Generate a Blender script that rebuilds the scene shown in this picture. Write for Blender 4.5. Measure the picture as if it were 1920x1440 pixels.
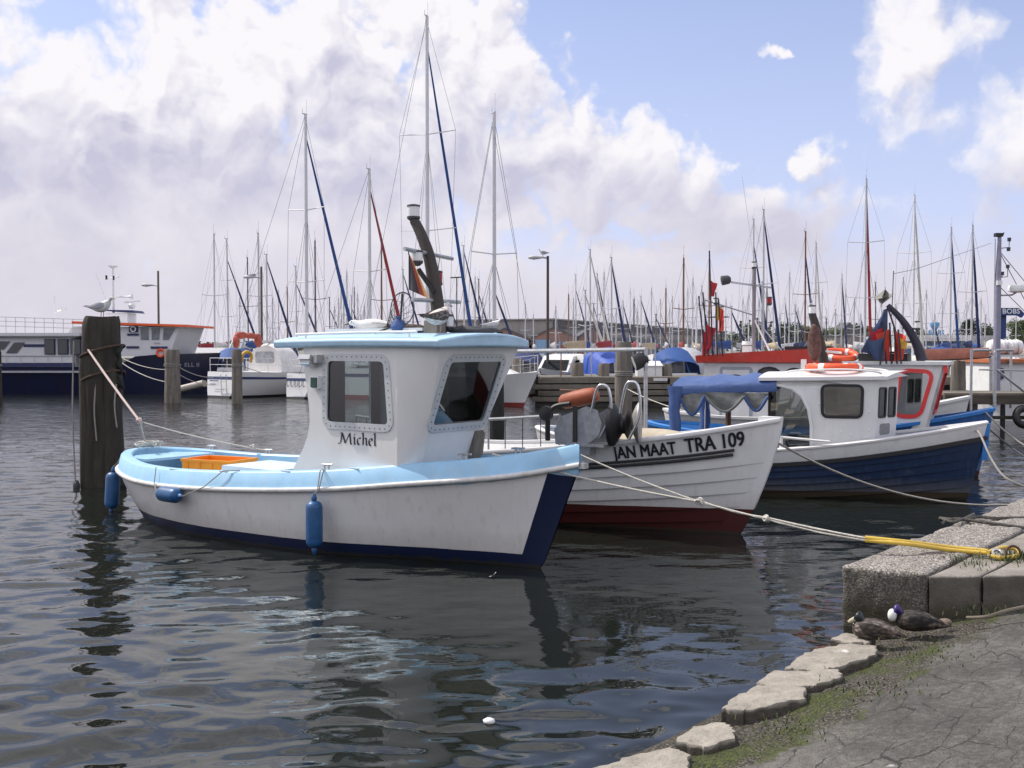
import bpy, bmesh, math, random
import numpy as np
from mathutils import Vector, Matrix, noise
from mathutils.geometry import tessellate_polygon
R = math.radians
S = bpy.context.scene
for o in list(bpy.data.objects):
    bpy.data.objects.remove(o)

# ------------------------------------------------------------------ camera
CAM_Z, FPX = 2.05, 2000.0
PITCH = math.atan(65 / FPX)
cd = bpy.data.cameras.new('camera')
cam = bpy.data.objects.new('camera', cd)
S.collection.objects.link(cam)
cam.location = (0, 0, CAM_Z)
cam.rotation_euler = (math.pi / 2 - PITCH, 0, 0)
cd.sensor_width = 36
cd.lens = 36 * FPX / 1920
cd.clip_start, cd.clip_end = 0.05, 6000
S.camera = cam
S.view_settings.view_transform = 'Standard'
S.view_settings.look = 'None'
S.view_settings.exposure = 0.0
S.view_settings.gamma = 1.0

# ------------------------------------------------------------------ sun
SUN = Vector((-0.560, 0.272, 0.783)).normalized()
sd = bpy.data.lights.new('sun', 'SUN')
sd.energy = 4.2
sd.angle = R(0.53)
sd.color = (1.0, 0.95, 0.88)
so = bpy.data.objects.new('sun', sd)
S.collection.objects.link(so)
so.rotation_euler = SUN.to_track_quat('Z', 'Y').to_euler()
so.location = (0, 0, 30)

# ------------------------------------------------------------------ world: nishita sky with cumulus
SKY_STRENGTH = 0.10
w = bpy.data.worlds.new('World')
S.world = w
w.use_nodes = True
nt = w.node_tree
nt.nodes.clear()
def nn(t, **kw):
    n = nt.nodes.new(t)
    for k, v in kw.items():
        setattr(n, k, v)
    return n
def setin(n, i, v):
    if isinstance(v, (int, float, tuple, list)):
        n.inputs[i].default_value = v
    else:
        nt.links.new(v, n.inputs[i])
def wm(op, a, b=None, c=None, clamp=False):
    n = nn('ShaderNodeMath', operation=op, use_clamp=clamp)
    setin(n, 0, a)
    if b is not None: setin(n, 1, b)
    if c is not None: setin(n, 2, c)
    return n.outputs[0]
def wv(op, a, b=None):
    n = nn('ShaderNodeVectorMath', operation=op)
    setin(n, 0, a)
    if b is not None: setin(n, 1, b)
    return n.outputs['Value'] if op == 'LENGTH' else n.outputs[0]
def wmix(f, a, b):
    n = nn('ShaderNodeMix', data_type='RGBA')
    setin(n, 0, f); setin(n, 6, a); setin(n, 7, b)
    return n.outputs[2]
def wstep(x, lo, hi):
    n = nn('ShaderNodeMapRange', interpolation_type='SMOOTHSTEP')
    setin(n, 0, x); setin(n, 1, lo); setin(n, 2, hi)
    n.inputs[3].default_value, n.inputs[4].default_value = 0, 1
    return n.outputs[0]
sky = nn('ShaderNodeTexSky', sky_type='NISHITA', sun_disc=False)
sky.sun_elevation = math.asin(SUN.z)
sky.sun_rotation = math.atan2(SUN.x, SUN.y)
sky.air_density, sky.dust_density, sky.ozone_density = 1.0, 0.8, 2.0
tc = nn('ShaderNodeTexCoord')
sp = nn('ShaderNodeSeparateXYZ')
nt.links.new(tc.outputs['Generated'], sp.inputs[0])
az = wm('ARCTAN2', sp.outputs[0], sp.outputs[1])
el = wm('ARCSINE', sp.outputs[2])
cb = nn('ShaderNodeCombineXYZ')
setin(cb, 0, az); setin(cb, 1, el)
P0 = cb.outputs[0]
# cumulus banks: (azimuth, elevation, half width, half height) in degrees, weight
BLOBS = [(-27, 10.5, 9, 8.6), (-16.8, 14.6, 6.0, 5.8), (-10.0, 15.0, 8.5, 7.0), (-5.6, 18.0, 7.0, 5.2), (-2.0, 15.2, 4.8, 5.6), (-17, 11.0, 11, 7.5),
         (-10, 8, 16, 9.0), (-24, 4.5, 14, 8.0), (1.6, 10.0, 6.4, 5.2), (5.0, 9.2, 5.0, 4.0), (9.2, 8.2, 4.2, 3.3), (14.0, 6.4, 7.0, 3.4),
         (20.0, 14.4, 4.2, 4.6), (13.8, 15.1, 1.2, 0.6), (25.6, 9.8, 4.2, 3.4), (15.4, 10.2, 1.8, 0.8),
         (0, 1.6, 22, 5.8), (28, 1.6, 22, 5.4), (-14, 6.5, 22, 8.6), (-20.5, 8.5, 14, 8.0), (-3.0, 11, 9, 7.5), (-24, 30, 24, 11), (-2, 31, 15, 7), (-45, 18, 16, 12)]
def nz(vec, scale, detail, rough, dim='3D'):
    n = nn('ShaderNodeTexNoise', noise_dimensions=dim)
    setin(n, 'Vector', vec)
    n.inputs['Scale'].default_value = scale
    n.inputs['Detail'].default_value = detail
    n.inputs['Roughness'].default_value = rough
    return n.outputs[0]
def vor(vec, scale, smooth=0.6):
    n = nn('ShaderNodeTexVoronoi', feature='SMOOTH_F1', voronoi_dimensions='2D')
    setin(n, 'Vector', vec)
    n.inputs['Scale'].default_value = scale
    n.inputs['Smoothness'].default_value = smooth
    n.inputs['Detail'].default_value = 2.0
    n.inputs['Roughness'].default_value = 0.55
    return n.outputs['Distance']
def density(P, fine):
    warp = nn('ShaderNodeTexNoise', noise_dimensions='2D')
    setin(warp, 'Vector', P)
    warp.inputs['Scale'].default_value = 14
    warp.inputs['Detail'].default_value = 5
    w2 = wv('SCALE', wv('SUBTRACT', warp.outputs['Color'], (0.5, 0.5, 0.5)))
    w2.node.inputs['Scale'].default_value = 0.10
    Pw = wv('ADD', P, w2)
    best = None
    for a, e, rx, ry in BLOBS:
        q = wv('MULTIPLY', wv('SUBTRACT', Pw, (R(a), R(e), 0)), (1 / R(rx), 1 / R(ry), 0))
        d = wm('SUBTRACT', 1.0, wv('LENGTH', q))
        best = d if best is None else wm('SMOOTH_MAX', best, d, 0.25)
    # elsewhere round the dome: scattered cumulus
    gen = wm('MULTIPLY_ADD', nz(tc.outputs['Generated'], 2.2, 3, 0.5), 4.0, -1.55)
    far = wstep(wm('ABSOLUTE', az), R(31), R(48))
    up = wstep(el, R(22), R(32))
    far = wm('MAXIMUM', far, up)
    best = wm('ADD', wm('MULTIPLY', best, wm('SUBTRACT', 1.0, far)), wm('MULTIPLY', gen, far))
    vb = wm('SUBTRACT', 0.42, vor(Pw, 21))
    if fine:
        fb = wm('SUBTRACT', nz(P, 17, 9, 0.58, '2D'), 0.5)
        return wm('MULTIPLY_ADD', vb, 0.50, wm('MULTIPLY_ADD', fb, 0.95, best))
    fb = wm('SUBTRACT', nz(P, 13, 4, 0.5, '2D'), 0.5)
    return wm('MULTIPLY_ADD', vb, 0.62, wm('MULTIPLY_ADD', fb, 0.75, best))
D0 = density(P0, True)
S0 = density(P0, False)
S1 = density(wv('ADD', P0, (-0.010, 0.017, 0)), False)
far_fac = wstep(wm('ABSOLUTE', az), R(38), R(75))
D0 = wm('MULTIPLY', D0, wm('MULTIPLY_ADD', wstep(az, R(11), R(17)), -0.45, 1.0))
mask = wstep(D0, -0.04, 0.36)
mask = wm('MAXIMUM', mask, wm('MULTIPLY', wstep(el, R(7.0), R(3.0)), 0.92))
slope = wm('SUBTRACT', S0, S1)
deep = wstep(S0, 0.1, 1.0)
big = nz(P0, 5.5, 3, 0.5, '2D')
hi = wstep(el, R(2), R(16))
gain = wm('MULTIPLY_ADD', hi, 1.0, 0.35)
lite = wm('MULTIPLY_ADD', wm('MULTIPLY', slope, gain), 1.05, 0.86)
lite = wm('MULTIPLY_ADD', wm('SUBTRACT', big, 0.5), 1.1, lite)
lite = wm('MULTIPLY_ADD', deep, -0.36, lite)
bc = wm('MULTIPLY_ADD', wstep(az, R(-2), R(15)), R(-3.6), R(9.6))
band = wm('SUBTRACT', 1.0, wm('ABSOLUTE', wm('DIVIDE', wm('SUBTRACT', el, bc), R(4.2))), clamp=True)
bn = nz(P0, 5.0, 4, 0.5, '2D')
bn = wstep(bn, 0.32, 0.66)
lite = wm('MULTIPLY_ADD', wm('MULTIPLY', wstep(band, 0, 0.9), wm('MULTIPLY_ADD', bn, 0.75, 0.25)), -0.60, lite)
lite = wm('MULTIPLY_ADD', hi, 0.26, wm('SUBTRACT', lite, 0.12), clamp=True)
K = 1 / SKY_STRENGTH
ccol = wmix(lite, (0.585 * K, 0.575 * K, 0.72 * K, 1), (0.97 * K, 0.945 * K, 0.98 * K, 1))
haze_l = wstep(el, R(10), R(2))
ccol = wmix(wm('MULTIPLY', haze_l, 0.75), ccol, (0.70 * K, 0.665 * K, 0.755 * K, 1))
skyc = nn('ShaderNodeMix', data_type='RGBA', blend_type='MULTIPLY')
skyc.inputs[0].default_value = 1.0
nt.links.new(sky.outputs[0], skyc.inputs[6])
skyc.inputs[7].default_value = (1.75, 1.55, 1.62, 1)
# thin veil that whitens the blue toward the horizon
veil = wm('MULTIPLY_ADD', wstep(el, R(22), R(2)), 0.42, 0.24)
blue = wmix(veil, skyc.outputs[2], (0.64 * K, 0.69 * K, 1.0 * K, 1))
# unseen clouds beside and behind the viewer, brightened to fill the shaded sides
lit = wm('MULTIPLY_ADD', far_fac, 0.42, 1.0)
cb2 = wv('SCALE', ccol); setin(cb2.node, 'Scale', lit)
final = wmix(mask, blue, cb2)
bg = nn('ShaderNodeBackground')
nt.links.new(final, bg.inputs[0])
bg.inputs[1].default_value = SKY_STRENGTH
wo = nn('ShaderNodeOutputWorld')
nt.links.new(bg.outputs[0], wo.inputs[0])
w.cycles.sampling_method = 'MANUAL'
w.cycles.sample_map_resolution = 512
S.cycles.max_bounces = 6
S.cycles.transparent_max_bounces = 12
S.cycles.caustics_reflective = False
S.cycles.caustics_refractive = False
S.cycles.use_denoising = True

# ------------------------------------------------------------------ helpers
C_, S_ = math.cos(PITCH), math.sin(PITCH)
def ray(px, py):
    x, y = (px - 960) / FPX, (720 - py) / FPX
    return Vector((x, C_ + y * S_, -S_ + y * C_))
def P(px, py, Y):                    # point seen at a photo pixel, at depth Y
    r = ray(px, py)
    return Vector((0, 0, CAM_Z)) + r * (Y / r.y)
def G(px, py, z=0.0):                # point seen at a photo pixel, on height z
    r = ray(px, py)
    return Vector((0, 0, CAM_Z)) + r * ((z - CAM_Z) / r.z)

_m = {}
def mat(name, col, rough=0.5, metal=0.0, var=0.12, scale=5.0, bump=0.0, bscale=40.0, spec=0.5, stretch=(1, 1, 1), dirt=None, dirt_amt=0.5, emit=None):
    if name in _m: return _m[name]
    m = bpy.data.materials.new(name); _m[name] = m
    m.use_nodes = True
    t = m.node_tree; b = t.nodes['Principled BSDF']
    b.inputs['Roughness'].default_value = rough
    b.inputs['Metallic'].default_value = metal
    b.inputs['Specular IOR Level'].default_value = spec
    tcn = t.nodes.new('ShaderNodeTexCoord')
    mp = t.nodes.new('ShaderNodeMapping'); mp.inputs['Scale'].default_value = stretch
    t.links.new(tcn.outputs['Object'], mp.inputs[0])
    n = t.nodes.new('ShaderNodeTexNoise'); n.inputs['Scale'].default_value = scale; n.inputs['Detail'].default_value = 6; n.inputs['Roughness'].default_value = 0.6
    t.links.new(mp.outputs[0], n.inputs['Vector'])
    cr = t.nodes.new('ShaderNodeValToRGB')
    cr.color_ramp.elements[0].position, cr.color_ramp.elements[1].position = 0.3, 0.7
    cr.color_ramp.elements[0].color = [c * (1 - var) for c in col] + [1]
    cr.color_ramp.elements[1].color = [min(1, c * (1 + var)) for c in col] + [1]
    t.links.new(n.outputs[0], cr.inputs[0])
    out = cr.outputs[0]
    if dirt is not None:
        n2 = t.nodes.new('ShaderNodeTexNoise'); n2.inputs['Scale'].default_value = scale * 0.7; n2.inputs['Detail'].default_value = 9; n2.inputs['Roughness'].default_value = 0.7
        mp2 = t.nodes.new('ShaderNodeMapping'); mp2.inputs['Scale'].default_value = (1.6, 1.6, 0.45); mp2.inputs['Location'].default_value = (3.1, 7.7, 1.3)
        t.links.new(tcn.outputs['Object'], mp2.inputs[0]); t.links.new(mp2.outputs[0], n2.inputs['Vector'])
        c2 = t.nodes.new('ShaderNodeValToRGB'); c2.color_ramp.elements[0].position, c2.color_ramp.elements[1].position = 0.5, 0.78
        c2.color_ramp.elements[0].color = (0, 0, 0, 1); c2.color_ramp.elements[1].color = (dirt_amt, dirt_amt, dirt_amt, 1)
        t.links.new(n2.outputs[0], c2.inputs[0])
        mx = t.nodes.new('ShaderNodeMix'); mx.data_type = 'RGBA'
        t.links.new(c2.outputs[0], mx.inputs[0]); t.links.new(out, mx.inputs[6]); mx.inputs[7].default_value = tuple(dirt) + (1,)
        out = mx.outputs[2]
    t.links.new(out, b.inputs['Base Color'])
    if bump:
        n3 = t.nodes.new('ShaderNodeTexNoise'); n3.inputs['Scale'].default_value = bscale; n3.inputs['Detail'].default_value = 5
        t.links.new(mp.outputs[0], n3.inputs['Vector'])
        bp = t.nodes.new('ShaderNodeBump'); bp.inputs['Strength'].default_value = bump; bp.inputs['Distance'].default_value = 0.02
        t.links.new(n3.outputs[0], bp.inputs['Height']); t.links.new(bp.outputs[0], b.inputs['Normal'])
    if emit:
        b.inputs['Emission Color'].default_value = tuple(col) + (1,); b.inputs['Emission Strength'].default_value = emit
    return m
def tmix(t, f, a, b):
    n = t.nodes.new('ShaderNodeMix'); n.data_type = 'RGBA'
    for i, v in ((0, f), (6, a), (7, b)):
        if isinstance(v, (int, float, tuple)): n.inputs[i].default_value = v
        else: t.links.new(v, n.inputs[i])
    return n.outputs[2]
def tmath(t, op, a, b=None, c=None, clamp=False):
    n = t.nodes.new('ShaderNodeMath'); n.operation = op; n.use_clamp = clamp
    for i, v in ((0, a), (1, b), (2, c)):
        if v is None: continue
        if isinstance(v, (int, float)): n.inputs[i].default_value = v
        else: t.links.new(v, n.inputs[i])
    return n.outputs[0]
def tramp(t, x, stops):
    n = t.nodes.new('ShaderNodeValToRGB'); e = n.color_ramp.elements
    while len(e) < len(stops): e.new(0.5)
    for el_, (p, c) in zip(e, stops):
        el_.position = p; el_.color = tuple(c) + (1,) if len(c) == 3 else c
    t.links.new(x, n.inputs[0]); return n.outputs[0]
def tnoise(t, vec, scale, detail=5, rough=0.6):
    n = t.nodes.new('ShaderNodeTexNoise'); n.inputs['Scale'].default_value = scale; n.inputs['Detail'].default_value = detail; n.inputs['Roughness'].default_value = rough
    t.links.new(vec, n.inputs['Vector']); return n.outputs[0]
def glass(name, tint=(0.5, 0.55, 0.55), amt=0.35):
    if name in _m: return _m[name]
    m = bpy.data.materials.new(name); _m[name] = m; m.use_nodes = True
    t = m.node_tree; t.nodes.clear()
    o = t.nodes.new('ShaderNodeOutputMaterial'); tr = t.nodes.new('ShaderNodeBsdfTransparent'); gl = t.nodes.new('ShaderNodeBsdfGlossy')
    tr.inputs[0].default_value = tuple(tint) + (1,); gl.inputs['Roughness'].default_value = 0.03
    fr = t.nodes.new('ShaderNodeFresnel'); fr.inputs[0].default_value = 1.5
    mu = tmath(t, 'MULTIPLY_ADD', fr.outputs[0], 0.9, amt * 0.1)
    mx = t.nodes.new('ShaderNodeMixShader')
    t.links.new(mu, mx.inputs[0]); t.links.new(tr.outputs[0], mx.inputs[1]); t.links.new(gl.outputs[0], mx.inputs[2]); t.links.new(mx.outputs[0], o.inputs[0])
    return m

class MB:
    """collects shapes into one mesh"""
    def __init__(s): s.v, s.f, s.mi, s.m = [], [], [], 0
    def use(s, i): s.m = i; return s
    def add(s, vs, fs):
        k = len(s.v); s.v.extend([tuple(v) for v in vs])
        for f in fs: s.f.append(tuple(i + k for i in f)); s.mi.append(s.m)
        return s
    def box(s, c, d, rot=None, taper=1.0):
        c = Vector(c); hx, hy, hz = d[0] / 2, d[1] / 2, d[2] / 2
        vs = [Vector((x * (taper if z > 0 else 1), y * (taper if z > 0 else 1), z)) for z in (-hz, hz) for x, y in ((-hx, -hy), (hx, -hy), (hx, hy), (-hx, hy))]
        if rot is not None:
            M = rot if isinstance(rot, Matrix) else Matrix.Rotation(rot, 3, 'Z')
            vs = [M @ v for v in vs]
        return s.add([c + v for v in vs], [(3, 2, 1, 0), (4, 5, 6, 7), (0, 1, 5, 4), (1, 2, 6, 5), (2, 3, 7, 6), (3, 0, 4, 7)])
    def beam(s, a, b, w_, h_):
        a, b = Vector(a), Vector(b); d = b - a; q = d.to_track_quat('X', 'Z').to_matrix()
        return s.box((a + b) / 2, (d.length, w_, h_), q)
    def tube(s, pts, r, n=6, cap=True):
        pts = [Vector(p) for p in pts]; rr = r if isinstance(r, (list, tuple)) else [r] * len(pts)
        vs, fs = [], []; up = None
        for i, p in enumerate(pts):
            d = (pts[min(i + 1, len(pts) - 1)] - pts[max(i - 1, 0)])
            if d.length < 1e-9: d = Vector((0, 0, 1))
            d.normalize()
            if up is None: up = d.orthogonal().normalized()
            else:
                up = up - d * up.dot(d)
                up = up.normalized() if up.length > 1e-6 else d.orthogonal().normalized()
            sd_ = d.cross(up)
            for k in range(n):
                a = 2 * math.pi * k / n
                vs.append(p + (up * math.cos(a) + sd_ * math.sin(a)) * rr[i])
        for i in range(len(pts) - 1):
            for k in range(n):
                k2 = (k + 1) % n
                fs.append((i * n + k, i * n + k2, (i + 1) * n + k2, (i + 1) * n + k))
        if cap:
            fs.append(tuple(reversed(range(n)))); fs.append(tuple((len(pts) - 1) * n + k for k in range(n)))
        return s.add(vs, fs)
    def lathe(s, prof, n=16, c=(0, 0, 0), M=None):     # prof: (r,z)
        c = Vector(c); vs, fs = [], []
        for r, z in prof:
            for k in range(n):
                a = 2 * math.pi * k / n; v = Vector((r * math.cos(a), r * math.sin(a), z))
                vs.append(c + (M @ v if M else v))
        for i in range(len(prof) - 1):
            for k in range(n):
                k2 = (k + 1) % n; fs.append((i * n + k, i * n + k2, (i + 1) * n + k2, (i + 1) * n + k))
        fs.append(tuple(reversed(range(n)))); fs.append(tuple((len(prof) - 1) * n + k for k in range(n)))
        return s.add(vs, fs)
    def ell(s, c, r, n=10, M=None):
        prof = [(math.sin(math.pi * i / n) + 1e-4, -math.cos(math.pi * i / n)) for i in range(n + 1)]
        D = Matrix.Diagonal(Vector(r)); return s.lathe(prof, n + 4, c, (M @ D) if M else D)
    def prism(s, poly, z0, z1):                        # poly of (x,y)
        n = len(poly); vs = [(x, y, z0) for x, y in poly] + [(x, y, z1) for x, y in poly]
        return s.add(vs, [tuple(reversed(range(n))), tuple(range(n, 2 * n))] + [(i, (i + 1) % n, n + (i + 1) % n, n + i) for i in range(n)])
    def loft(s, rings, closed=True, caps=True):
        n = len(rings[0]); vs = [v for r in rings for v in r]; fs = []
        for i in range(len(rings) - 1):
            for k in range(n if closed else n - 1):
                k2 = (k + 1) % n; fs.append((i * n + k, i * n + k2, (i + 1) * n + k2, (i + 1) * n + k))
        if caps: fs.append(tuple(reversed(range(n)))); fs.append(tuple((len(rings) - 1) * n + k for k in range(n)))
        return s.add(vs, fs)
    def panel(s, loops, fn, th, inner=None):
        """flat panel with holes: loops of (u,v); fn(u,v,w)->xyz; th thickness along w"""
        flat = [p for lp in loops for p in lp]
        tri = tessellate_polygon([[Vector((u, v, 0)) for u, v in lp] for lp in loops])
        n = len(flat); m0 = s.m
        s.add([fn(u, v, 0) for u, v in flat], [tuple(t) for t in tri])
        if inner is not None: s.m = inner
        s.add([fn(u, v, -th) for u, v in flat], [tuple(reversed(t)) for t in tri])
        s.m = m0; k = 0
        for lp in loops:
            q = len(lp)
            vs = [fn(u, v, 0) for u, v in lp] + [fn(u, v, -th) for u, v in lp]
            s.add(vs, [(i, (i + 1) % q, q + (i + 1) % q, q + i) for i in range(q)])
        return s
    def build(s, name, mats, parent=None, smooth=35, recalc=True):
        me = bpy.data.meshes.new(name); me.from_pydata(s.v, [], s.f)
        if not isinstance(mats, (list, tuple)): mats = [mats]
        for m in mats: me.materials.append(m)
        if len(mats) > 1: me.polygons.foreach_set('material_index', s.mi)
        if recalc:
            bm = bmesh.new(); bm.from_mesh(me); bmesh.ops.recalc_face_normals(bm, faces=bm.faces); bm.to_mesh(me); bm.free()
        if smooth:
            me.polygons.foreach_set('use_smooth', [True] * len(me.polygons)); me.set_sharp_from_angle(angle=R(smooth))
        me.update()
        o = bpy.data.objects.new(name, me); S.collection.objects.link(o)
        if parent is not None: o.parent = parent
        return o
def tag(o, label=None, cat=None, group=None, kind=None):
    if label: o['label'] = label
    if cat: o['category'] = cat
    if group: o['group'] = group
    if kind: o['kind'] = kind
    return o
def thing(name, label, cat, loc=(0, 0, 0), rz=0.0, group=None):
    o = bpy.data.objects.new(name, None); S.collection.objects.link(o)
    o.location = loc; o.rotation_euler = (0, 0, rz); o.empty_display_size = 0.2
    return tag(o, label, cat, group)
def rrect(x0, y0, x1, y1, r, n=4):
    out = []
    for cx, cy, a0 in ((x1 - r, y1 - r, 0), (x0 + r, y1 - r, 90), (x0 + r, y0 + r, 180), (x1 - r, y0 + r, 270)):
        for i in range(n + 1):
            a = R(a0 + 90 * i / n); out.append((cx + r * math.cos(a), cy + r * math.sin(a)))
    return out
def rquad(q, r, n=4):
    """quad (4 pts 2d, ccw) with rounded corners"""
    q = [Vector(p) for p in q]; out = []
    for i in range(4):
        p, a, b = q[i], q[i - 1], q[(i + 1) % 4]
        da, db = (a - p).normalized() * r, (b - p).normalized() * r
        for k in range(n + 1):
            t_ = k / n; out.append(tuple((p + da) * (1 - t_) ** 2 + p * 2 * t_ * (1 - t_) + (p + db) * t_ ** 2))
    return out
def interp(tab, x):
    for (x0, y0), (x1, y1) in zip(tab, tab[1:]):
        if x <= x1:
            f = max(0, min(1, (x - x0) / (x1 - x0))); return y0 + (y1 - y0) * f
    return tab[-1][1]
def smooth_tab(tab):
    """monotone-ish cubic through a table"""
    xs = [a for a, _ in tab]; ys = [b for _, b in tab]; n = len(xs)
    ms = [0] * n
    for i in range(n):
        if i == 0: ms[i] = (ys[1] - ys[0]) / (xs[1] - xs[0])
        elif i == n - 1: ms[i] = (ys[-1] - ys[-2]) / (xs[-1] - xs[-2])
        else: ms[i] = (ys[i + 1] - ys[i - 1]) / (xs[i + 1] - xs[i - 1])
    def f(x):
        x = max(xs[0], min(xs[-1], x)); i = 0
        while i < n - 2 and x > xs[i + 1]: i += 1
        h = xs[i + 1] - xs[i]; t_ = (x - xs[i]) / h
        return ((2 * t_ ** 3 - 3 * t_ ** 2 + 1) * ys[i] + (t_ ** 3 - 2 * t_ ** 2 + t_) * h * ms[i] + (-2 * t_ ** 3 + 3 * t_ ** 2) * ys[i + 1] + (t_ ** 3 - t_ ** 2) * h * ms[i + 1])
    return f
def spline(pts, n=8):
    pts = [Vector(p) for p in pts]; out = []
    for i in range(len(pts) - 1):
        p0, p1, p2, p3 = pts[max(i - 1, 0)], pts[i], pts[i + 1], pts[min(i + 2, len(pts) - 1)]
        for k in range(n):
            t_ = k / n
            out.append(0.5 * ((2 * p1) + (p2 - p0) * t_ + (2 * p0 - 5 * p1 + 4 * p2 - p3) * t_ ** 2 + (3 * p1 - p0 - 3 * p2 + p3) * t_ ** 3))
    out.append(pts[-1]); return out
def sag(a, b, s, n=14):
    a, b = Vector(a), Vector(b); return [a.lerp(b, i / n) - Vector((0, 0, 4 * s * (i / n) * (1 - i / n))) for i in range(n + 1)]
def copy_tree(o, parent=None):
    c = o.copy(); S.collection.objects.link(c)
    if parent is not None: c.parent = parent
    for ch in o.children: copy_tree(ch, c)
    return c
_tc = {}
def text_tris(s, size=1.0, bold=0.0, cut=0.0):
    """outline text as flat triangles: verts (x,y), faces"""
    cu = bpy.data.curves.new('lettering', 'FONT'); cu.body = s; cu.size = size; cu.offset = bold; cu.resolution_u = 4
    ob = bpy.data.objects.new('lettering', cu); S.collection.objects.link(ob)
    bpy.context.view_layer.update()
    dg = bpy.context.evaluated_depsgraph_get(); me = ob.evaluated_get(dg).to_mesh()
    if cut:
        bm = bmesh.new(); bm.from_mesh(me)
        xs = [v.co.x for v in bm.verts]; ysb = [v.co.y for v in bm.verts]
        for ax, lo, hi, st in ((0, min(xs), max(xs), cut), (1, min(ysb), max(ysb), cut * 2)):
            q = lo + st
            while q < hi:
                co = [0, 0, 0]; co[ax] = q; no = [0, 0, 0]; no[ax] = 1
                bmesh.ops.bisect_plane(bm, geom=bm.verts[:] + bm.edges[:] + bm.faces[:], plane_co=co, plane_no=no, dist=1e-6); q += st
        bm.to_mesh(me); bm.free()
    vs = [(v.co.x, v.co.y) for v in me.vertices]; fs = [tuple(p.vertices) for p in me.polygons]
    ob.evaluated_get(dg).to_mesh_clear(); bpy.data.objects.remove(ob); bpy.data.curves.remove(cu)
    return vs, fs
# ------------------------------------------------------------------ shared materials
WHITE = mat('white gelcoat', (0.74, 0.73, 0.71), 0.32, var=0.04, scale=3, dirt=(0.45, 0.42, 0.36), dirt_amt=0.22)
WHITE2 = mat('white paint weathered', (0.70, 0.70, 0.68), 0.45, var=0.06, scale=5, dirt=(0.38, 0.35, 0.3), dirt_amt=0.35)
LBLUE = mat('light blue paint', (0.30, 0.53, 0.72), 0.42, var=0.10, scale=4, dirt=(0.46, 0.55, 0.60), dirt_amt=0.55)
RBLUE = mat('roof blue paint', (0.40, 0.58, 0.71), 0.5, var=0.1, scale=6, bump=0.12, bscale=25, dirt=(0.4, 0.55, 0.62), dirt_amt=0.4)
RUB = mat('grey white rubber', (0.62, 0.61, 0.58), 0.5, var=0.15, scale=12, dirt=(0.2, 0.18, 0.15), dirt_amt=0.5)
BLACK = mat('black rubber', (0.015, 0.015, 0.016), 0.55)
DARK = mat('dark grey paint', (0.05, 0.05, 0.055), 0.6)
GALV = mat('galvanised steel', (0.42, 0.43, 0.44), 0.42, metal=0.75, var=0.2, scale=14)
STEEL = mat('polished steel', (0.62, 0.62, 0.62), 0.25, metal=0.9, var=0.1)
ALU = mat('anodised mast alloy', (0.56, 0.56, 0.57), 0.45, metal=0.3, var=0.06)
ROPE = mat('off white rope', (0.58, 0.55, 0.48), 0.8, var=0.25, scale=60, bump=0.6, bscale=120)
ROPE2 = mat('grey weathered rope', (0.30, 0.28, 0.25), 0.85, var=0.3, scale=60, bump=0.6, bscale=120)
WIRE = mat('rigging wire', (0.16, 0.16, 0.18), 0.5, metal=0.4)
BLUEF = mat('blue fender vinyl', (0.014, 0.085, 0.22), 0.4, var=0.2, scale=9, dirt=(0.10, 0.15, 0.2), dirt_amt=0.6)
WOODG = mat('weathered grey timber', (0.20, 0.175, 0.145), 0.85, var=0.35, scale=8, bump=0.5, bscale=30, stretch=(1, 1, 0.15), dirt=(0.07, 0.075, 0.04), dirt_amt=0.8)
WOODB = mat('brown varnished spar', (0.16, 0.075, 0.035), 0.5, var=0.2, scale=10, stretch=(1, 1, 0.1))
WOODD = mat('grey brown mast timber', (0.050, 0.041, 0.035), 0.75, var=0.3, scale=14, stretch=(1, 1, 0.12), bump=0.3)
REDP = mat('red paint', (0.62, 0.06, 0.035), 0.42, var=0.1, scale=5, dirt=(0.5, 0.2, 0.15), dirt_amt=0.4)
ORANGE = mat('orange plastic', (0.85, 0.30, 0.015), 0.45, var=0.08, scale=9)
ORED = mat('lifebuoy orange', (0.80, 0.10, 0.03), 0.5, var=0.08)
YELLOW = mat('yellow hose', (0.60, 0.41, 0.06), 0.45, var=0.12, scale=15, dirt=(0.4, 0.3, 0.08), dirt_amt=0.5)
CANB = mat('blue canvas', (0.05, 0.10, 0.26), 0.5, var=0.12, scale=7, bump=0.4, bscale=9)
GLASS = glass('window glass')
GLASSD = glass('dark window glass', (0.25, 0.28, 0.28), 0.6)
DGL = mat('dark glazing', (0.02, 0.025, 0.03), 0.08, var=0.3, spec=0.6)
WGLOW = mat('white plastic', (0.78, 0.78, 0.76), 0.35, var=0.04)
INK = mat('black lettering', (0.02, 0.02, 0.03), 0.5)

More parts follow.
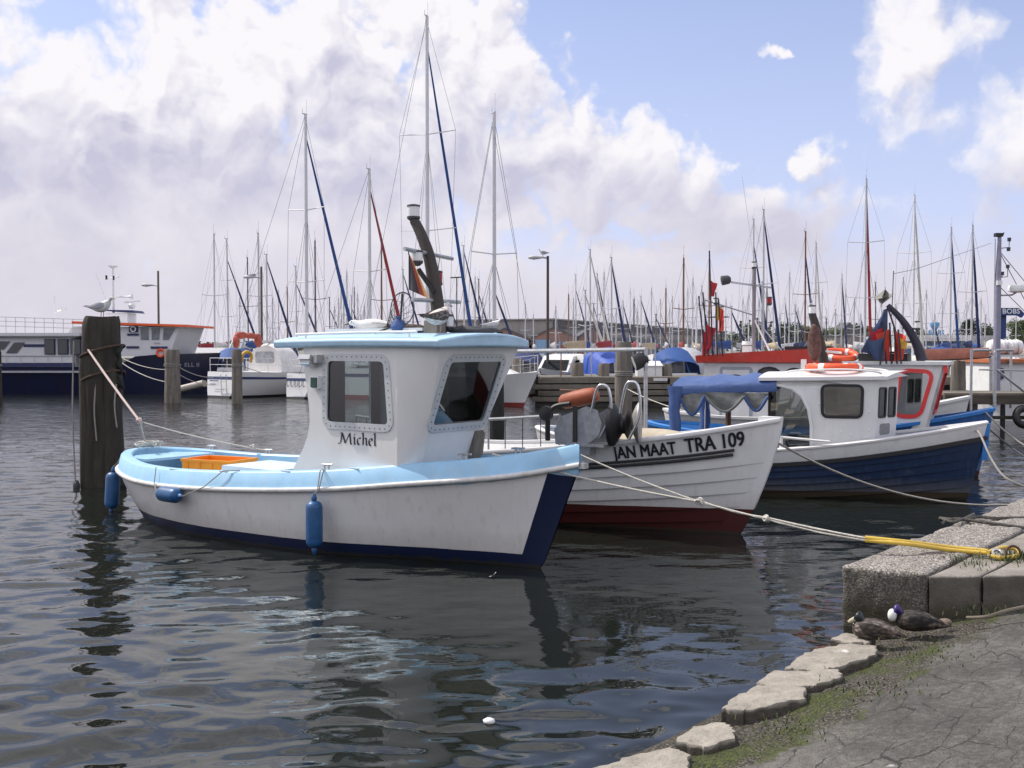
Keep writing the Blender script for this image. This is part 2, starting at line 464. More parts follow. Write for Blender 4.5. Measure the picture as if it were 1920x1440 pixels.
def paint_z(name, top, bot, z_, slope=0.0, rough=0.4, stem=None, dirt=(0.36, 0.31, 0.24), amt=0.32):
    """hull paint: boot top below z (object space); stem=(x0, k, width, colour): painted stem band"""
    m = mat(name, top, rough, var=0.04, scale=2.5)
    t = m.node_tree; b = t.nodes['Principled BSDF']
    src = b.inputs['Base Color'].links[0].from_socket
    tcn = t.nodes.new('ShaderNodeTexCoord'); sx = t.nodes.new('ShaderNodeSeparateXYZ'); t.links.new(tcn.outputs['Object'], sx.inputs[0])
    # faint vertical streaks and scuffs
    mp = t.nodes.new('ShaderNodeMapping'); mp.inputs['Scale'].default_value = (7, 7, 0.7); t.links.new(tcn.outputs['Object'], mp.inputs[0])
    st = tramp(t, tnoise(t, mp.outputs[0], 2.2, 6, 0.65), [(0.53, (0, 0, 0)), (0.8, (amt,) * 3)])
    src = tmix(t, st, src, tuple(dirt) + (1,))
    mp3 = t.nodes.new('ShaderNodeMapping'); mp3.inputs['Scale'].default_value = (1.2, 1.2, 7); mp3.inputs['Location'].default_value = (1.7, 0.3, 4.1); t.links.new(tcn.outputs['Object'], mp3.inputs[0])
    sc_ = tramp(t, tnoise(t, mp3.outputs[0], 3.0, 8, 0.7), [(0.62, (0, 0, 0)), (0.74, (amt * 0.9,) * 3)])
    src = tmix(t, sc_, src, (0.22, 0.21, 0.2, 1))
    mp4 = t.nodes.new('ShaderNodeMapping'); mp4.inputs['Scale'].default_value = (16, 16, 0.9); mp4.inputs['Location'].default_value = (9.2, 3.3, 0.7); t.links.new(tcn.outputs['Object'], mp4.inputs[0])
    ru = tramp(t, tnoise(t, mp4.outputs[0], 1.6, 3, 0.6), [(0.66, (0, 0, 0)), (0.78, (0.32,) * 3)])
    src = tmix(t, ru, src, (0.30, 0.16, 0.07, 1))
    low = t.nodes.new('ShaderNodeMapRange'); t.links.new(tmath(t, 'MULTIPLY_ADD', tnoise(t, tcn.outputs['Object'], 5, 6, 0.7), 0.25, sx.outputs[2]), low.inputs[0]); low.inputs[1].default_value, low.inputs[2].default_value, low.inputs[3].default_value, low.inputs[4].default_value = z_ + 0.08, z_ + 0.34, 0.35, 0.0
    src = tmix(t, low.outputs[0], src, (0.30, 0.27, 0.19, 1))
    def band(x):
        return tmath(t, 'GREATER_THAN', x, 0.0)
    zz = tmath(t, 'MULTIPLY_ADD', sx.outputs[0], -slope, sx.outputs[2])
    wob = tmath(t, 'MULTIPLY_ADD', tnoise(t, tcn.outputs['Object'], 3, 4), 0.01, -0.005)
    zz = tmath(t, 'ADD', zz, wob)
    f = tmath(t, 'LESS_THAN', zz, z_)
    c = tmix(t, f, src, tuple(bot) + (1,))
    if stem:
        x0, k, wd, sc = stem
        xx = tmath(t, 'SUBTRACT', sx.outputs[0], tmath(t, 'MULTIPLY_ADD', sx.outputs[2], k, x0 - wd))
        f2 = tmath(t, 'GREATER_THAN', xx, 0.0)
        c = tmix(t, f2, c, tuple(sc) + (1,))
    # slime at the waterline
    n_ = tmath(t, 'MULTIPLY_ADD', tnoise(t, tcn.outputs['Object'], 9, 6), 0.10, -0.02)
    f3 = tmath(t, 'LESS_THAN', sx.outputs[2], n_)
    c = tmix(t, tmath(t, 'MULTIPLY', f3, 0.75), c, (0.03, 0.028, 0.018, 1))
    t.links.new(c, b.inputs['Base Color'])
    return m

class Hull:
    """x forward, z up, origin amidships on the waterline; u: 0 bow .. 1 stern, t: 0 keel .. 1 sheer"""
    def __init__(s, L, sheer, hb, bow, stern, keel=-0.4, a_bow=1.0, a_mid=0.35, a_stern=0.6, laps=0, lap=0.016, lap_top=1.0):
        s.L, s.laps, s.lap, s.keel, s.lap_top = L, laps, lap, keel, lap_top
        s.sheer, s.hb = smooth_tab(sheer), smooth_tab(hb)
        s.bow, s.stern = bow, stern                     # x of the stem / stern at height z, measured from the ends
        s.ab, s.am, s.as_ = a_bow, a_mid, a_stern
    def a(s, u):
        k = 0.38
        if u < k: f = u / k; f = f * f * (3 - 2 * f); return s.ab + (s.am - s.ab) * f
        f = (u - k) / (1 - k); f = f * f * (3 - 2 * f); return s.am + (s.as_ - s.am) * f
    def z(s, u, t): return s.keel + (s.sheer(u) - s.keel) * t
    def pt(s, u, t, side, out=0.0):
        z = s.z(u, t); xb = s.L / 2 + s.bow(z); xs = -s.L / 2 + s.stern(z)
        o = max(s.hb(u), 0.0) * (max(t, 0.0) ** s.a(u))
        if s.laps and t < s.lap_top:
            f = (t / s.lap_top * s.laps) % 1.0
            o += s.lap * (1 - f) * min(1, s.hb(u) * 2.5)
        o += out
        return Vector((xb * (1 - u) + xs * u, side * o, z))
    def ts(s, n=14):
        if not s.laps: return [i / n for i in range(n + 1)]
        r = []
        for i in range(s.laps):
            for f in (0.0005, 0.5, 0.9995): r.append((i + f) / s.laps * s.lap_top)
        return [0.0] + r + ([1.0] if s.lap_top > 0.99 else [s.lap_top + 0.002, (1 + s.lap_top) / 2, 1.0])
    def shell(s, mb, nu=44, nt=14, transom=True):
        us = [1 - (1 - i / nu) ** 1.7 for i in range(nu + 1)]; us = [0.0, 0.006, 0.014, 0.024] + us[1:]
        ts = s.ts(nt)
        for side in (1, -1):
            mb.loft([[s.pt(u, t, side) for t in ts] for u in us], closed=False, caps=False)
        if transom:
            mb.loft([[s.pt(1, t, 1) for t in ts], [s.pt(1, t, -1) for t in ts]], closed=False, caps=False)
        return mb
    def edge(s, u, t, side):
        """point on the hull line and its outward normal in plan"""
        p = s.pt(u, t, side); e = 0.002
        q0, q1 = s.pt(max(u - e, 0), t, side), s.pt(min(u + e, 1), t, side)
        d = q1 - q0; nrm = Vector((d.y, -d.x, 0)) * side
        nrm = nrm.normalized() if nrm.length > 1e-7 else Vector((0, side, 0))
        return p, nrm
    def strip(s, mb, prof, u0=0.0, u1=1.0, n=48, sides=(1, -1), t=1.0):
        """sweep a closed profile of (outward, up) along the sheer (or along t)"""
        for side in sides:
            rings = []
            for i in range(n + 1):
                u = u0 + (u1 - u0) * (1 - (1 - i / n) ** 1.7)
                p, nr = s.edge(u, t(u) if callable(t) else t, side); r = []
                for a, b in prof:
                    v = p + nr * a + Vector((0, 0, b))
                    if v.y * side < 0.002: v.y = side * 0.002
                    r.append(v)
                rings.append(r)
            mb.loft(rings)
        return mb
    def low(s, u, drop, side=1):
        z = s.sheer(u) - drop; return (z - s.keel) / (s.sheer(u) - s.keel)
    def deck(s, mb, drop=0.3, inset=0.05, u0=0.02, u1=0.98, n=30, camber=0.03):
        rows = []
        for i in range(n + 1):
            u = u0 + (u1 - u0) * i / n; p = s.pt(u, s.low(u, drop), 1); o = max(p.y - inset, 0.004); zz = s.sheer(u) - drop
            rows.append([Vector((p.x, o * k, zz + camber * (1 - k * k))) for k in (-1, -0.5, 0, 0.5, 1)])
        return mb.loft(rows, closed=False, caps=False)
    def inner(s, mb, drop=0.3, th=0.05, u0=0.01, u1=0.99, n=40):
        for side in (1, -1):
            rows = []
            for i in range(n + 1):
                u = u0 + (u1 - u0) * (1 - (1 - i / n) ** 1.7); r = []
                for k in range(5):
                    p, nr = s.edge(u, s.low(u, drop * k / 4) - 0.001, side); v = p - nr * (th + 0.01 * (k > 0))
                    if v.y * side < 0.002: v.y = side * 0.002
                    r.append(v)
                rows.append(r)
            mb.loft(rows, closed=False, caps=False)
        return mb
    def side_map(s, x, z, side, out=0.008):
        """point on the hull side at given x (local) and height z"""
        u = 0.5
        for _ in range(12):
            t = (z - s.keel) / (s.sheer(u) - s.keel)
            xb = s.L / 2 + s.bow(z); xs = -s.L / 2 + s.stern(z)
            u = (xb - x) / (xb - xs)
        t = (z - s.keel) / (s.sheer(u) - s.keel)
        return s.pt(u, min(t, 0.998), side, out)

# ------------------------------------------------------------------ water
def build_water():
    rng = np.random.RandomState(5)
    nY, nX = 640, 620
    ys = 2.6 * (62 / 2.6) ** (np.arange(nY) / (nY - 1))
    an = np.linspace(-1.05, 0.95, nX)
    X = ys[:, None] * an[None, :]; Y = np.repeat(ys[:, None], nX, 1)
    Z = np.zeros_like(X)
    step = ys * math.log(62 / 2.6) / (nY - 1)
    calm = np.exp(-(((X - 0.2) / 2.6) ** 2 + ((Y - 7.9) / 1.9) ** 2)) * 0.72
    calm2 = np.exp(-(((X - 2.0) / 2.5) ** 2 + ((Y - 11.0) / 2.0) ** 2)) * 0.5
    gust = 0.75 + 0.35 * np.sin(X * 0.35 + 1.3 * np.sin(Y * 0.21)) * np.cos(Y * 0.27 + 0.8)
    amp = np.clip((1 - calm - calm2) * gust, 0.2, 1.2)
    for k in range(80):
        lam = 0.15 * (6.3 ** rng.rand())               # 0.16 .. 1.2 m
        th = R(105) + rng.randn() * 0.62                 # crests mostly across the view
        kx, ky = 2 * math.pi / lam * math.cos(th), 2 * math.pi / lam * math.sin(th)
        st = 0.0148 * (0.8 if lam < 0.22 else 1.0 if lam < 0.6 else 0.6)       # steepness
        a = st * lam / (2 * math.pi) * 1.5
        fade = np.clip(lam / (4.0 * step) - 0.5, 0, 1)[:, None]
        ph = rng.rand() * 6.28
        wx = 0.35 * lam * np.sin(X * 0.9 / lam * 0.35 + Y * 0.6 / lam * 0.4 + ph * 2)
        Z += a * fade * np.sin(kx * (X + wx) + ky * Y + ph)
    Z *= amp
    Z[-1, :] = 0
    me = bpy.data.meshes.new('water')
    vs = np.stack([X, Y, Z], -1).reshape(-1, 3)
    i = np.arange((nY - 1) * (nX - 1)); r, c = i // (nX - 1), i % (nX - 1); a0 = r * nX + c
    fs = np.stack([a0, a0 + 1, a0 + nX + 1, a0 + nX], -1)
    # far sheets: beyond, and to the sides
    ex = [(-900, 62, 0), (900, 62, 0), (900, 900, 0), (-900, 900, 0),
          (-900, -60, 0), (-2.73, 2.6, 0), (-65.1, 62, 0), (2.47, 2.6, 0), (900, -60, 0), (58.9, 62, 0)]
    nb = len(vs); vs = np.concatenate([vs, np.array(ex, float)])
    extra = [(nb, nb + 6, nb + 9, nb + 1), (nb, nb + 1, nb + 2, nb + 3), (nb + 4, nb + 5, nb + 6, nb), (nb + 7, nb + 8, nb + 1, nb + 9), (nb + 4, nb + 8, nb + 7, nb + 5)]
    allf = fs.tolist() + extra[1:]
    me.from_pydata(vs.tolist(), [], allf)
    me.polygons.foreach_set('use_smooth', [True] * len(me.polygons))
    m = bpy.data.materials.new('harbour water'); m.use_nodes = True
    t = m.node_tree; b = t.nodes['Principled BSDF']
    b.inputs['Base Color'].default_value = (0.010, 0.0125, 0.010, 1)
    b.inputs['Roughness'].default_value = 0.015
    b.inputs['IOR'].default_value = 1.33
    tcn = t.nodes.new('ShaderNodeTexCoord')
    mp = t.nodes.new('ShaderNodeMapping'); mp.inputs['Scale'].default_value = (0.55, 1.0, 1.0); mp.inputs['Rotation'].default_value = (0, 0, R(-8))
    t.links.new(tcn.outputs['Object'], mp.inputs[0])
    n1 = tnoise(t, mp.outputs[0], 3.2, 4, 0.55); n2 = tnoise(t, mp.outputs[0], 9.5, 3, 0.5)
    h = tmath(t, 'MULTIPLY_ADD', n2, 0.35, n1)
    bp = t.nodes.new('ShaderNodeBump'); bp.inputs['Strength'].default_value = 1.0
    sx = t.nodes.new('ShaderNodeSeparateXYZ'); t.links.new(tcn.outputs['Object'], sx.inputs[0])
    dist = t.nodes.new('ShaderNodeMapRange'); t.links.new(sx.outputs[1], dist.inputs[0])
    dist.inputs[1].default_value, dist.inputs[2].default_value, dist.inputs[3].default_value, dist.inputs[4].default_value = 6, 32, 0.0018, 0.045
    t.links.new(dist.outputs[0], bp.inputs['Distance'])
    t.links.new(h, bp.inputs['Height']); t.links.new(bp.outputs[0], b.inputs['Normal'])
    me.materials.append(m)
    o = bpy.data.objects.new('water', me); S.collection.objects.link(o); tag(o, kind='structure')
build_water()

# ------------------------------------------------------------------ sloped bank, quay
E0 = Vector((0.42, 4.97, 0)); EA = Vector((0.648, 0.762, 0)); EB = Vector((0.762, -0.648, 0))   # along the edge, away from the water
EANG = math.atan2(EA.y, EA.x)
def bank_z(a, d):
    z = (0.045 + 0.15 * d) if d > 0 else (0.045 + 0.6 * d)
    return z
def build_bank():
    mb = MB(); na, nd = 230, 120
    vs, fs = [], []
    for i in range(na + 1):
        a = -7.5 + 17.0 * i / na
        for j in range(nd + 1):
            q = j / nd; d = -0.7 + 8.5 * (q ** 1.6)
            z = bank_z(a, d)
            p = Vector((a, d, 0))
            k = max(0, min(1, 1 - abs(d - 0.45) / 0.6))
            z += noise.noise(p * 3.1) * 0.012 + (noise.noise(p * 7) * 0.018 + noise.noise(p * 19) * 0.010) * k + noise.noise(p * 1.3) * 0.02 + noise.noise(p * 9) * 0.006
            wx, wy = E0.x + EA.x * a + EB.x * d, E0.y + EA.y * a + EB.y * d
            if wy > 8.05: z = min(z, 0.2 - (wy - 8.05) * 0.5)
            vs.append((a, d, z))
    n1 = nd + 1
    for i in range(na):
        for j in range(nd):
            fs.append((i * n1 + j, i * n1 + j + 1, (i + 1) * n1 + j + 1, (i + 1) * n1 + j))
    mb.add(vs, fs)
    m = bpy.data.materials.new('cracked grey slipway with moss'); m.use_nodes = True
    t = m.node_tree; b = t.nodes['Principled BSDF']; b.inputs['Roughness'].default_value = 0.9
    tcn = t.nodes.new('ShaderNodeTexCoord'); ob = tcn.outputs['Object']
    sx = t.nodes.new('ShaderNodeSeparateXYZ'); t.links.new(ob, sx.inputs[0])
    warp = t.nodes.new('ShaderNodeTexNoise'); warp.inputs['Scale'].default_value = 3.5; warp.inputs['Detail'].default_value = 5; t.links.new(ob, warp.inputs[0])
    va = t.nodes.new('ShaderNodeVectorMath'); va.operation = 'MULTIPLY_ADD'; t.links.new(warp.outputs['Color'], va.inputs[0]); va.inputs[1].default_value = (0.22, 0.22, 0); t.links.new(ob, va.inputs[2])
    mp = t.nodes.new('ShaderNodeMapping'); mp.inputs['Scale'].default_value = (0.9, 3.6, 1); mp.inputs['Rotation'].default_value = (0, 0, R(-14)); t.links.new(va.outputs[0], mp.inputs[0])
    vo = t.nodes.new('ShaderNodeTexVoronoi'); vo.feature = 'DISTANCE_TO_EDGE'; vo.voronoi_dimensions = '2D'; vo.inputs['Scale'].default_value = 1.75; t.links.new(mp.outputs[0], vo.inputs['Vector'])
    brk = tmath(t, 'MULTIPLY_ADD', tnoise(t, ob, 2.6, 5, 0.7), 0.17, -0.066)
    crack = tmath(t, 'LESS_THAN', vo.outputs['Distance'], tmath(t, 'MULTIPLY', tmath(t, 'MAXIMUM', brk, 0.0), 0.75))
    g1 = tnoise(t, ob, 1.1, 6, 0.65); g2 = tnoise(t, ob, 130, 3, 0.7); g3 = tnoise(t, ob, 24, 5, 0.7)
    mixn = tmath(t, 'MULTIPLY_ADD', g2, 0.45, tmath(t, 'MULTIPLY_ADD', g3, 0.4, tmath(t, 'MULTIPLY', g1, 0.55)))
    asph = tramp(t, mixn, [(0.50, (0.030, 0.028, 0.024)), (0.68, (0.082, 0.076, 0.066)), (0.84, (0.20, 0.186, 0.162))])
    # pale grains set in the surface
    gr = t.nodes.new('ShaderNodeTexVoronoi'); gr.inputs['Scale'].default_value = 46; t.links.new(ob, gr.inputs['Vector'])
    spk = tmath(t, 'LESS_THAN', gr.outputs['Distance'], tmath(t, 'MULTIPLY_ADD', g1, 0.55, -0.14))
    asph = tmix(t, tmath(t, 'MULTIPLY', spk, 0.35), asph, (0.30, 0.29, 0.26, 1))
    asph = tmix(t, tmath(t, 'MULTIPLY', crack, 0.8), asph, (0.022, 0.022, 0.018, 1))
    # gravel along the edge
    pv = t.nodes.new('ShaderNodeTexVoronoi'); pv.inputs['Scale'].default_value = 62; t.links.new(ob, pv.inputs['Vector'])
    peb = tramp(t, pv.outputs['Color'], [(0.0, (0.06, 0.05, 0.034)), (0.6, (0.125, 0.108, 0.08)), (1.0, (0.27, 0.24, 0.20))])
    peb = tmix(t, tramp(t, pv.outputs['Distance'], [(0.35, (0, 0, 0)), (0.75, (1, 1, 1))]), peb, (0.03, 0.026, 0.018, 1))
    dj = tmath(t, 'MULTIPLY_ADD', tnoise(t, ob, 2.2, 6, 0.65), 0.75, tmath(t, 'ADD', sx.outputs[1], -0.375))
    gf = t.nodes.new('ShaderNodeMapRange'); gf.interpolation_type = 'SMOOTHSTEP'; t.links.new(dj, gf.inputs[0]); gf.inputs[1].default_value, gf.inputs[2].default_value = 0.58, 0.72
    col = tmix(t, gf.outputs[0], peb, asph)
    # moss
    ms = t.nodes.new('ShaderNodeMapping'); ms.inputs['Scale'].default_value = (0.55, 1.25, 1); t.links.new(ob, ms.inputs[0])
    mn = tnoise(t, ms.outputs[0], 2.6, 7, 0.62)
    near = t.nodes.new('ShaderNodeMapRange'); near.interpolation_type = 'SMOOTHSTEP'; t.links.new(tmath(t, 'ABSOLUTE', tmath(t, 'ADD', dj, -0.5)), near.inputs[0]); near.inputs[1].default_value, near.inputs[2].default_value, near.inputs[3].default_value, near.inputs[4].default_value = 0.12, 0.42, 0.24, -0.3
    mf = t.nodes.new('ShaderNodeMapRange'); mf.interpolation_type = 'SMOOTHSTEP'; t.links.new(tmath(t, 'ADD', mn, near.outputs[0]), mf.inputs[0]); mf.inputs[1].default_value, mf.inputs[2].default_value = 0.66, 0.80
    mc = tramp(t, tnoise(t, ob, 30, 5, 0.7), [(0.35, (0.028, 0.036, 0.007)), (0.65, (0.095, 0.115, 0.015))])
    col = tmix(t, tmath(t, 'MULTIPLY', mf.outputs[0], 0.9), col, mc)
    # droppings
    wv_ = t.nodes.new('ShaderNodeTexVoronoi'); wv_.inputs['Scale'].default_value = 1.7; t.links.new(va.outputs[0], wv_.inputs['Vector'])
    col = tmix(t, tmath(t, 'MULTIPLY', tmath(t, 'LESS_THAN', wv_.outputs['Distance'], tmath(t, 'MULTIPLY_ADD', g3, 0.12, -0.02)), 0.55), col, (0.62, 0.61, 0.58, 1))
    # wet, dark foot in the water
    wet = t.nodes.new('ShaderNodeMapRange'); t.links.new(sx.outputs[2], wet.inputs[0]); wet.inputs[1].default_value, wet.inputs[2].default_value = 0.05, 0.015
    col = tmix(t, tmath(t, 'MULTIPLY', wet.outputs[0], 0.75), col, (0.025, 0.026, 0.014, 1))
    t.links.new(col, b.inputs['Base Color'])
    hgt = tmath(t, 'MULTIPLY_ADD', crack, -0.8, tmath(t, 'MULTIPLY_ADD', g2, 0.5, tmath(t, 'MULTIPLY', g3, 0.5)))
    hgt = tmath(t, 'MULTIPLY_ADD', tmath(t, 'SUBTRACT', 1.0, gf.outputs[0]), tmath(t, 'MULTIPLY', pv.outputs['Distance'], -1.2), hgt)
    bp = t.nodes.new('ShaderNodeBump'); bp.inputs['Strength'].default_value = 0.95; bp.inputs['Distance'].default_value = 0.022
    t.links.new(hgt, bp.inputs['Height']); t.links.new(bp.outputs[0], b.inputs['Normal'])
    o = mb.build('slipway', m, smooth=180, recalc=False); o.location = E0; o.rotation_euler = (0, 0, EANG)
    # local y must point away from the water (-90 deg from EA): mirror it
    o.scale = (1, -1, 1); tag(o, kind='structure')
build_bank()

def aggregate(name, smooth_):
    m = bpy.data.materials.new(name); m.use_nodes = True
    t = m.node_tree; b = t.nodes['Principled BSDF']; b.inputs['Roughness'].default_value = 0.9
    tcn = t.nodes.new('ShaderNodeTexCoord'); ob = tcn.outputs['Object']
    sx = t.nodes.new('ShaderNodeSeparateXYZ'); t.links.new(ob, sx.inputs[0])
    v = t.nodes.new('ShaderNodeTexVoronoi'); v.inputs['Scale'].default_value = 78; t.links.new(ob, v.inputs['Vector'])
    c1 = tramp(t, v.outputs['Color'], [(0.1, (0.13, 0.11, 0.095)), (0.5, (0.33, 0.295, 0.26)), (0.95, (0.66, 0.62, 0.57))])
    c1 = tmix(t, tramp(t, v.outputs['Distance'], [(0.3, (0, 0, 0)), (0.8, (0.8, 0.8, 0.8))]), c1, (0.05, 0.045, 0.035, 1))
    c2 = tramp(t, tmath(t, 'MULTIPLY_ADD', tnoise(t, ob, 70, 3), 0.3, tmath(t, 'MULTIPLY', tnoise(t, ob, 4, 7), 0.7)), [(0.35, (0.15, 0.135, 0.11)), (0.7, (0.34, 0.31, 0.27))])
    col = tmix(t, 0.9 if smooth_ else 0.08, c1, c2)
    # weed and algae on the lower part
    wz = t.nodes.new('ShaderNodeMapRange'); t.links.new(tmath(t, 'MULTIPLY_ADD', tnoise(t, ob, 6, 7, 0.65), 0.30, tmath(t, 'ADD', sx.outputs[2], -0.15)), wz.inputs[0]); wz.inputs[1].default_value, wz.inputs[2].default_value = 0.27, 0.10
    wc = tramp(t, tnoise(t, ob, 28, 5), [(0.35, (0.028, 0.026, 0.008)), (0.6, (0.085, 0.065, 0.02)), (0.75, (0.06, 0.075, 0.015))])
    col = tmix(t, tmath(t, 'MULTIPLY', wz.outputs[0], 0.85), col, wc)
    # dark brown mixed in on the standing faces
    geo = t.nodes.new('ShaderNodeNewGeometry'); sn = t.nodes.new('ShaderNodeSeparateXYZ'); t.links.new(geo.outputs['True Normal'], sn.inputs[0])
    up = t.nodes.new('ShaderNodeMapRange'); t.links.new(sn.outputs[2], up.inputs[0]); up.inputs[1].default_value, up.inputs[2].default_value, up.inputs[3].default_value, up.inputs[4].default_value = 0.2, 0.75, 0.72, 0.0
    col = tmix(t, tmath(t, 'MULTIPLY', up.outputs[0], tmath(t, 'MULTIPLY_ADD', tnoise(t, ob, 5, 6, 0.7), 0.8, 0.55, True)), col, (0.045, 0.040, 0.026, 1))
    t.links.new(col, b.inputs['Base Color'])
    bp = t.nodes.new('ShaderNodeBump'); bp.inputs['Strength'].default_value = 0.35 if smooth_ else 0.75; bp.inputs['Distance'].default_value = 0.010
    t.links.new(tmath(t, 'MULTIPLY_ADD', tnoise(t, ob, 90, 3), 0.8, tmath(t, 'MULTIPLY', v.outputs['Distance'], -0.7)), bp.inputs['Height']); t.links.new(bp.outputs[0], b.inputs['Normal'])
    return m
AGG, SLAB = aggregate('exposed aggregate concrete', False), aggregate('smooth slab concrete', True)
def rough_block(name, poly, z0, z1, m, cuts, amp, bev):
    bm = bmesh.new()
    n = len(poly); lo = [bm.verts.new((x, y, z0)) for x, y in poly]; hi = [bm.verts.new((x, y, z1)) for x, y in poly]
    bm.faces.new(list(reversed(lo))); bm.faces.new(hi)
    for i in range(n): bm.faces.new((lo[i], lo[(i + 1) % n], hi[(i + 1) % n], hi[i]))
    bmesh.ops.recalc_face_normals(bm, faces=bm.faces)
    bmesh.ops.bevel(bm, geom=[e for e in bm.edges], offset=bev, segments=3, profile=0.5, affect='EDGES')
    bmesh.ops.subdivide_edges(bm, edges=[e for e in bm.edges if e.calc_length() > 0.12], cuts=cuts, use_grid_fill=True)
    bmesh.ops.triangulate(bm, faces=[f for f in bm.faces if len(f.verts) > 4])
    bm.normal_update()
    for v in bm.verts:
        p = v.co; v.co = p + v.normal * (noise.noise(p * 5) * amp + noise.noise(p * 14) * amp * 0.6 + noise.noise(p * 33) * amp * 0.35)
    me = bpy.data.meshes.new(name); bm.to_mesh(me); bm.free(); me.materials.append(m)
    me.polygons.foreach_set('use_smooth', [True] * len(me.polygons)); me.set_sharp_from_angle(angle=R(60))
    o = bpy.data.objects.new(name, me); S.collection.objects.link(o); return tag(o, kind='structure')
QA = G(1577, 1060, 0.45); QB = G(1737, 1074, 0.45)
q = [Vector((QA.x, QA.y)), Vector((QB.x, QB.y))]
EA2 = Vector((0.648, 0.762))
# the coping is laid in long stones along the water
k0 = 0.0
for ln in (2.55, 2.6, 2.6, 2.6, 2.6):
    a, b_ = q[0] + EA2 * k0, q[1] + EA2 * k0
    c_, d_ = q[1] + EA2 * (k0 + ln - 0.012), q[0] + EA2 * (k0 + ln - 0.012)
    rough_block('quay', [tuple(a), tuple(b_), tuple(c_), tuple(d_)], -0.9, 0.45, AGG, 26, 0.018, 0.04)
    k0 += ln
def slab(px0, px1, front0, front1, name='quay'):
    a, b_ = G(px0, front0, 0.42), G(px1, front1, 0.42)
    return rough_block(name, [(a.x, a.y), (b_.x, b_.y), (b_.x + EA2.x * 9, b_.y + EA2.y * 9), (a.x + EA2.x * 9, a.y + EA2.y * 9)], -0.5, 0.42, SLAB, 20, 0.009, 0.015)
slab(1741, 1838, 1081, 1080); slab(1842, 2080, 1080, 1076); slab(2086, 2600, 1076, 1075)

# flat stones along the water's edge
STONE = mat('flat pale stone', (0.30, 0.27, 0.225), 0.85, var=0.22, scale=7, bump=0.6, bscale=35, dirt=(0.07, 0.06, 0.04), dirt_amt=0.55)
_t = STONE.node_tree; _b = _t.nodes['Principled BSDF']; _src = _b.inputs['Base Color'].links[0].from_socket
_tc = _t.nodes.new('ShaderNodeTexCoord'); _sx = _t.nodes.new('ShaderNodeSeparateXYZ'); _t.links.new(_tc.outputs['Object'], _sx.inputs[0])
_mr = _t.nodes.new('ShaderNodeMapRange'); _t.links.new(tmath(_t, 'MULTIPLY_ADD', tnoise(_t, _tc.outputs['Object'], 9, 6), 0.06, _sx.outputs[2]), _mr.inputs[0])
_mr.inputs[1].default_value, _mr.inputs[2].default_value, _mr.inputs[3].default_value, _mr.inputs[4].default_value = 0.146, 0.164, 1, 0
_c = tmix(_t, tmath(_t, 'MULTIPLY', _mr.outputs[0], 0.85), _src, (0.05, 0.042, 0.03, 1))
_gw = _t.nodes.new('ShaderNodeTexVoronoi'); _gw.inputs['Scale'].default_value = 3.1; _t.links.new(_tc.outputs['Object'], _gw.inputs['Vector'])
_c = tmix(_t, tmath(_t, 'MULTIPLY', tmath(_t, 'LESS_THAN', _gw.outputs['Distance'], tmath(_t, 'MULTIPLY_ADD', tnoise(_t, _tc.outputs['Object'], 26, 5), 0.5, -0.17)), 0.7), _c, (0.66, 0.65, 0.62, 1))
_t.links.new(_c, _b.inputs['Base Color'])
STONES = [([(1060, 1470), (1117, 1440), (1177, 1417), (1254, 1402), (1288, 1413), (1290, 1440), (1250, 1470)], 'pale flat edge stone lowest in the row, cut by the bottom of the picture'),
          ([(1271, 1388), (1300, 1360), (1356, 1355), (1373, 1364), (1377, 1385), (1322, 1398)], 'small pale edge stone with gravel behind, second from the bottom of the row'),
          ([(1356, 1328), (1373, 1309), (1420, 1285), (1505, 1289), (1508, 1309), (1433, 1325), (1394, 1329)], 'thick pale edge stone with a white dropping running down its end'),
          ([(1422, 1279), (1454, 1257), (1570, 1255), (1576, 1268), (1527, 1284), (1471, 1288)], 'long pale edge stone splashed white along its back edge'),
          ([(1476, 1250), (1510, 1223), (1574, 1206), (1640, 1211), (1640, 1226), (1574, 1249), (1527, 1255)], 'largest pale edge stone, just below the grey brown duck'),
          ([(1560, 1197), (1588, 1187), (1640, 1190), (1628, 1204), (1590, 1205)], 'small edge stone half under the grey brown duck')]
for i, (poly, lab) in enumerate(STONES):
    random.seed(40 + i)
    pts = [G(x, y, 0.14) for x, y in poly]
    # ragged outline
    fine = []
    for k in range(len(pts)):
        a, b_ = pts[k], pts[(k + 1) % len(pts)]
        for j in range(6):
            p = a.lerp(b_, j / 6); dd = 0.013 if j else 0.004
            fine.append((p.x + random.uniform(-dd, dd), p.y + random.uniform(-dd, dd)))
    cx = sum(p[0] for p in fine) / len(fine); cy = sum(p[1] for p in fine) / len(fine)
    mb = MB()
    def ring(k, z): return [(cx + (x - cx) * k, cy + (y - cy) * k, z + noise.noise(Vector((x * 6, y * 6, i))) * 0.01) for x, y in fine]
    mb.loft([ring(0.98, -0.05), ring(1.02, 0.02), ring(1.055, 0.07), ring(1.05, 0.124), ring(1.045, 0.134), ring(1.025, 0.139), ring(0.6, 0.144), ring(0.2, 0.142)])
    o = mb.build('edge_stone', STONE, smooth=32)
    tag(o, lab, 'stone', 'flat stones along the water edge')
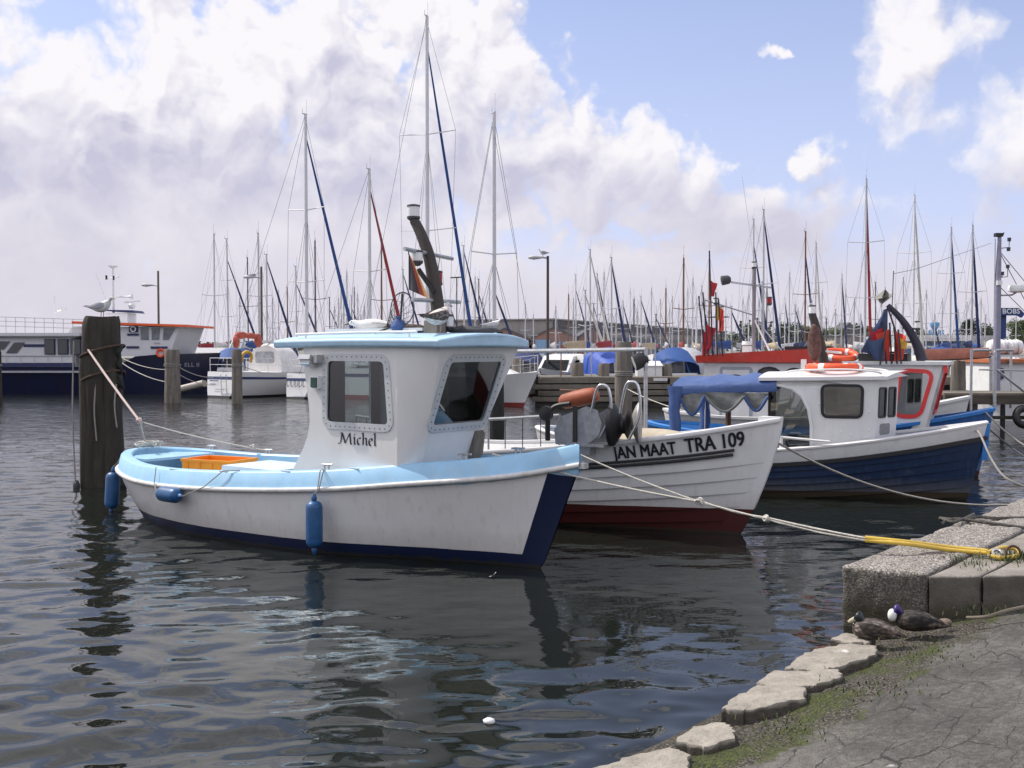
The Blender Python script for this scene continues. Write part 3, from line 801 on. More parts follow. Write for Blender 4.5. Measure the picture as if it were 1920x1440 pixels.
# ------------------------------------------------------------------ small kit shared by the boats
def place(root):
    M = Matrix.Translation(root.location) @ Matrix.Rotation(root.rotation_euler[2], 4, 'Z')
    return lambda x, y, z: M @ Vector((x, y, z))
def local(root):
    M = (Matrix.Translation(root.location) @ Matrix.Rotation(root.rotation_euler[2], 4, 'Z')).inverted()
    return lambda v: M @ v
def lantern(root, c, r=0.045, h=0.12, body=None, name='lantern', lens=None):
    c = Vector(c)
    mb = MB()
    mb.lathe([(r * 0.5, -0.05), (r * 1.1, -0.02), (r * 1.1, 0.0)], 12, c)
    mb.lathe([(r * 1.12, h), (r * 1.1, h + 0.015), (r * 0.5, h + 0.025)], 12, c)
    a = mb.build(name, body or DARK, root)
    MB().lathe([(r, 0.0), (r * 1.02, h * 0.5), (r, h)], 14, c).build('lens', lens or WGLOW, a)
    return a
def ring_tube(mb, c, r, tr, n=20, m=8, M=None):
    c = Vector(c); rings = []
    for i in range(n):
        a = 2 * math.pi * i / n
        ctr = Vector((math.cos(a) * r, math.sin(a) * r, 0)); e = Vector((math.cos(a), math.sin(a), 0)); r_ = []
        for k in range(m):
            b = 2 * math.pi * k / m; v = ctr + e * (tr * math.cos(b)) + Vector((0, 0, tr * math.sin(b)))
            r_.append(c + (M @ v if M else v))
        rings.append(r_)
    rings.append(rings[0]); return mb.loft(rings, caps=False)
def cleat(root, c, ax, s=0.1):
    c, ax = Vector(c), Vector(ax).normalized(); mb = MB()
    mb.tube([c + ax * -s + Vector((0, 0, 0.048)), c + ax * -s * 0.4 + Vector((0, 0, 0.052)), c + ax * s * 0.4 + Vector((0, 0, 0.052)), c + ax * s + Vector((0, 0, 0.06))], [0.008, 0.012, 0.012, 0.008], 6)
    for k in (-0.35, 0.35): mb.tube([c + ax * s * k, c + ax * s * k + Vector((0, 0, 0.05))], 0.012, 6)
    return mb.build('cleat', STEEL, root)
def fender(c, axis, length, r, label, ropes, mate=BLUEF, group='blue fenders'):
    root = thing('fender', label, 'fender', c, 0, group)
    ax = Vector(axis).normalized(); M = ax.to_track_quat('Z', 'Y').to_matrix(); h = length / 2
    prof = [(0.012, -h - 0.05), (0.022, -h - 0.03), (0.03, -h + 0.0)]
    for i in range(7): a = R(90 * i / 6); prof.append((r * (0.25 + 0.75 * math.sin(a)), -h + 0.02 + (r * 0.8) * (1 - math.cos(a))))
    prof += [(r * 1.01, -h * 0.3), (r * 1.01, h * 0.3)]
    for i in range(6, -1, -1): a = R(90 * i / 6); prof.append((r * (0.25 + 0.75 * math.sin(a)), h - 0.02 - (r * 0.8) * (1 - math.cos(a))))
    prof += [(0.03, h), (0.022, h + 0.03), (0.012, h + 0.05)]
    MB().lathe(prof, 18, (0, 0, 0), M).build('body', mate, root, smooth=60)
    for pts in ropes:
        MB().tube([Vector(p) - Vector(c) for p in pts], 0.006, 5).build('rope', ROPE2, root)
    return root
def lettering(root, name, s, size, fn, mate=INK, bold=0.0, sx=1.0, spread=0.0):
    vs, fs = text_tris(s, size, bold)
    mb = MB(); mb.add([fn(x * sx, y) for x, y in vs], fs)
    return mb.build(name, mate, root, smooth=0, recalc=False)
def winding(root, name, frame_w, loop, fn, th, frame_mat, pane_mat, inner_loop=None, rivets=0):
    """window: raised frame ring with a pane as its child; loop = opening outline (ccw)"""
    c = Vector((sum(p[0] for p in loop) / len(loop), sum(p[1] for p in loop) / len(loop)))
    def grow(lp, d):
        n = len(lp); out = []
        for i in range(n):
            a, p, b = Vector(lp[i - 1]), Vector(lp[i]), Vector(lp[(i + 1) % n]); t_ = (b - a)
            nr = Vector((t_.y, -t_.x)).normalized(); out.append(tuple(p + nr * d))
        return out
    outer = grow(loop, frame_w); inn = grow(loop, -0.012)
    mb = MB(); mb.panel([outer, inn], lambda u, v, w_: fn(u, v, w_ + th), th + 0.004)
    if rivets:
        mb.use(1); mid = grow(loop, frame_w * 0.5); P_ = [Vector(p) for p in mid]
        tot = sum((P_[i] - P_[i - 1]).length for i in range(len(P_))); acc = 0; nxt = 0
        for i in range(len(P_)):
            a, b = P_[i - 1], P_[i]; L_ = (b - a).length
            while nxt <= acc + L_:
                p = a.lerp(b, (nxt - acc) / L_ if L_ else 0); nxt += tot / rivets
                q0 = Vector(fn(p.x, p.y, th - 0.002)); q1 = Vector(fn(p.x, p.y, th + 0.004)); mb.tube([q0, q1], [0.0075, 0.005], 7)
            acc += L_
    f = mb.build(name, [frame_mat, DARK] if rivets else frame_mat, root, smooth=30)
    pb = MB(); pb.panel([loop], lambda u, v, w_: fn(u, v, w_ - 0.008), 0.005)
    pb.build('pane', pane_mat, f, smooth=0)
    return f

# ------------------------------------------------------------------ the white and light blue boat in front
NAVY = (0.009, 0.015, 0.048)
def build_michel():
    root = thing('fishing_boat', 'white wheelhouse boat with pale blue gunwale and roof, navy stem and three blue fenders', 'boat', (-2.12, 11.76, 0), R(-37.5), 'small fishing boats moored in a row')
    L = 6.9
    rail = [(0, 1.01), (0.07, 0.90), (0.145, 0.83), (0.23, 0.765), (0.33, 0.685), (0.5, 0.60), (0.66, 0.55), (0.8, 0.535), (0.9, 0.56), (1.0, 0.60)]
    hb = [(0, 0.015), (0.07, 0.25), (0.145, 0.46), (0.33, 0.82), (0.5, 0.99), (0.66, 1.04), (0.78, 0.95), (0.86, 0.81), (0.93, 0.60), (0.97, 0.40), (0.99, 0.23), (1.0, 0.01)]
    bow = lambda z: -0.42 * (1.0 - z) if z >= 0 else -0.42 + z * 1.4
    stern = lambda z: 0.42 * max(0, 1 - z / 0.6) ** 1.3 if z >= 0 else 0.42 - z * 1.2
    H = Hull(L, rail, hb, bow, stern, keel=-0.45, a_bow=0.85, a_mid=0.18, a_stern=0.24)
    pm = paint_z('white topsides over navy boot top', (0.74, 0.725, 0.70), NAVY, 0.125, stem=(L / 2 - 0.42, 0.42, 0.235, NAVY), rough=0.32)
    H.shell(MB()).build('hull', pm, root, smooth=50)
    mb = H.strip(MB(), [(0.012, 0.0), (-0.028, 0.165), (-0.045, 0.178), (-0.15, 0.18), (-0.165, 0.165), (-0.175, -0.12), (-0.06, -0.12)])
    mb.build('gunwale', LBLUE, root, smooth=40)
    # small drains cut in the band read as notches with a plate
    mb = MB()
    for u, side in ((0.42, -1), (0.55, -1), (0.68, -1), (0.30, -1)):
        p, n_ = H.edge(u, 1, side); mb.box(p + n_ * -0.05 + Vector((0, 0, 0.180)), (0.13, 0.03, 0.008), 0)
        mb.build('scupper_plate', mat('pale blue worn edge', (0.55, 0.68, 0.76), 0.5), root); mb = MB()
    H.strip(MB(), [(0.0, -0.032), (0.028, -0.032), (0.042, -0.016), (0.042, 0.004), (0.026, 0.018), (0.0, 0.018)], 0.0, 1.0, 64).build('rub_rail', RUB, root, smooth=60)
    MB().box((L / 2 + 0.02, 0, 0.995), (0.1, 0.07, 0.05)).build('stem_fitting', GALV, root)
    H.deck(MB(), drop=0.10, inset=0.12, u0=0.03, u1=0.985, camber=0.0).build('deck', mat('pale blue deck', (0.40, 0.58, 0.70), 0.6, var=0.12, scale=6, dirt=(0.25, 0.27, 0.27), dirt_amt=0.5), root)
    # raised foredeck
    fd = MB(); rows = []
    for i in range(15):
        u = 0.03 + 0.27 * i / 14; p = H.pt(u, 1, 1); o = max(p.y - 0.15, 0.01); zz = H.sheer(u) + 0.02
        rows.append([Vector((p.x, o * k, zz + 0.05 * (1 - k * k))) for k in (-1, -0.5, 0, 0.5, 1)])
    fd.loft(rows, closed=False, caps=False); fd.build('foredeck', LBLUE, root)
    # --- wheelhouse
    SH = 0.62; zb, zt = 0.50, 2.072
    IN = mat('wheelhouse lining', (0.045, 0.043, 0.042), 0.7, var=0.2)
    wl = mat('wheelhouse white', (0.73, 0.725, 0.70), 0.42, var=0.035, scale=3, bump=0.05, bscale=60, dirt=(0.55, 0.52, 0.45), dirt_amt=0.25)
    aft = [(0.10, zb), (0.16, 0.62), (0.22, 0.72), (0.32, 0.88), (0.42, 1.02), (0.49, 1.15), (0.525, 1.30), (0.52, 1.45), (0.49, 1.62), (0.46, 1.80), (0.44, zt)]
    win = rrect(0.76, 1.29, 1.63, 1.955, 0.05)
    win = rquad([(1.66, 1.31), (1.60, 1.945), (0.80, 1.945), (0.78, 1.31)], 0.07)
    sidepoly = [(1.76, 0.74), (1.76, zt)] + list(reversed(aft))
    wh = MB()
    for sg in (-1, 1):
        fl = lambda u, v, w_, sg=sg: Vector((u, sg * (SH + w_), v))
        wh.panel([sidepoly, win], fl, 0.045, inner=1)
    # corner panels from the side to the raked front
    fx = lambda z: 1.83 + 0.46 * (z - 0.85) / 1.2
    fy = lambda z: 0.30 + 0.30 * max(0, min(1, (z - zb) / (zt - zb))) ** 1.1
    N = 9; zf = 0.74
    for sg in (-1, 1):
        rows, rowi = [], []
        for i in range(N + 1):
            z = zf + (zt - zf) * i / N; a = Vector((1.76, sg * SH, z)); b = Vector((fx(z), sg * fy(z), z))
            mid = a.lerp(b, 0.5) + Vector((0.012, sg * 0.02, 0))
            rows.append([a, mid, b]); rowi.append([a + Vector((0, -sg * 0.045, 0)), mid + Vector((-0.02, -sg * 0.04, 0)), b + Vector((-0.045, 0, 0))])
        wh.use(0).loft(rows, closed=False, caps=False); wh.use(1).loft(rowi, closed=False, caps=False)
    wh.use(0)
    ff = lambda u, v, w_: Vector((fx(v) + w_ * 0.93, u, v - w_ * 0.36))
    fwin = rquad([(0.385, 1.31), (0.39, 1.945), (-0.41, 1.945), (-0.41, 1.31)], 0.06)
    fpoly = [(fy(zf), zf)] + [(fy(zf + (zt - zf) * i / N), zf + (zt - zf) * i / N) for i in range(1, N + 1)]
    fpoly = fpoly + [(-a, b) for a, b in reversed(fpoly)]
    wh.panel([fpoly, fwin], ff, 0.045, inner=1)
    # aft bulkhead with a doorway
    wh.panel([[(-0.575, zb), (-0.22, zb), (-0.22, 1.93), (0.16, 1.93), (0.16, zb), (0.575, zb), (0.575, zt), (-0.575, zt)]], lambda u, v, w_: Vector((0.60 - w_, u, v)), 0.03, inner=1)
    who = wh.build('wheelhouse', [wl, IN], root, smooth=32)
    winding(who, 'window', 0.062, win, lambda u, v, w_: Vector((u, -(SH + w_), v)), 0.013, mat('grey white window frame', (0.55, 0.57, 0.57), 0.45, metal=0.1, var=0.08), GLASS, rivets=44)
    winding(who, 'window', 0.062, win, lambda u, v, w_: Vector((u, (SH + w_), v)), 0.013, _m['grey white window frame'], GLASS, rivets=44)
    winding(who, 'window', 0.062, fwin, ff, 0.013, _m['grey white window frame'], glass('salt dulled window glass', (0.55, 0.57, 0.55), 3.0), rivets=44)
    MB().box((0.85, 0.30, 1.2), (0.42, 0.03, 1.35)).build('door', WHITE, who)
    # dash, wheel and seat inside
    MB().box((1.62, 0, 0.98), (0.4, 1.0, 0.5)).build('console', IN, who)
    wb = MB(); ring_tube(wb, (1.38, -0.05, 1.32), 0.19, 0.014, M=Matrix.Rotation(R(78), 3, 'Y')); wb.tube([(1.38, -0.05, 1.32), (1.5, -0.05, 1.28)], 0.02); wb.build('steering_wheel', BLACK, who)
    MB().tube([(1.88, -0.30, 1.24), (1.88, -0.30, 1.27), (1.88, -0.30, 1.46)], [0.075, 0.07, 0.004], 10).build('red_cone', REDP, who)
    # --- roof
    rb = MB(); rings = []; hw = 0.70
    for i in range(13):
        f = i / 12; x = 0.03 + 2.33 * f
        wdt = hw * (1.0 - 0.02 * (1 - f))
        bulge = 0.0
        ring = []
        for k in range(-8, 9):
            y = k / 8; ring.append(Vector((x + (0.09 * (1 - y * y) if i == 12 else 0.07 * (1 - y * y) if i == 11 else 0), y * wdt, 2.138 + 0.068 * (1 - y * y) + 0.012 * math.sin(f * 3.1))))
        for k in range(8, -9, -1):
            y = k / 8; ring.append(Vector((x + (0.09 * (1 - y * y) if i == 12 else 0.07 * (1 - y * y) if i == 11 else 0), y * wdt * 0.985, 2.062 + 0.012 * math.sin(f * 3.1) + 0.012 * (1 - y * y))))
        rings.append(ring)
    rb.loft(rings)
    roof = rb.build('roof', RBLUE, root, smooth=40)
    bv = roof.modifiers.new('soft edges', 'BEVEL'); bv.width = 0.022; bv.segments = 3; bv.limit_method = 'ANGLE'; bv.angle_limit = R(50)
    tb = MB(); tb.box((1.2, 0, 2.226), (2.1, 0.9, 0.008)); 
    rl = MB(); z = 2.205
    rl.tube([(0.30, -0.60, z), (1.2, -0.60, z + 0.012), (2.0, -0.60, z + 0.012)], 0.013, 8)
    for x in (0.45, 1.9): rl.tube([(x, -0.60, 2.15), (x, -0.60, z)], 0.012, 6)
    rl.tube([(0.30, 0.60, z), (1.2, 0.60, z + 0.012), (2.0, 0.60, z + 0.012)], 0.013, 8)
    for x in (0.45, 1.9): rl.tube([(x, 0.60, 2.15), (x, 0.60, z)], 0.012, 6)
    rl.build('roof_rail', WGLOW, roof)
    MB().beam((0.4, -0.2, 2.25), (1.7, -0.15, 2.25), 0.10, 0.03).build('plank', WHITE2, roof)
    # --- name: strokes of a broad pen
    nib = Vector((math.cos(R(38)), math.sin(R(38)))) * 0.074
    ST = [[(0.0, 0.03), (0.1, 0.2), (0.2, 0.96)], [(0.17, 0.97), (0.26, 0.8), (0.46, 0.08)], [(0.46, 0.08), (0.82, 0.97)], [(0.83, 0.97), (0.86, 0.6), (0.90, 0.08), (1.0, 0.04)], [(0.05, 0.93), (0.2, 0.97)], [(-0.12, 0.03), (0.06, 0.03)],
          [(1.10, 0.58), (1.19, 0.64), (1.20, 0.1), (1.30, 0.05)], [(1.17, 0.80), (1.22, 0.92)],
          [(1.68, 0.56), (1.60, 0.63), (1.48, 0.55), (1.43, 0.3), (1.50, 0.06), (1.58, 0.03), (1.70, 0.10)],
          [(1.80, 0.97), (1.88, 1.02), (1.88, 0.03)], [(1.88, 0.48), (2.0, 0.63), (2.12, 0.56), (2.14, 0.1), (2.22, 0.04)],
          [(2.34, 0.34), (2.58, 0.44), (2.54, 0.6), (2.45, 0.64), (2.36, 0.5), (2.34, 0.25), (2.42, 0.05), (2.50, 0.03), (2.62, 0.11)],
          [(2.70, 1.0), (2.80, 1.06), (2.79, 0.14), (2.88, 0.05)]]
    lb = MB()
    for st in ST:
        pts = [Vector((p.x, p.y)) for p in spline([(a, b, 0) for a, b in st], 5)] if len(st) > 2 else [Vector(p) for p in st]
        for a, b in zip(pts, pts[1:]):
            qs = [a - nib, b - nib, b + nib, a + nib]
            lb.add([Vector((0.97 + q_.x * 0.177, -(SH + 0.003), 1.105 + q_.y * 0.115)) for q_ in qs], [(0, 1, 2, 3)])
    lb.build('lettering', INK, who, smooth=0, recalc=False)
    # --- lights on the wheelhouse
    gl = MB().box((0.665, -SH - 0.035, 1.715), (0.125, 0.06, 0.125)).build('side_light', WGLOW, who)
    MB().box((0.67, -SH - 0.068, 1.715), (0.085, 0.02, 0.10)).build('green_lens', mat('green lens', (0.005, 0.06, 0.04), 0.2), gl)
    fl = MB(); fl.box((0.60, -SH - 0.08, 1.955), (0.17, 0.12, 0.05), Matrix.Rotation(R(-20), 3, 'X')); fl.box((0.72, -SH - 0.05, 1.955), (0.05, 0.1, 0.08))
    fo = fl.build('flood_lamp', mat('aluminium lamp body', (0.5, 0.5, 0.5), 0.4, metal=0.5), who)
    MB().box((0.60, -SH - 0.085, 1.91), (0.15, 0.10, 0.05), Matrix.Rotation(R(-20), 3, 'X')).build('lens', mat('lamp glass', (0.45, 0.48, 0.48), 0.1), fo)
    # timber chock by the wheelhouse front
    MB().box((1.93, 0.36, 1.06), (0.05, 0.14, 0.34), Matrix.Rotation(R(8), 3, 'Y')).box((1.90, 0.47, 1.05), (0.05, 0.05, 0.30), Matrix.Rotation(R(8), 3, 'Y')).build('timber_chock', WOODG, root)
    # --- cleats, engine box
    W_ = place(root)
    for s_, sd_ in ((2.43, -1), (6.2, 1), (5.35, 1), (1.0, -1), (0.9, 1)):
        u = s_ / L; p = H.pt(u, 1, sd_); cleat(root, (p.x, p.y - sd_ * 0.09, p.z + 0.178), (1, 0, 0), 0.085)
    MB().box((-0.42, -0.32, 0.62), (0.95, 0.72, 0.30), taper=0.94).build('engine_box', mat('pale blue box', (0.55, 0.66, 0.72), 0.5, var=0.08), root)
    MB().box((-2.82, 0, 0.70), (0.55, 1.0, 0.03)).build('stern_bench', LBLUE, root)
    # --- short bent mast on the roof
    mx = MB(); pts = spline([(1.76, 0.0, 2.20), (1.72, 0, 2.55), (1.63, 0, 2.95), (1.52, 0, 3.20), (1.42, 0, 3.36)], 5)
    mx.tube(pts, [0.074 - 0.024 * i / (len(pts) - 1) for i in range(len(pts))], 10)
    mast = mx.build('mast', WOODD, root, smooth=50)
    MB().box((1.80, -0.12, 2.27), (0.16, 0.14, 0.13)).build('mast_step', WOODG, mast)
    MB().tube([(1.62, -0.36, 3.035), (1.62, 0.36, 2.985)], 0.021, 8).build('crosstree', GALV, mast)
    MB().tube([(1.72, -0.36, 2.535), (1.72, 0.36, 2.535)], 0.021, 8).build('crosstree', GALV, mast)
    lantern(mast, (1.41, 0, 3.40), 0.062, 0.10)
    lantern(mast, (1.60, -0.16, 2.93), 0.058, 0.085)
    lantern(mast, (1.80, 0.10, 2.28), 0.042, 0.10)
    rr = lantern(mast, (1.60, 0.16, 2.73), 0.042, 0.10, lens=mat('red lens', (0.30, 0.01, 0.012), 0.25))
    MB().tube([(1.60, 0.16, 2.86), (1.62, 0.16, 2.99)], 0.004, 4).tube(spline([(1.60, 0.16, 2.68), (1.63, 0.18, 2.6), (1.60, 0.2, 2.45), (1.68, 0.22, 2.36)], 4), 0.005, 4).build('cable', BLACK, rr)
    MB().tube([(1.74, -0.06, 2.62), (1.60, -0.14, 2.85)], 0.025, 6).build('bracket', BLACK, mast)
    MB().tube([(1.78, 0.24, 2.28), (1.78, 0.24, 2.78)], 0.006, 5).beam((1.70, 0.24, 2.78), (1.86, 0.24, 2.78), 0.012, 0.012).build('antenna', DARK, mast)
    return root, H
MI, MIH = build_michel()
MW = place(MI)
# ------------------------------------------------------------------ second boat: white clinker boat
def build_janmaat():
    root = thing('fishing_boat', 'white clinker boat with black lettering and number on its bow and red bottom', 'boat', (0.115, 13.45, 0), R(-35), 'small fishing boats moored in a row')
    L = 6.8
    sheer = [(0, 1.30), (0.07, 1.20), (0.15, 1.10), (0.31, 0.955), (0.5, 0.83), (0.66, 0.765), (0.85, 0.78), (1, 0.86)]
    hb = [(0, 0.018), (0.05, 0.22), (0.1, 0.40), (0.15, 0.55), (0.3, 0.86), (0.5, 1.03), (0.7, 1.0), (0.85, 0.8), (0.94, 0.5), (0.98, 0.25), (1, 0.01)]
    bow = lambda z: -0.33 * max(0, (1.3 - z) / 1.03) ** 1.4 if z > 0.27 else -0.33 - 0.55 * (0.27 - z)
    stern = lambda z: 0.25 * max(0, 0.86 - z)
    H = Hull(L, sheer, hb, bow, stern, keel=-0.5, a_bow=0.95, a_mid=0.33, a_stern=0.8, laps=9, lap=0.032, lap_top=0.83)
    RED = (0.07, 0.013, 0.011)
    pm = paint_z('white clinker planking over red bottom', (0.73, 0.725, 0.71), RED, 0.255, slope=0.012, rough=0.4)
    H.shell(MB(), 44).build('hull', pm, root, smooth=40)
    H.strip(MB(), [(0.022, -0.03), (0.03, -0.01), (0.022, 0.012), (-0.03, 0.018), (-0.07, 0.012), (-0.07, -0.02)]).build('gunwale', WHITE, root, smooth=50)
    H.inner(MB(), 0.36, 0.05).build('bulwark', WHITE2, root)
    for t_ in (0.845, 0.815):
        H.strip(MB(), [(0.0, -0.017), (0.03, -0.013), (0.034, 0.0), (0.03, 0.013), (0.0, 0.017)], 0.055, 1.0, t=t_).build('rub_rail', BLACK, root, smooth=50)
    # stem post
    sb = MB(); rows = []
    for i in range(15):
        z = -0.4 + 1.72 * i / 14; x = L / 2 + bow(z); rows.append([Vector((x - 0.22, -0.075, z)), Vector((x + 0.025, -0.022, z)), Vector((x + 0.025, 0.022, z)), Vector((x - 0.22, 0.075, z))])
    sb.loft(rows).build('stem', pm, root)
    H.deck(MB(), 0.36, 0.06, camber=0.02).build('deck', mat('grey deck paint', (0.30, 0.31, 0.31), 0.7, dirt=(0.12, 0.11, 0.1)), root)
    for s, x0, x1, cap in (('JAN MAAT', 1.66, 1.00, 0.135), ('TRA 109', 0.905, 0.335, 0.155)):
        vs, fs = text_tris(s, 1.0, 0.0, 0.12)
        xa, xb = min(v[0] for v in vs), max(v[0] for v in vs); ym = max(v[1] for v in vs)
        fine = MB()
        def fn(x, y):
            xl = L / 2 - (x0 + (x1 - x0) * (x - xa) / (xb - xa)); u = (L / 2 - xl) / L
            return H.side_map(xl, H.z(u, 0.845) + 0.05 + y / ym * cap, -1, 0.012)
        for dx, dy in ((-0.03, -0.012), (0.03, 0.012), (-0.03, 0.012), (0.03, -0.012), (0, 0)): fine.add([fn(x + dx, y + dy) for x, y in vs], fs)
        fine.build('lettering', INK, root, smooth=0, recalc=False)
    # galvanised net hauler on the near gunwale
    nh = MB(); yb = -0.86
    pl = [(1.22, 0.98), (1.60, 0.98), (1.78, 1.10), (1.82, 1.24), (1.76, 1.38), (1.62, 1.42), (1.30, 1.30), (1.20, 1.14)]
    nh.panel([list(pl)], lambda u, v, w_: Vector((u - 0.08, yb - 0.1 + w_, v)), 0.012)
    nh.panel([[(a * 0.72 + 0.52, 0.98 + (b - 0.98) * 0.95) for a, b in pl]], lambda u, v, w_: Vector((u + 0.02, yb + 0.10 + w_, v)), 0.012)
    nh.box((1.52, yb, 0.99), (0.5, 0.24, 0.03)).box((1.5, yb, 0.94), (0.12, 0.12, 0.12))
    hauler = nh.build('net_hauler', GALV, root, smooth=20)
    Mx = Matrix.Rotation(R(90), 3, 'Y') 
    Mx = Matrix.Rotation(R(15), 3, 'Z') @ Mx
    MB().lathe([(0.05, -0.05), (0.24, -0.04), (0.235, 0.0), (0.10, 0.09), (0.10, 0.12), (0.16, 0.16)], 24, (1.80, yb + 0.06, 1.22), Mx).build('drum', BLACK, hauler)
    MB().lathe([(0.09, 0.14), (0.20, 0.19), (0.235, 0.215), (0.24, 0.23), (0.10, 0.245), (0.05, 0.25)], 24, (1.84, yb + 0.10, 1.24), Matrix.Rotation(R(22), 3, 'Z') @ Matrix.Rotation(R(90), 3, 'Y')).build('drum_flange', mat('dull worn steel', (0.34, 0.33, 0.32), 0.55, metal=0.4, var=0.35, scale=6, dirt=(0.1, 0.08, 0.06)), hauler, smooth=25)
    for xx, hh in ((1.62, 1.66), (1.98, 1.70)):
        MB().tube(spline([(xx - 0.02, yb - 0.1, 1.36), (xx + 0.05, yb - 0.11, hh - 0.06), (xx + 0.11, yb - 0.1, hh), (xx + 0.19, yb - 0.08, hh - 0.05), (xx + 0.20, yb - 0.06, 1.35), (xx + 0.08, yb - 0.08, 1.08)], 6), 0.016, 8).build('guard_hoop', STEEL, hauler, smooth=60)
    MB().tube(spline([(1.04, yb - 0.12, 1.02), (1.06, yb - 0.14, 1.28), (1.12, yb - 0.1, 1.40), (1.3, yb - 0.06, 1.44)], 5), [0.03] * 16, 8).lathe([(0.01, -0.01), (0.085, 0.0), (0.085, 0.05), (0.01, 0.06)], 14, (1.06, yb - 0.16, 1.33), Matrix.Rotation(R(90), 3, 'X')).build('roller', BLACK, hauler)
    MB().beam((1.40, yb - 0.12, 1.42), (1.40, yb - 0.125, 1.02), 0.05, 0.012).build('strap', BLACK, hauler)
    # guard rail with thin stanchions, aft of the hauler
    rp = [H.pt(u, 1, -1) for u in (0.33, 0.42, 0.52, 0.62, 0.72, 0.80)]
    rm = MB(); rm.tube([p + Vector((0, 0.06, 0.36 + 0.05 * i / 5)) for i, p in enumerate(rp)], 0.017, 8)
    guard = rm.build('guard_rail', GALV, root)
    sm = MB()
    for k in range(15):
        u = 0.33 + 0.47 * k / 14; p = H.pt(u, 1, -1) + Vector((0, 0.06, 0)); MB().tube([p, p + Vector((0, 0, 0.37 + 0.05 * k / 14))], 0.006 if k % 4 else 0.013, 5).build('stanchion', DARK if k % 4 else GALV, guard)
    # post with spot lamp, and the long boom it carries
    pz = H.pt(0.29, 1, 1); X0 = Vector((pz.x, pz.y - 0.12, 0.7))
    MB().tube([X0, X0 + Vector((0, 0, 1.36))], 0.026, 8).build('post', GALV, root)
    MB().tube([X0 + Vector((0, 0, 1.35)), Vector((-2.4, 0.4, 2.0))], 0.026, 8).build('boom', GALV, root)
    MB().tube([(-2.4, 0.4, 0.5), (-2.4, 0.4, 2.0)], 0.03, 8).build('boom_gallows', GALV, root)
    lm = MB(); Ml = Vector((-0.75, -0.6, -0.35)).normalized().to_track_quat('Z', 'Y').to_matrix(); lc = X0 + Vector((-0.10, -0.03, 1.20))
    lm.lathe([(0.03, -0.14), (0.07, -0.12), (0.095, -0.05), (0.105, 0.02), (0.105, 0.05)], 18, lc, Ml)
    lm.tube([X0 + Vector((0, 0, 1.26)), lc + Vector((0, 0, 0.02))], 0.014, 6); la = lm.build('spot_lamp', BLACK, root)
    MB().lathe([(0.085, 0.045), (0.085, 0.052)], 18, lc, Ml).build('lens', mat('lamp lens', (0.55, 0.55, 0.5), 0.12), la)
    tp = MB(); tp.ell((1.9, -0.1, 1.02), (0.55, 0.28, 0.12), 8); tp.build('folded_tarpaulin', mat('beige tarpaulin', (0.46, 0.40, 0.30), 0.8, bump=0.8, bscale=8), root)
    return root, H
JM, JMH = build_janmaat(); JW = place(JM)
# orange float lying on top of the hauler
fc = JW(1.36, -0.83, 1.50)
fo = thing('float', 'orange sausage float lashed on top of the net hauler', 'float', fc, R(-35))
MB().lathe([(0.02, -0.25), (0.06, -0.24), (0.085, -0.2), (0.095, -0.05), (0.095, 0.08), (0.085, 0.2), (0.06, 0.24), (0.02, 0.25)], 14, (0, 0, 0), Matrix.Rotation(R(78), 3, 'Y')).build('body', mat('faded orange float', (0.34, 0.085, 0.035), 0.6, var=0.2, dirt=(0.2, 0.08, 0.05)), fo, smooth=60)
MB().tube([(x, 0.085 * math.cos(a), 0.085 * math.sin(a)) for x, a in ((-0.25, 1.6), (-0.1, 1.4), (0.05, 1.7), (0.2, 1.3))], 0.014, 6).build('rope', mat('brown rope', (0.16, 0.09, 0.06), 0.85), fo)

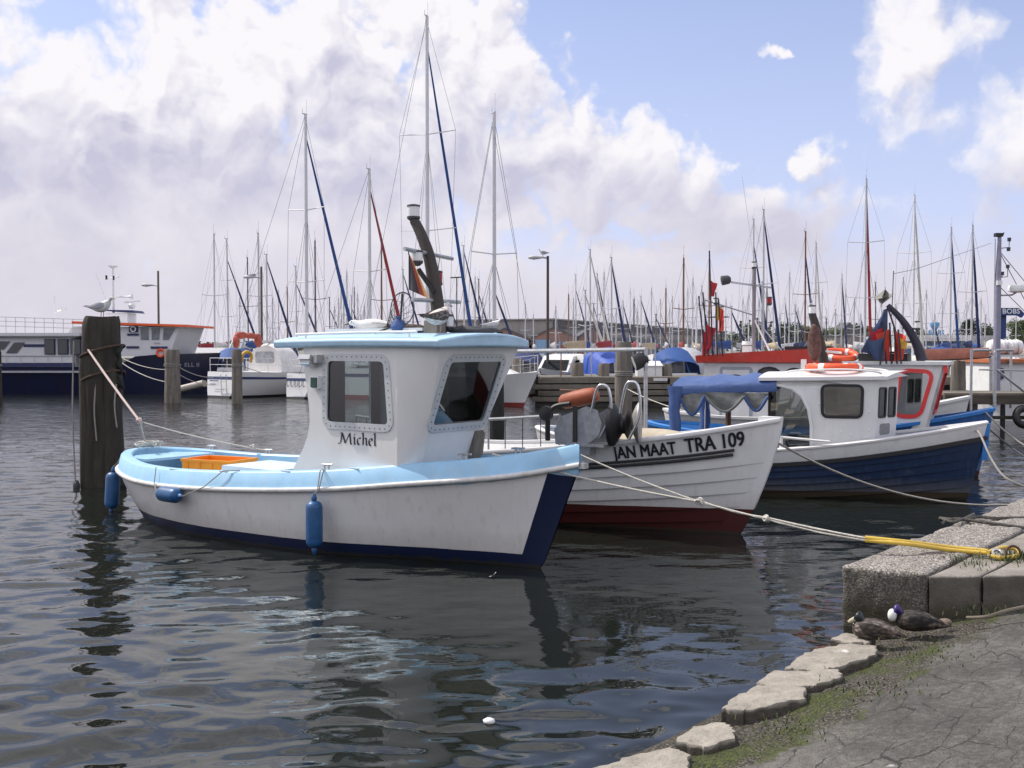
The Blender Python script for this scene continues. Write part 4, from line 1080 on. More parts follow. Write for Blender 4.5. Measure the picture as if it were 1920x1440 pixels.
# ------------------------------------------------------------------ third boat: white bulwark over dark blue clinker hull, canopy aft
def build_blue():
    root = thing('fishing_boat', 'dark blue clinker boat with white bulwark, white cabin and blue canvas canopy', 'boat', (3.41, 15.8, 0), R(-25), 'small fishing boats moored in a row')
    L = 6.6; bh = 0.20
    gun = [(0, 1.06), (0.06, 0.98), (0.13, 0.89), (0.25, 0.765), (0.4, 0.66), (0.6, 0.62), (0.8, 0.66), (1, 0.80)]
    sheer = [(u, z - bh) for u, z in gun]
    hb = [(0, 0.02), (0.05, 0.24), (0.1, 0.43), (0.17, 0.62), (0.3, 0.88), (0.5, 1.04), (0.7, 1.0), (0.85, 0.78), (0.94, 0.48), (0.98, 0.24), (1, 0.01)]
    bow = lambda z: -0.26 * (0.8 - z) if z > 0 else -0.21 + 0.9 * z
    H = Hull(L, sheer, hb, bow, lambda z: 0.25 * max(0, 0.5 - z), keel=-0.5, a_bow=0.9, a_mid=0.33, a_stern=0.75, laps=10, lap=0.03)
    BL = (0.011, 0.030, 0.080)
    pm = paint_z('dark blue clinker planking', BL, (0.05, 0.035, 0.02), 0.10, rough=0.4, dirt=(0.10, 0.13, 0.18), amt=0.35)
    H.shell(MB(), 44).build('hull', pm, root, smooth=40)
    H.strip(MB(), [(0.004, 0.0), (0.03, bh), (-0.03, bh), (-0.04, -0.05), (-0.02, -0.05)]).build('bulwark', mat('white bulwark paint', (0.68, 0.68, 0.67), 0.45, var=0.06, dirt=(0.35, 0.33, 0.3), dirt_amt=0.4), root, smooth=50)
    H.strip(MB(), [(0.0, -0.03), (0.036, -0.028), (0.036, 0.02), (0.0, 0.025)]).build('rub_rail', BLACK, root)
    H.strip(MB(), [(0.045, bh - 0.012), (0.05, bh + 0.012), (0.01, bh + 0.03), (-0.04, bh + 0.022), (-0.05, bh - 0.01)]).build('gunwale', WHITE, root, smooth=60)
    H.deck(MB(), 0.10, 0.06, camber=0.02).build('deck', mat('blue deck paint', (0.07, 0.16, 0.34), 0.6, dirt=(0.1, 0.1, 0.1)), root)
    MB().beam((L / 2 + 0.0, 0, 0.55), (L / 2 + 0.03, 0, 1.05), 0.09, 0.07).build('stem_head', mat('bright blue paint', (0.03, 0.19, 0.52), 0.4), root)
    # cabin
    IN = _m['wheelhouse lining']; SH = 0.70; zb, zt = 0.45, 1.655
    wl = mat('white cabin paint', (0.70, 0.70, 0.685), 0.42, var=0.05, dirt=(0.45, 0.42, 0.36), dirt_amt=0.35)
    cb_ = MB()
    arc = [(1.12, zb), (1.12, 1.0), (1.08, 1.22), (0.99, 1.40), (0.86, 1.50), (0.70, 1.545), (0.56, 1.55)]
    yy = lambda u: SH - 0.17 * max(0, (u - 1.0) / 0.92)
    poly = [(1.92, zb), (1.97, zt), (1.1, zt), (0.54, zt)] + list(reversed(arc)) + [(1.121, zb)]
    win = rquad([(1.76, 1.13), (1.77, 1.545), (1.26, 1.545), (1.27, 1.13)], 0.07)
    for sg in (-1, 1): cb_.panel([poly, win], lambda u, v, w_, sg=sg: Vector((u, sg * (yy(u) + w_), v)), 0.04, inner=1)
    fx = lambda z: 1.92 + 0.05 * (z - zb) / (zt - zb)
    fmap = lambda u, v, w_: Vector((fx(v) + w_ + 0.22 * (1 - abs(u) / 0.53), u, v))
    for sg in (-1, 1):
        wa = rquad([(sg * 0.47, 1.12), (sg * 0.29, 1.12), (sg * 0.30, 1.52), (sg * 0.48, 1.52)][::(1 if sg > 0 else -1)], 0.03)
        wb_ = rquad([(sg * 0.23, 1.12), (sg * 0.05, 1.12), (sg * 0.06, 1.52), (sg * 0.24, 1.52)][::(1 if sg > 0 else -1)], 0.03)
        outer = [(0.0, zb), (sg * 0.53, zb), (sg * 0.53, zt), (0.0, zt)]
        cb_.panel([outer, wa, wb_], fmap, 0.04, inner=1)
    cabin = cb_.build('cabin', [wl, IN], root, smooth=30)
    winding(cabin, 'window', 0.028, win, lambda u, v, w_: Vector((u, -(yy(u) + w_), v)), 0.012, BLACK, glass('salt dulled window glass', (0.55, 0.57, 0.55), 3.0))
    winding(cabin, 'window', 0.028, win, lambda u, v, w_: Vector((u, (yy(u) + w_), v)), 0.012, BLACK, glass('salt dulled window glass', (0.55, 0.57, 0.55), 3.0))
    for sg in (-1, 1):
        for a, b in ((0.29, 0.47), (0.05, 0.23)):
            winding(cabin, 'window', 0.014, rquad([(sg * b, 1.12), (sg * a, 1.12), (sg * (a + 0.01), 1.52), (sg * (b + 0.01), 1.52)][::(1 if sg > 0 else -1)], 0.03), fmap, 0.008, BLACK, DGL)
    MB().panel([rrect(-0.42, 0.88, -0.18, 1.03, 0.03)], lambda u, v, w_: fmap(u, v, w_ + 0.01), 0.008).build('vent_plate', mat('grey plate', (0.25, 0.25, 0.25), 0.6), cabin)
    at = MB()
    a2 = [(x, z) for x, z in arc]
    at.tube([(x, -SH - 0.012, z) for x, z in a2], 0.022, 6).build('arch_trim', WHITE, cabin)
    MB().panel([[(0.56, zb + 0.1), (1.12, zb + 0.1)] + arc[1:]], lambda u, v, w_: Vector((u, -SH + 0.02 + w_ + 0.012 * math.sin(u * 45), v)), 0.004).build('clear_curtain', glass('scratched clear plastic', (0.42, 0.43, 0.40), 1.2), cabin, smooth=0)
    bt = MB()
    random.seed(3)
    for x, z in ((1.2, 1.62), (1.45, 1.63), (1.7, 1.62), (1.86, 1.62), (1.86, 1.2), (1.86, 0.95), (1.5, 0.92), (1.64, 0.88), (1.25, 0.95), (1.22, 1.3), (1.55, 0.72), (1.66, 0.72), (1.84, 0.85)):
        bt.ell((x, -yy(x) - 0.004, z), (0.014, 0.008, 0.014), 5)
    bt.build('bolt_heads', WGLOW, cabin)
    rf = MB(); rings = []
    for i in range(9):
        f = i / 8; x = 0.40 + 1.70 * f; hw = 0.755 - 0.17 * max(0, (x - 1.0) / 1.0); ring = []
        for k in range(-6, 7): ring.append(Vector((x + (0.22 * (1 - abs(k) / 6) if f > 0.99 else 0), hw * k / 6, 1.685 + 0.07 * (1 - (k / 6) ** 2) - 0.03 * (1 - f))))
        for k in range(6, -7, -1): ring.append(Vector((x + (0.22 * (1 - abs(k) / 6) if f > 0.99 else 0), hw * k / 6, 1.64 + 0.04 * (1 - (k / 6) ** 2) - 0.03 * (1 - f))))
        rings.append(ring)
    rf.loft(rings); roof = rf.build('roof', WHITE, root, smooth=40)
    rl = MB(); rl.tube(spline([(0.75, -0.62, 1.72), (0.9, -0.62, 1.755), (1.5, -0.62, 1.775), (1.9, -0.6, 1.755), (2.02, -0.55, 1.72)], 4), 0.014, 6).tube(spline([(0.75, 0.62, 1.72), (0.9, 0.62, 1.755), (1.5, 0.62, 1.775), (1.9, 0.6, 1.755), (2.02, 0.55, 1.72)], 4), 0.014, 6)
    rl.build('grab_rail', WHITE, roof)
    # canopy
    cv = MB(); rings = []
    prof = [(-0.86, 1.40), (-0.87, 1.50), (-0.80, 1.56), (-0.45, 1.63), (0, 1.66), (0.45, 1.63), (0.80, 1.56), (0.87, 1.50), (0.86, 1.40)]
    for i in range(13):
        f = i / 12; x = 0.66 - 1.46 * f; sagz = -0.05 * abs(math.sin(f * math.pi * 3)) * 0.6
        ring = []
        for y, z in prof:
            dz = sagz if abs(y) < 0.8 else 0.0
            edge = -0.04 * (1 - f) if abs(y) > 0.8 else 0
            ring.append(Vector((x - 0.02 * math.sin(z * 9 + f * 7), y * (0.86 + 0.14 * f), z + dz + 0.07 * (1 - f) + 0.010 * math.sin(f * 23 + y * 5))))
        rings.append(ring)
    inn = [[v + Vector((0, -0.012 * (1 if v.y > 0 else -1), -0.012)) for v in r] for r in rings]
    cv.loft(rings, closed=False, caps=False).loft(inn, closed=False, caps=False)
    can = cv.build('canopy', CANB, root, smooth=70)
    # hanging corner post cover
    pc = MB()
    for sg in (-1, 1):
        rr = []
        for i in range(9):
            z = 1.52 - 0.97 * i / 8; wv_ = 0.012 * math.sin(i * 1.7)
            hw2 = 0.085 + 0.03 * max(0, 1 - i / 2)
            rr.append([Vector((-0.78 + hw2 * math.cos(a) + wv_, sg * 0.84 + 0.06 * math.sin(a), z)) for a in [2 * math.pi * k / 10 for k in range(10)]])
        MB().loft(rr).build('canopy_leg', CANB, can, smooth=60)
    # rolled clear side curtains hanging in swags
    clear = mat('crumpled clear plastic', (0.16, 0.165, 0.155), 0.18, var=0.35, scale=4, bump=0.9, bscale=7, spec=0.7)
    for k, (xa, xb, d0, d1, dp) in enumerate(((0.55, 0.22, 0.10, 0.16, 0.20), (0.22, -0.34, 0.12, 0.12, 0.22), (-0.34, -0.72, 0.14, 0.10, 0.28))):
        sw = MB(); rr = []
        for i in range(11):
            f = i / 10; x = xa + (xb - xa) * f; low = 1.42 - dp * math.sin(math.pi * f) - 0.03
            top = 1.44
            rr.append([Vector((x, -0.83 + 0.03 * math.sin(6 * f + j) * j / 4, top + (low - top) * j / 4)) for j in range(5)])
        sw.loft(rr, closed=False, caps=False).build('clear_curtain', clear, can, smooth=70)
        rl_ = MB(); rl_.tube([r[-1] for r in rr], 0.022, 7).build('curtain_hem', CANB if k != 1 else clear, can, smooth=60)
    fr = MB(); fr.tube([(-0.76, -0.78, 0.55), (-0.76, -0.8, 1.45), (-0.76, 0, 1.62), (-0.76, 0.8, 1.45), (-0.76, 0.78, 0.55)], 0.014, 6); fr.build('canopy_frame', STEEL, can)
    MB().tube([(-0.3, 0.4, 0.5), (-0.3, 0.4, 1.55)], 0.045, 8).build('timber_post', WOODB, root)
    MB().tube([(0.55, -0.55, 0.5), (0.55, -0.55, 1.5)], 0.055, 8).build('brown_post', mat('dark brown post', (0.06, 0.035, 0.03), 0.6), root)
    pt_ = MB(); pt_.tube([(-0.2, -0.9, 0.86), (0.5, -0.93, 0.86), (1.4, -0.9, 0.80)], 0.018, 6)
    for x in (0.0, 0.75): pt_.tube([(x, -0.92, 0.55), (x, -0.92, 0.86)], 0.03, 6)
    pt_.build('side_rail', WHITE, root)
    return root, H
BB, BBH = build_blue(); BW = place(BB)
def lifebuoy(loc, label, r=0.30, tr=0.06, M=None, group='lifebuoys'):
    o = thing('lifebuoy', label, 'lifebuoy', loc, 0, group)
    mb = MB(); ring_tube(mb, (0, 0, 0), r, tr, 26, 10, M); mb.build('ring', ORED, o, smooth=60)
    for k in range(4):
        a = R(45 + 90 * k); mb = MB(); pts = []
        for i in range(3):
            b = a + (i - 1) * 0.11
            q_ = []
            for j in range(10):
                g = 2 * math.pi * j / 10; v = Vector((math.cos(b) * (r + (tr + 0.003) * math.cos(g)), math.sin(b) * (r + (tr + 0.003) * math.cos(g)), (tr + 0.003) * math.sin(g))); q_.append(M @ v if M else v)
            pts.append(q_)
        mb.loft(pts, caps=False).build('white_band', WGLOW, o, smooth=60)
    return o
lifebuoy(BW(1.35, -0.18, 1.80), 'orange lifebuoy lying flat on the white cabin roof of the blue clinker boat', 0.34, 0.055)

# ------------------------------------------------------------------ fourth boat: blue boat behind, red framed window
BRED = mat('red window surround', (0.70, 0.05, 0.045), 0.4)
def build_fourth():
    root = thing('fishing_boat', 'bright blue boat whose white wheelhouse has red window surrounds', 'boat', (5.07, 18.23, 0), R(-25), 'small fishing boats moored in a row')
    L = 5.8
    sheer = [(0, 1.10), (0.1, 0.97), (0.25, 0.82), (0.45, 0.68), (0.7, 0.62), (1, 0.74)]
    hb = [(0, 0.02), (0.06, 0.24), (0.15, 0.52), (0.3, 0.84), (0.5, 1.0), (0.7, 0.97), (0.85, 0.75), (0.95, 0.4), (1, 0.01)]
    H = Hull(L, sheer, hb, lambda z: -0.2 * (1.1 - z), lambda z: 0.25 * max(0, 0.7 - z), keel=-0.45, a_bow=0.95, a_mid=0.34, a_stern=0.75, laps=8)
    pm = paint_z('bright blue planking', (0.02, 0.10, 0.30), (0.06, 0.02, 0.02), 0.1, rough=0.4)
    H.shell(MB(), 36).build('hull', pm, root, smooth=40)
    H.strip(MB(), [(0.03, -0.03), (0.034, 0.02), (-0.07, 0.025), (-0.07, -0.02)]).build('gunwale', _m['bright blue paint'], root)
    H.inner(MB(), 0.34, 0.05).build('bulwark', _m['bright blue paint'], root)
    H.deck(MB(), 0.34, 0.06).build('deck', _m['grey deck paint'], root)
    SH, zb, zt = 0.62, 0.55, 1.80; wl = WHITE2
    wb = MB(); win = rquad([(1.82, 1.0), (2.00, 1.68), (1.56, 1.70), (1.46, 1.0)], 0.12)
    for sg in (-1, 1): wb.panel([[(1.94, zb), (1.98, 0.9), (2.20, zt), (0.75, zt), (0.75, zb)], win], lambda u, v, w_, sg=sg: Vector((u, sg * (SH + w_), v)), 0.04, inner=1)
    fx = lambda z: 1.98 + 0.22 * (z - 0.9) / 0.9
    fw = rquad([(0.46, 1.05), (0.46, 1.68), (-0.46, 1.68), (-0.46, 1.05)], 0.1)
    wb.panel([[(SH, zb), (SH, zt), (-SH, zt), (-SH, zb)], fw], lambda u, v, w_: Vector((fx(v) + w_, u, v)), 0.04, inner=1)
    wb.panel([[(SH, zb), (SH, zt), (-SH, zt), (-SH, zb)]], lambda u, v, w_: Vector((0.76 - w_, u, v)), 0.04, inner=1)
    wh = wb.build('wheelhouse', [wl, _m['wheelhouse lining']], root, smooth=30)
    for sg in (-1, 1): winding(wh, 'window', 0.05, win, lambda u, v, w_, sg=sg: Vector((u, sg * (SH + w_), v)), 0.015, BRED, glass('salt dulled window glass', (0.55, 0.57, 0.55), 3.0))
    winding(wh, 'window', 0.05, fw, lambda u, v, w_: Vector((fx(v) + w_, u, v)), 0.015, BRED, _m['salt dulled window glass'])
    MB().box((1.45, 0, 1.83), (1.62, 1.36, 0.055)).build('roof', WHITE2, root)
    MB().box((1.25, -0.1, 1.92), (0.75, 0.8, 0.12)).box((1.3, -0.1, 2.0), (0.5, 0.7, 0.03)).build('roof_box', BLACK, root)
    MB().box((2.20, -0.63, 1.74), (0.06, 0.03, 0.12)).build('red_light', BRED, root)
    mp = spline([(1.82, 0.0, 1.85), (1.72, 0, 2.15), (1.52, 0, 2.5), (1.27, 0, 2.78)], 6)
    mast = MB().tube(mp, [0.09 - 0.05 * i / (len(mp) - 1) for i in range(len(mp))], 8).build('mast', mat('black mast', (0.018, 0.015, 0.03), 0.5), root, smooth=60)
    lantern(mast, (1.74, -0.12, 2.40), 0.04, 0.09)
    rr = MB(); c = Vector((1.20, 0, 2.92))
    for a, b_, d in ((Vector((1, 0.2, 0.3)), Vector((0, 1, 0.2)), 0), (Vector((0.2, 0, 1)), Vector((0, 1, -0.1)), 0), (Vector((1, -0.6, 0)), Vector((0.2, 0.2, 1)), 0)):
        a, b_ = a.normalized() * 0.17, b_.normalized() * 0.13; n_ = a.cross(b_).normalized() * 0.003
        rr.add([c + a + n_, c + b_ + n_, c - a + n_, c - b_ + n_, c + a - n_, c + b_ - n_, c - a - n_, c - b_ - n_], [(0, 1, 2, 3), (7, 6, 5, 4), (0, 4, 5, 1), (1, 5, 6, 2), (2, 6, 7, 3), (3, 7, 4, 0)])
    rr.build('radar_reflector', mat('dull metal plates', (0.25, 0.25, 0.22), 0.6, metal=0.3), mast, smooth=0)
    MB().tube([(1.33, 0.05, 2.6), (1.35, 0.06, 3.35)], 0.008, 5).build('flag_staff', DARK, mast)
    MB().beam((1.5, 0, 2.4), (1.78, 0, 2.38), 0.03, 0.03).build('bracket', DARK, mast)
    ct = MB()
    for i in range(8):
        ring_tube(ct, (2.45 - 0.02 * i, -0.2 + 0.05 * (i % 3), 0.74 + 0.012 * i), 0.19 - 0.012 * (i % 4), 0.014, 16, 5)
    ct.build('rope_coil', ROPE, root)
    return root, H
F4, F4H = build_fourth(); FW = place(F4)
lifebuoy(FW(0.55, -0.30, 1.96), 'orange lifebuoy propped up against the black box on a wheelhouse roof', 0.27, 0.05, Matrix.Rotation(R(14), 3, 'X'))

# ------------------------------------------------------------------ fifth boat: red roof coaming
def build_fifth():
    root = thing('fishing_boat', 'white fishing boat with red roof coaming and two steel masts', 'boat', (5.97, 21.5, 0), R(-25), 'small fishing boats moored in a row')
    L = 6.0
    sheer = [(0, 1.15), (0.15, 0.95), (0.4, 0.75), (0.7, 0.7), (1, 0.78)]
    hb = [(0, 0.02), (0.06, 0.26), (0.15, 0.56), (0.3, 0.9), (0.5, 1.08), (0.7, 1.05), (0.85, 0.85), (0.95, 0.5), (1, 0.01)]
    H = Hull(L, sheer, hb, lambda z: -0.2 * (1.15 - z), lambda z: 0.2 * max(0, 0.7 - z), keel=-0.45, a_bow=0.95, a_mid=0.34, a_stern=0.7, laps=8)
    H.shell(MB(), 36).build('hull', paint_z('white planking of the red roofed boat', (0.66, 0.66, 0.65), (0.02, 0.04, 0.12), 0.12), root, smooth=40)
    H.strip(MB(), [(0.03, -0.03), (0.034, 0.02), (-0.07, 0.025), (-0.07, -0.02)]).build('gunwale', WHITE2, root)
    H.inner(MB(), 0.34, 0.05).build('bulwark', WHITE2, root)
    H.deck(MB(), 0.34, 0.06).build('deck', _m['grey deck paint'], root)
    SH, zb, zt = 0.72, 0.55, 1.78; GR = mat('grey door', (0.33, 0.36, 0.40), 0.5)
    wb = MB()
    def arch(x0, x1, z0, z1): 
        r = (x1 - x0) / 2; c = (x0 + x1) / 2
        return [(x1, z0), (x1, z1 - r * 0.6)] + [(c + r * math.cos(R(a)), z1 - r * 0.6 + r * 0.6 * math.sin(R(a))) for a in range(30, 180, 30)] + [(x0, z1 - r * 0.6), (x0, z0)]
    wins = [arch(-0.85, -0.42, 1.30, 1.68), arch(-0.28, -0.02, 1.36, 1.66), arch(0.08, 0.30, 1.36, 1.66)]
    for sg in (-1, 1): wb.panel([[(0.55, zb), (0.62, zt), (-1.9, zt), (-1.9, zb)]] + wins, lambda u, v, w_, sg=sg: Vector((u, sg * (SH + w_), v)), 0.04, inner=1)
    for x_ in (-1.9, 0.58): wb.panel([[(SH, zb), (SH, zt), (-SH, zt), (-SH, zb)]], lambda u, v, w_, x_=x_: Vector((x_ + w_, u, v)), 0.04, inner=1)
    wh = wb.build('wheelhouse', [WHITE2, _m['wheelhouse lining']], root, smooth=30)
    for w_i in wins: winding(wh, 'window', 0.03, w_i, lambda u, v, w_: Vector((u, -(SH + w_), v)), 0.012, BLACK, DGL)
    dr = MB(); da = arch(-1.48, -1.10, 1.22, 1.52)
    dr.panel([[(-1.02, zb + 0.05), (-1.02, 1.64), (-1.56, 1.64), (-1.56, zb + 0.05)], da], lambda u, v, w_: Vector((u, -(SH + 0.02 + w_), v)), 0.018)
    door = dr.build('door', WHITE2, wh); winding(door, 'window', 0.03, da, lambda u, v, w_: Vector((u, -(SH + 0.025 + w_), v)), 0.012, DARK, DGL)
    fr = MB(); ring = rrect(-1.62, zb, -0.96, 1.70, 0.06); fr.panel([ring, rrect(-1.565, zb + 0.04, -1.015, 1.645, 0.05)], lambda u, v, w_: Vector((u, -(SH + 0.016 + w_), v)), 0.014); fr.build('door_frame', GR, wh)
    cm = MB()
    for sg in (-1, 1):
        cm.loft([[Vector((x, sg * y, z)) for y, z in ((0.74 , 1.77), (0.86, 1.80), (0.90, 2.02 + dz), (0.87, 2.02 + dz), (0.76, 1.82))] for x, dz in ((-2.08, -0.10), (-1.2, -0.03), (0.2, 0.04), (0.72, 0.06), (0.78, -0.02))])
    for x_, s2 in ((-2.06, -1), (0.75, 1)):
        cm.loft([[Vector((x_ - s2 * 0.05, y, 1.77)), Vector((x_, y, 2.0 if s2 > 0 else 1.93)), Vector((x_ - s2 * 0.05, y, 2.0 if s2 > 0 else 1.93)), Vector((x_ - s2 * 0.12, y, 1.79))] for y in (-0.86, 0.86)])
    roof = MB().box((-0.65, 0, 1.80), (2.7, 1.5, 0.05)).build('roof', WHITE2, root)
    cm.build('roof_coaming', REDP, roof, smooth=30)
    for x_, wd in ((0.10, 0.75), (-0.1, 0.6)): MB().box((x_, 0.25 if wd > 0.7 else -0.35, 2.03), (wd * 0.9, 0.34, 0.16)).build('roof_box', BLACK, roof)
    # masts
    m1 = MB(); m1.tube([(-1.10, 0.0, 1.8), (-1.10, 0.0, 3.72)], 0.04, 8); mast = m1.build('mast', mat('grey mast paint', (0.22, 0.2, 0.22), 0.5), root)
    MB().beam((-1.55, -0.25, 3.43), (-0.80, 0.2, 3.32), 0.035, 0.035).build('crosstree', GALV, mast)
    lantern(mast, (-1.10, 0, 3.74), 0.05, 0.09)
    MB().lathe([(0.05, -0.1), (0.09, -0.06), (0.1, 0.08), (0.09, 0.09)], 12, (-1.62, -0.28, 3.47), Vector((-0.9, -0.4, -0.15)).normalized().to_track_quat('Z', 'Y').to_matrix()).build('search_light', DARK, mast)
    lantern(mast, (-0.82, 0.18, 3.0), 0.05, 0.11, lens=_m['red lens'])
    MB().tube([(-0.94, 0.05, 1.8), (-0.94, 0.05, 3.45)], 0.02, 6).build('side_pole', GALV, mast)
    MB().tube([(-1.10, 0, 2.75), (-2.1, -0.1, 3.08)], 0.016, 6).build('boom', GALV, mast)
    MB().tube([(-1.12, 0, 2.72), (-0.72, -0.1, 1.95)], 0.02, 6).build('strut', WGLOW, mast)
    MB().tube([(-1.10, 0, 2.72), (-0.55, 0.2, 2.0)], 0.014, 6).build('strut', GALV, mast)
    m2 = MB().tube([(-1.85, -0.1, 1.8), (-1.85, -0.1, 3.0)], 0.03, 8).build('mast', mast.data.materials[0], root)
    lantern(m2, (-1.87, -0.1, 3.02), 0.05, 0.08); lantern(m2, (-1.74, -0.14, 2.84), 0.045, 0.08)
    ring_tube(MB(), (0, 0, 0), 0.1, 0.01).v
    hb_ = MB(); ring_tube(hb_, (-1.82, -0.1, 2.72), 0.22, 0.01, 16, 5); hb_.build('lamp_ring', DARK, m2)
    MB().tube([(-1.1, 0, 3.8), (-1.35, -0.05, 5.6)], 0.006, 4).build('whip_aerial', WGLOW, mast)
    MB().box((-1.3, 0.3, 2.02), (0.16, 0.16, 0.2)).lathe([(0.03, 0.1), (0.12, 0.13), (0.1, 0.2)], 10, (-1.3, 0.3, 2.02)).build('horn', WGLOW, roof)
    return root, H
F5, F5H = build_fifth(); VW = place(F5)

# ------------------------------------------------------------------ marker poles with flags
def flag_mesh(mb, top, h, wdt, lean, droop, seed, widen=-0.35):
    """a limp flag hanging from a staff: folds run down"""
    random.seed(seed); rows = []
    for i in range(9):
        f = i / 8; row = []
        for j in range(7):
            g = j / 6
            x = lean.x * g * wdt * (1 + widen * f) + 0.03 * math.sin(g * 9 + seed + f * 2) * g
            y = lean.y * g * wdt * (1 + widen * f) + 0.03 * math.cos(g * 8 + seed * 1.7 + f * 3) * g
            row.append(Vector(top) + Vector((x, y, -f * h * (1 - 0.25 * g) - droop * g)))
        rows.append(row)
    bk = [[v + Vector((0.004, 0.004, 0)) for v in r] for r in rows]
    return mb.loft(rows, closed=False, caps=False).loft(bk, closed=False, caps=False)
def marker(foot, head, col, label, seed, fl=0.45, wd=0.28, colname='red', lean=(1, -0.3), at=0.62, widen=-0.35, group='marker poles with flags'):
    foot, head = Vector(foot), Vector(head)
    o = thing('marker_pole', label, 'flag pole', foot, 0, group)
    MB().tube([(0, 0, 0), head - foot], 0.014, 6).build('pole', mat('black pole', (0.02, 0.02, 0.03), 0.6), o)
    p = (head - foot) * at
    fmat = mat(colname + ' flag cloth', col, 0.85, var=0.18, scale=6)
    flag_mesh(MB(), p, fl, wd, Vector((lean[0], lean[1], 0)), 0.08, seed, widen).build('flag', fmat, o, smooth=70)
    return o
RD, BLF, YL, OR = (0.42, 0.025, 0.035), (0.055, 0.085, 0.165), (0.62, 0.36, 0.05), (0.62, 0.06, 0.035)
mk = [(1322, 668, 1310, 555, RD, 'red', 'leftmost marker pole on the red roofed boat, red cloth low down', 0.42, 0.5, 0.22), (1328, 668, 1318, 548, RD, 'red', 'black marker pole with dark red cloth, beside the leftmost pole of the red roofed boat', 0.5, 0.5, 0.22),
      (1336, 668, 1330, 470, RD, 'bright red', 'tall black marker pole on the red roofed boat with a red pennant halfway', 0.72, 0.32, 0.17), (1345, 668, 1342, 548, YL, 'yellow', 'marker pole with yellow cloth beside the short lamp mast', 0.80, 0.30, 0.16),
      (1355, 668, 1347, 560, OR, 'orange', 'marker pole with long orange cloth on the red roofed boat', 0.85, 0.5, 0.14)]
for i, (x0, y0, x1, y1, c, cn, lab, at, fl, wd) in enumerate(mk):
    marker(P(x0, y0, 21.2 - 0.06 * i), P(x1, y1, 21.2 - 0.06 * i), c, lab, 11 + i, fl * 1.0, wd * 0.75, cn, at=at)
mk2 = [(1700, 684, 1664, 575, BLF, 'faded blue', 'furled blue flag pole leaning against the black curved mast, tallest of the bundle', 0.99, 0.85, 0.10, (-1, -0.2)), (1662, 682, 1655, 602, RD, 'red', 'red flag pole at the left of the bundle by the black mast', 0.85, 0.55, 0.2, (-1, -0.3)),
       (1672, 682, 1668, 605, OR, 'bright orange red', 'orange red flag pole in the middle of the bundle by the black mast', 0.85, 0.52, 0.22, (-1, -0.3)), (1682, 682, 1676, 610, OR, 'bright orange red', 'orange red flag pole nearest the black curved mast', 0.85, 0.5, 0.2, (0.8, -0.5)),
       (1650, 684, 1660, 620, BLF, 'dark blue', 'dark blue flag pole lowest in the bundle, beside the orange lifebuoy', 0.8, 0.36, 0.3, (-1, -0.1)), (1690, 682, 1684, 618, YL, 'yellow', 'yellow flag pole half hidden in the bundle by the black mast', 0.78, 0.16, 0.10, (1, -0.5))]
for i, (x0, y0, x1, y1, c, cn, lab, at, fl, wd, ln) in enumerate(mk2):
    marker(P(x0, y0, 17.1 - 0.05 * i), P(x1, y1, 17.2 - 0.05 * i), c, lab, 31 + i, fl, wd, cn, lean=ln, at=at, widen=3.2 if i == 0 else -0.35)
# dark leaning mast on the cabin roof of the blue boat, with lantern and hung net bag
_l = local(BB)
def build_roof_mast():
    a, b = _l(P(1545, 694, 15.75)), _l(P(1523, 590, 15.75))
    pts = spline([a, a.lerp(b, 0.45) + Vector((0.03, 0, 0)), b], 6)
    m = MB().tube(pts, [0.085 - 0.03 * i / (len(pts) - 1) for i in range(len(pts))], 9).build('mast', WOODD, BB, smooth=60)
    lantern(m, b + Vector((0, 0, 0.02)), 0.05, 0.10)
    MB().tube([a.lerp(b, 0.35), a.lerp(b, 0.35) + Vector((0.32, -0.1, -0.03))], 0.018, 6).build('bracket', WGLOW, m)
    MB().box(_l(P(1507, 688, 15.4)), (0.07, 0.07, 0.22)).build('vent_pipe', WHITE2, BB); MB().box(_l(P(1516, 692, 15.3)), (0.09, 0.07, 0.12)).build('vent_box', mat('beige box', (0.4, 0.36, 0.3), 0.7), BB)
    MB().box(_l(P(1537, 694, 15.0)), (0.14, 0.1, 0.12), Matrix.Rotation(0.5, 3, 'X'), taper=0.5).build('roof_fitting', WHITE2, BB)
build_roof_mast()
c = P(1527, 640, 15.55); nb = MB(); nb.ell((0, 0, 0), (0.10, 0.08, 0.24), 10)
nb.v = [tuple(Vector(v) * (1 + 0.28 * noise.noise(Vector(v) * 9)) - Vector((0.0, 0, 0.05 * (v[2] < 0)))) for v in nb.v]
o = nb.build('net_bag', mat('faded red brown net', (0.12, 0.065, 0.055), 0.95, var=0.5, scale=14, bump=0.9, bscale=30), smooth=70); o.location = c; tag(o, 'faded red brown net bag hung on the leaning dark mast above the white cabin', 'net bag')
# ------------------------------------------------------------------ things on and around the light blue boat
hp = MIH.pt
def mw_edge(s_, side, out=0.0, dz=0.0):
    p, n = MIH.edge(s_ / MIH.L, 1, side); v = p + n * out; return MW(v.x, v.y, v.z + dz)
AXM = Vector((math.cos(R(-37.5)), math.sin(R(-37.5)), 0))
c3 = mw_edge(2.42, -1, 0.11, 0.0); c3.z = 0.335
top3 = mw_edge(2.42, -1, -0.06, 0.19)
fender(c3, (0, 0, 1), 0.50, 0.083, 'blue fender hanging upright against the white hull amidships', [[c3 + Vector((0, 0, 0.29)), mw_edge(2.42, -1, 0.055, 0.0), mw_edge(2.42, -1, 0.01, 0.18), top3], [c3 + Vector((0, 0, 0.30)), mw_edge(2.40, -1, 0.06, 0.0), mw_edge(2.38, -1, 0.012, 0.18), top3]])
c2 = mw_edge(4.55, -1, 0.10, 0.0); c2.z = 0.47
ax2 = (mw_edge(4.3, -1) - mw_edge(4.8, -1)); ax2.z = 0.0; ax2 = ax2.normalized()
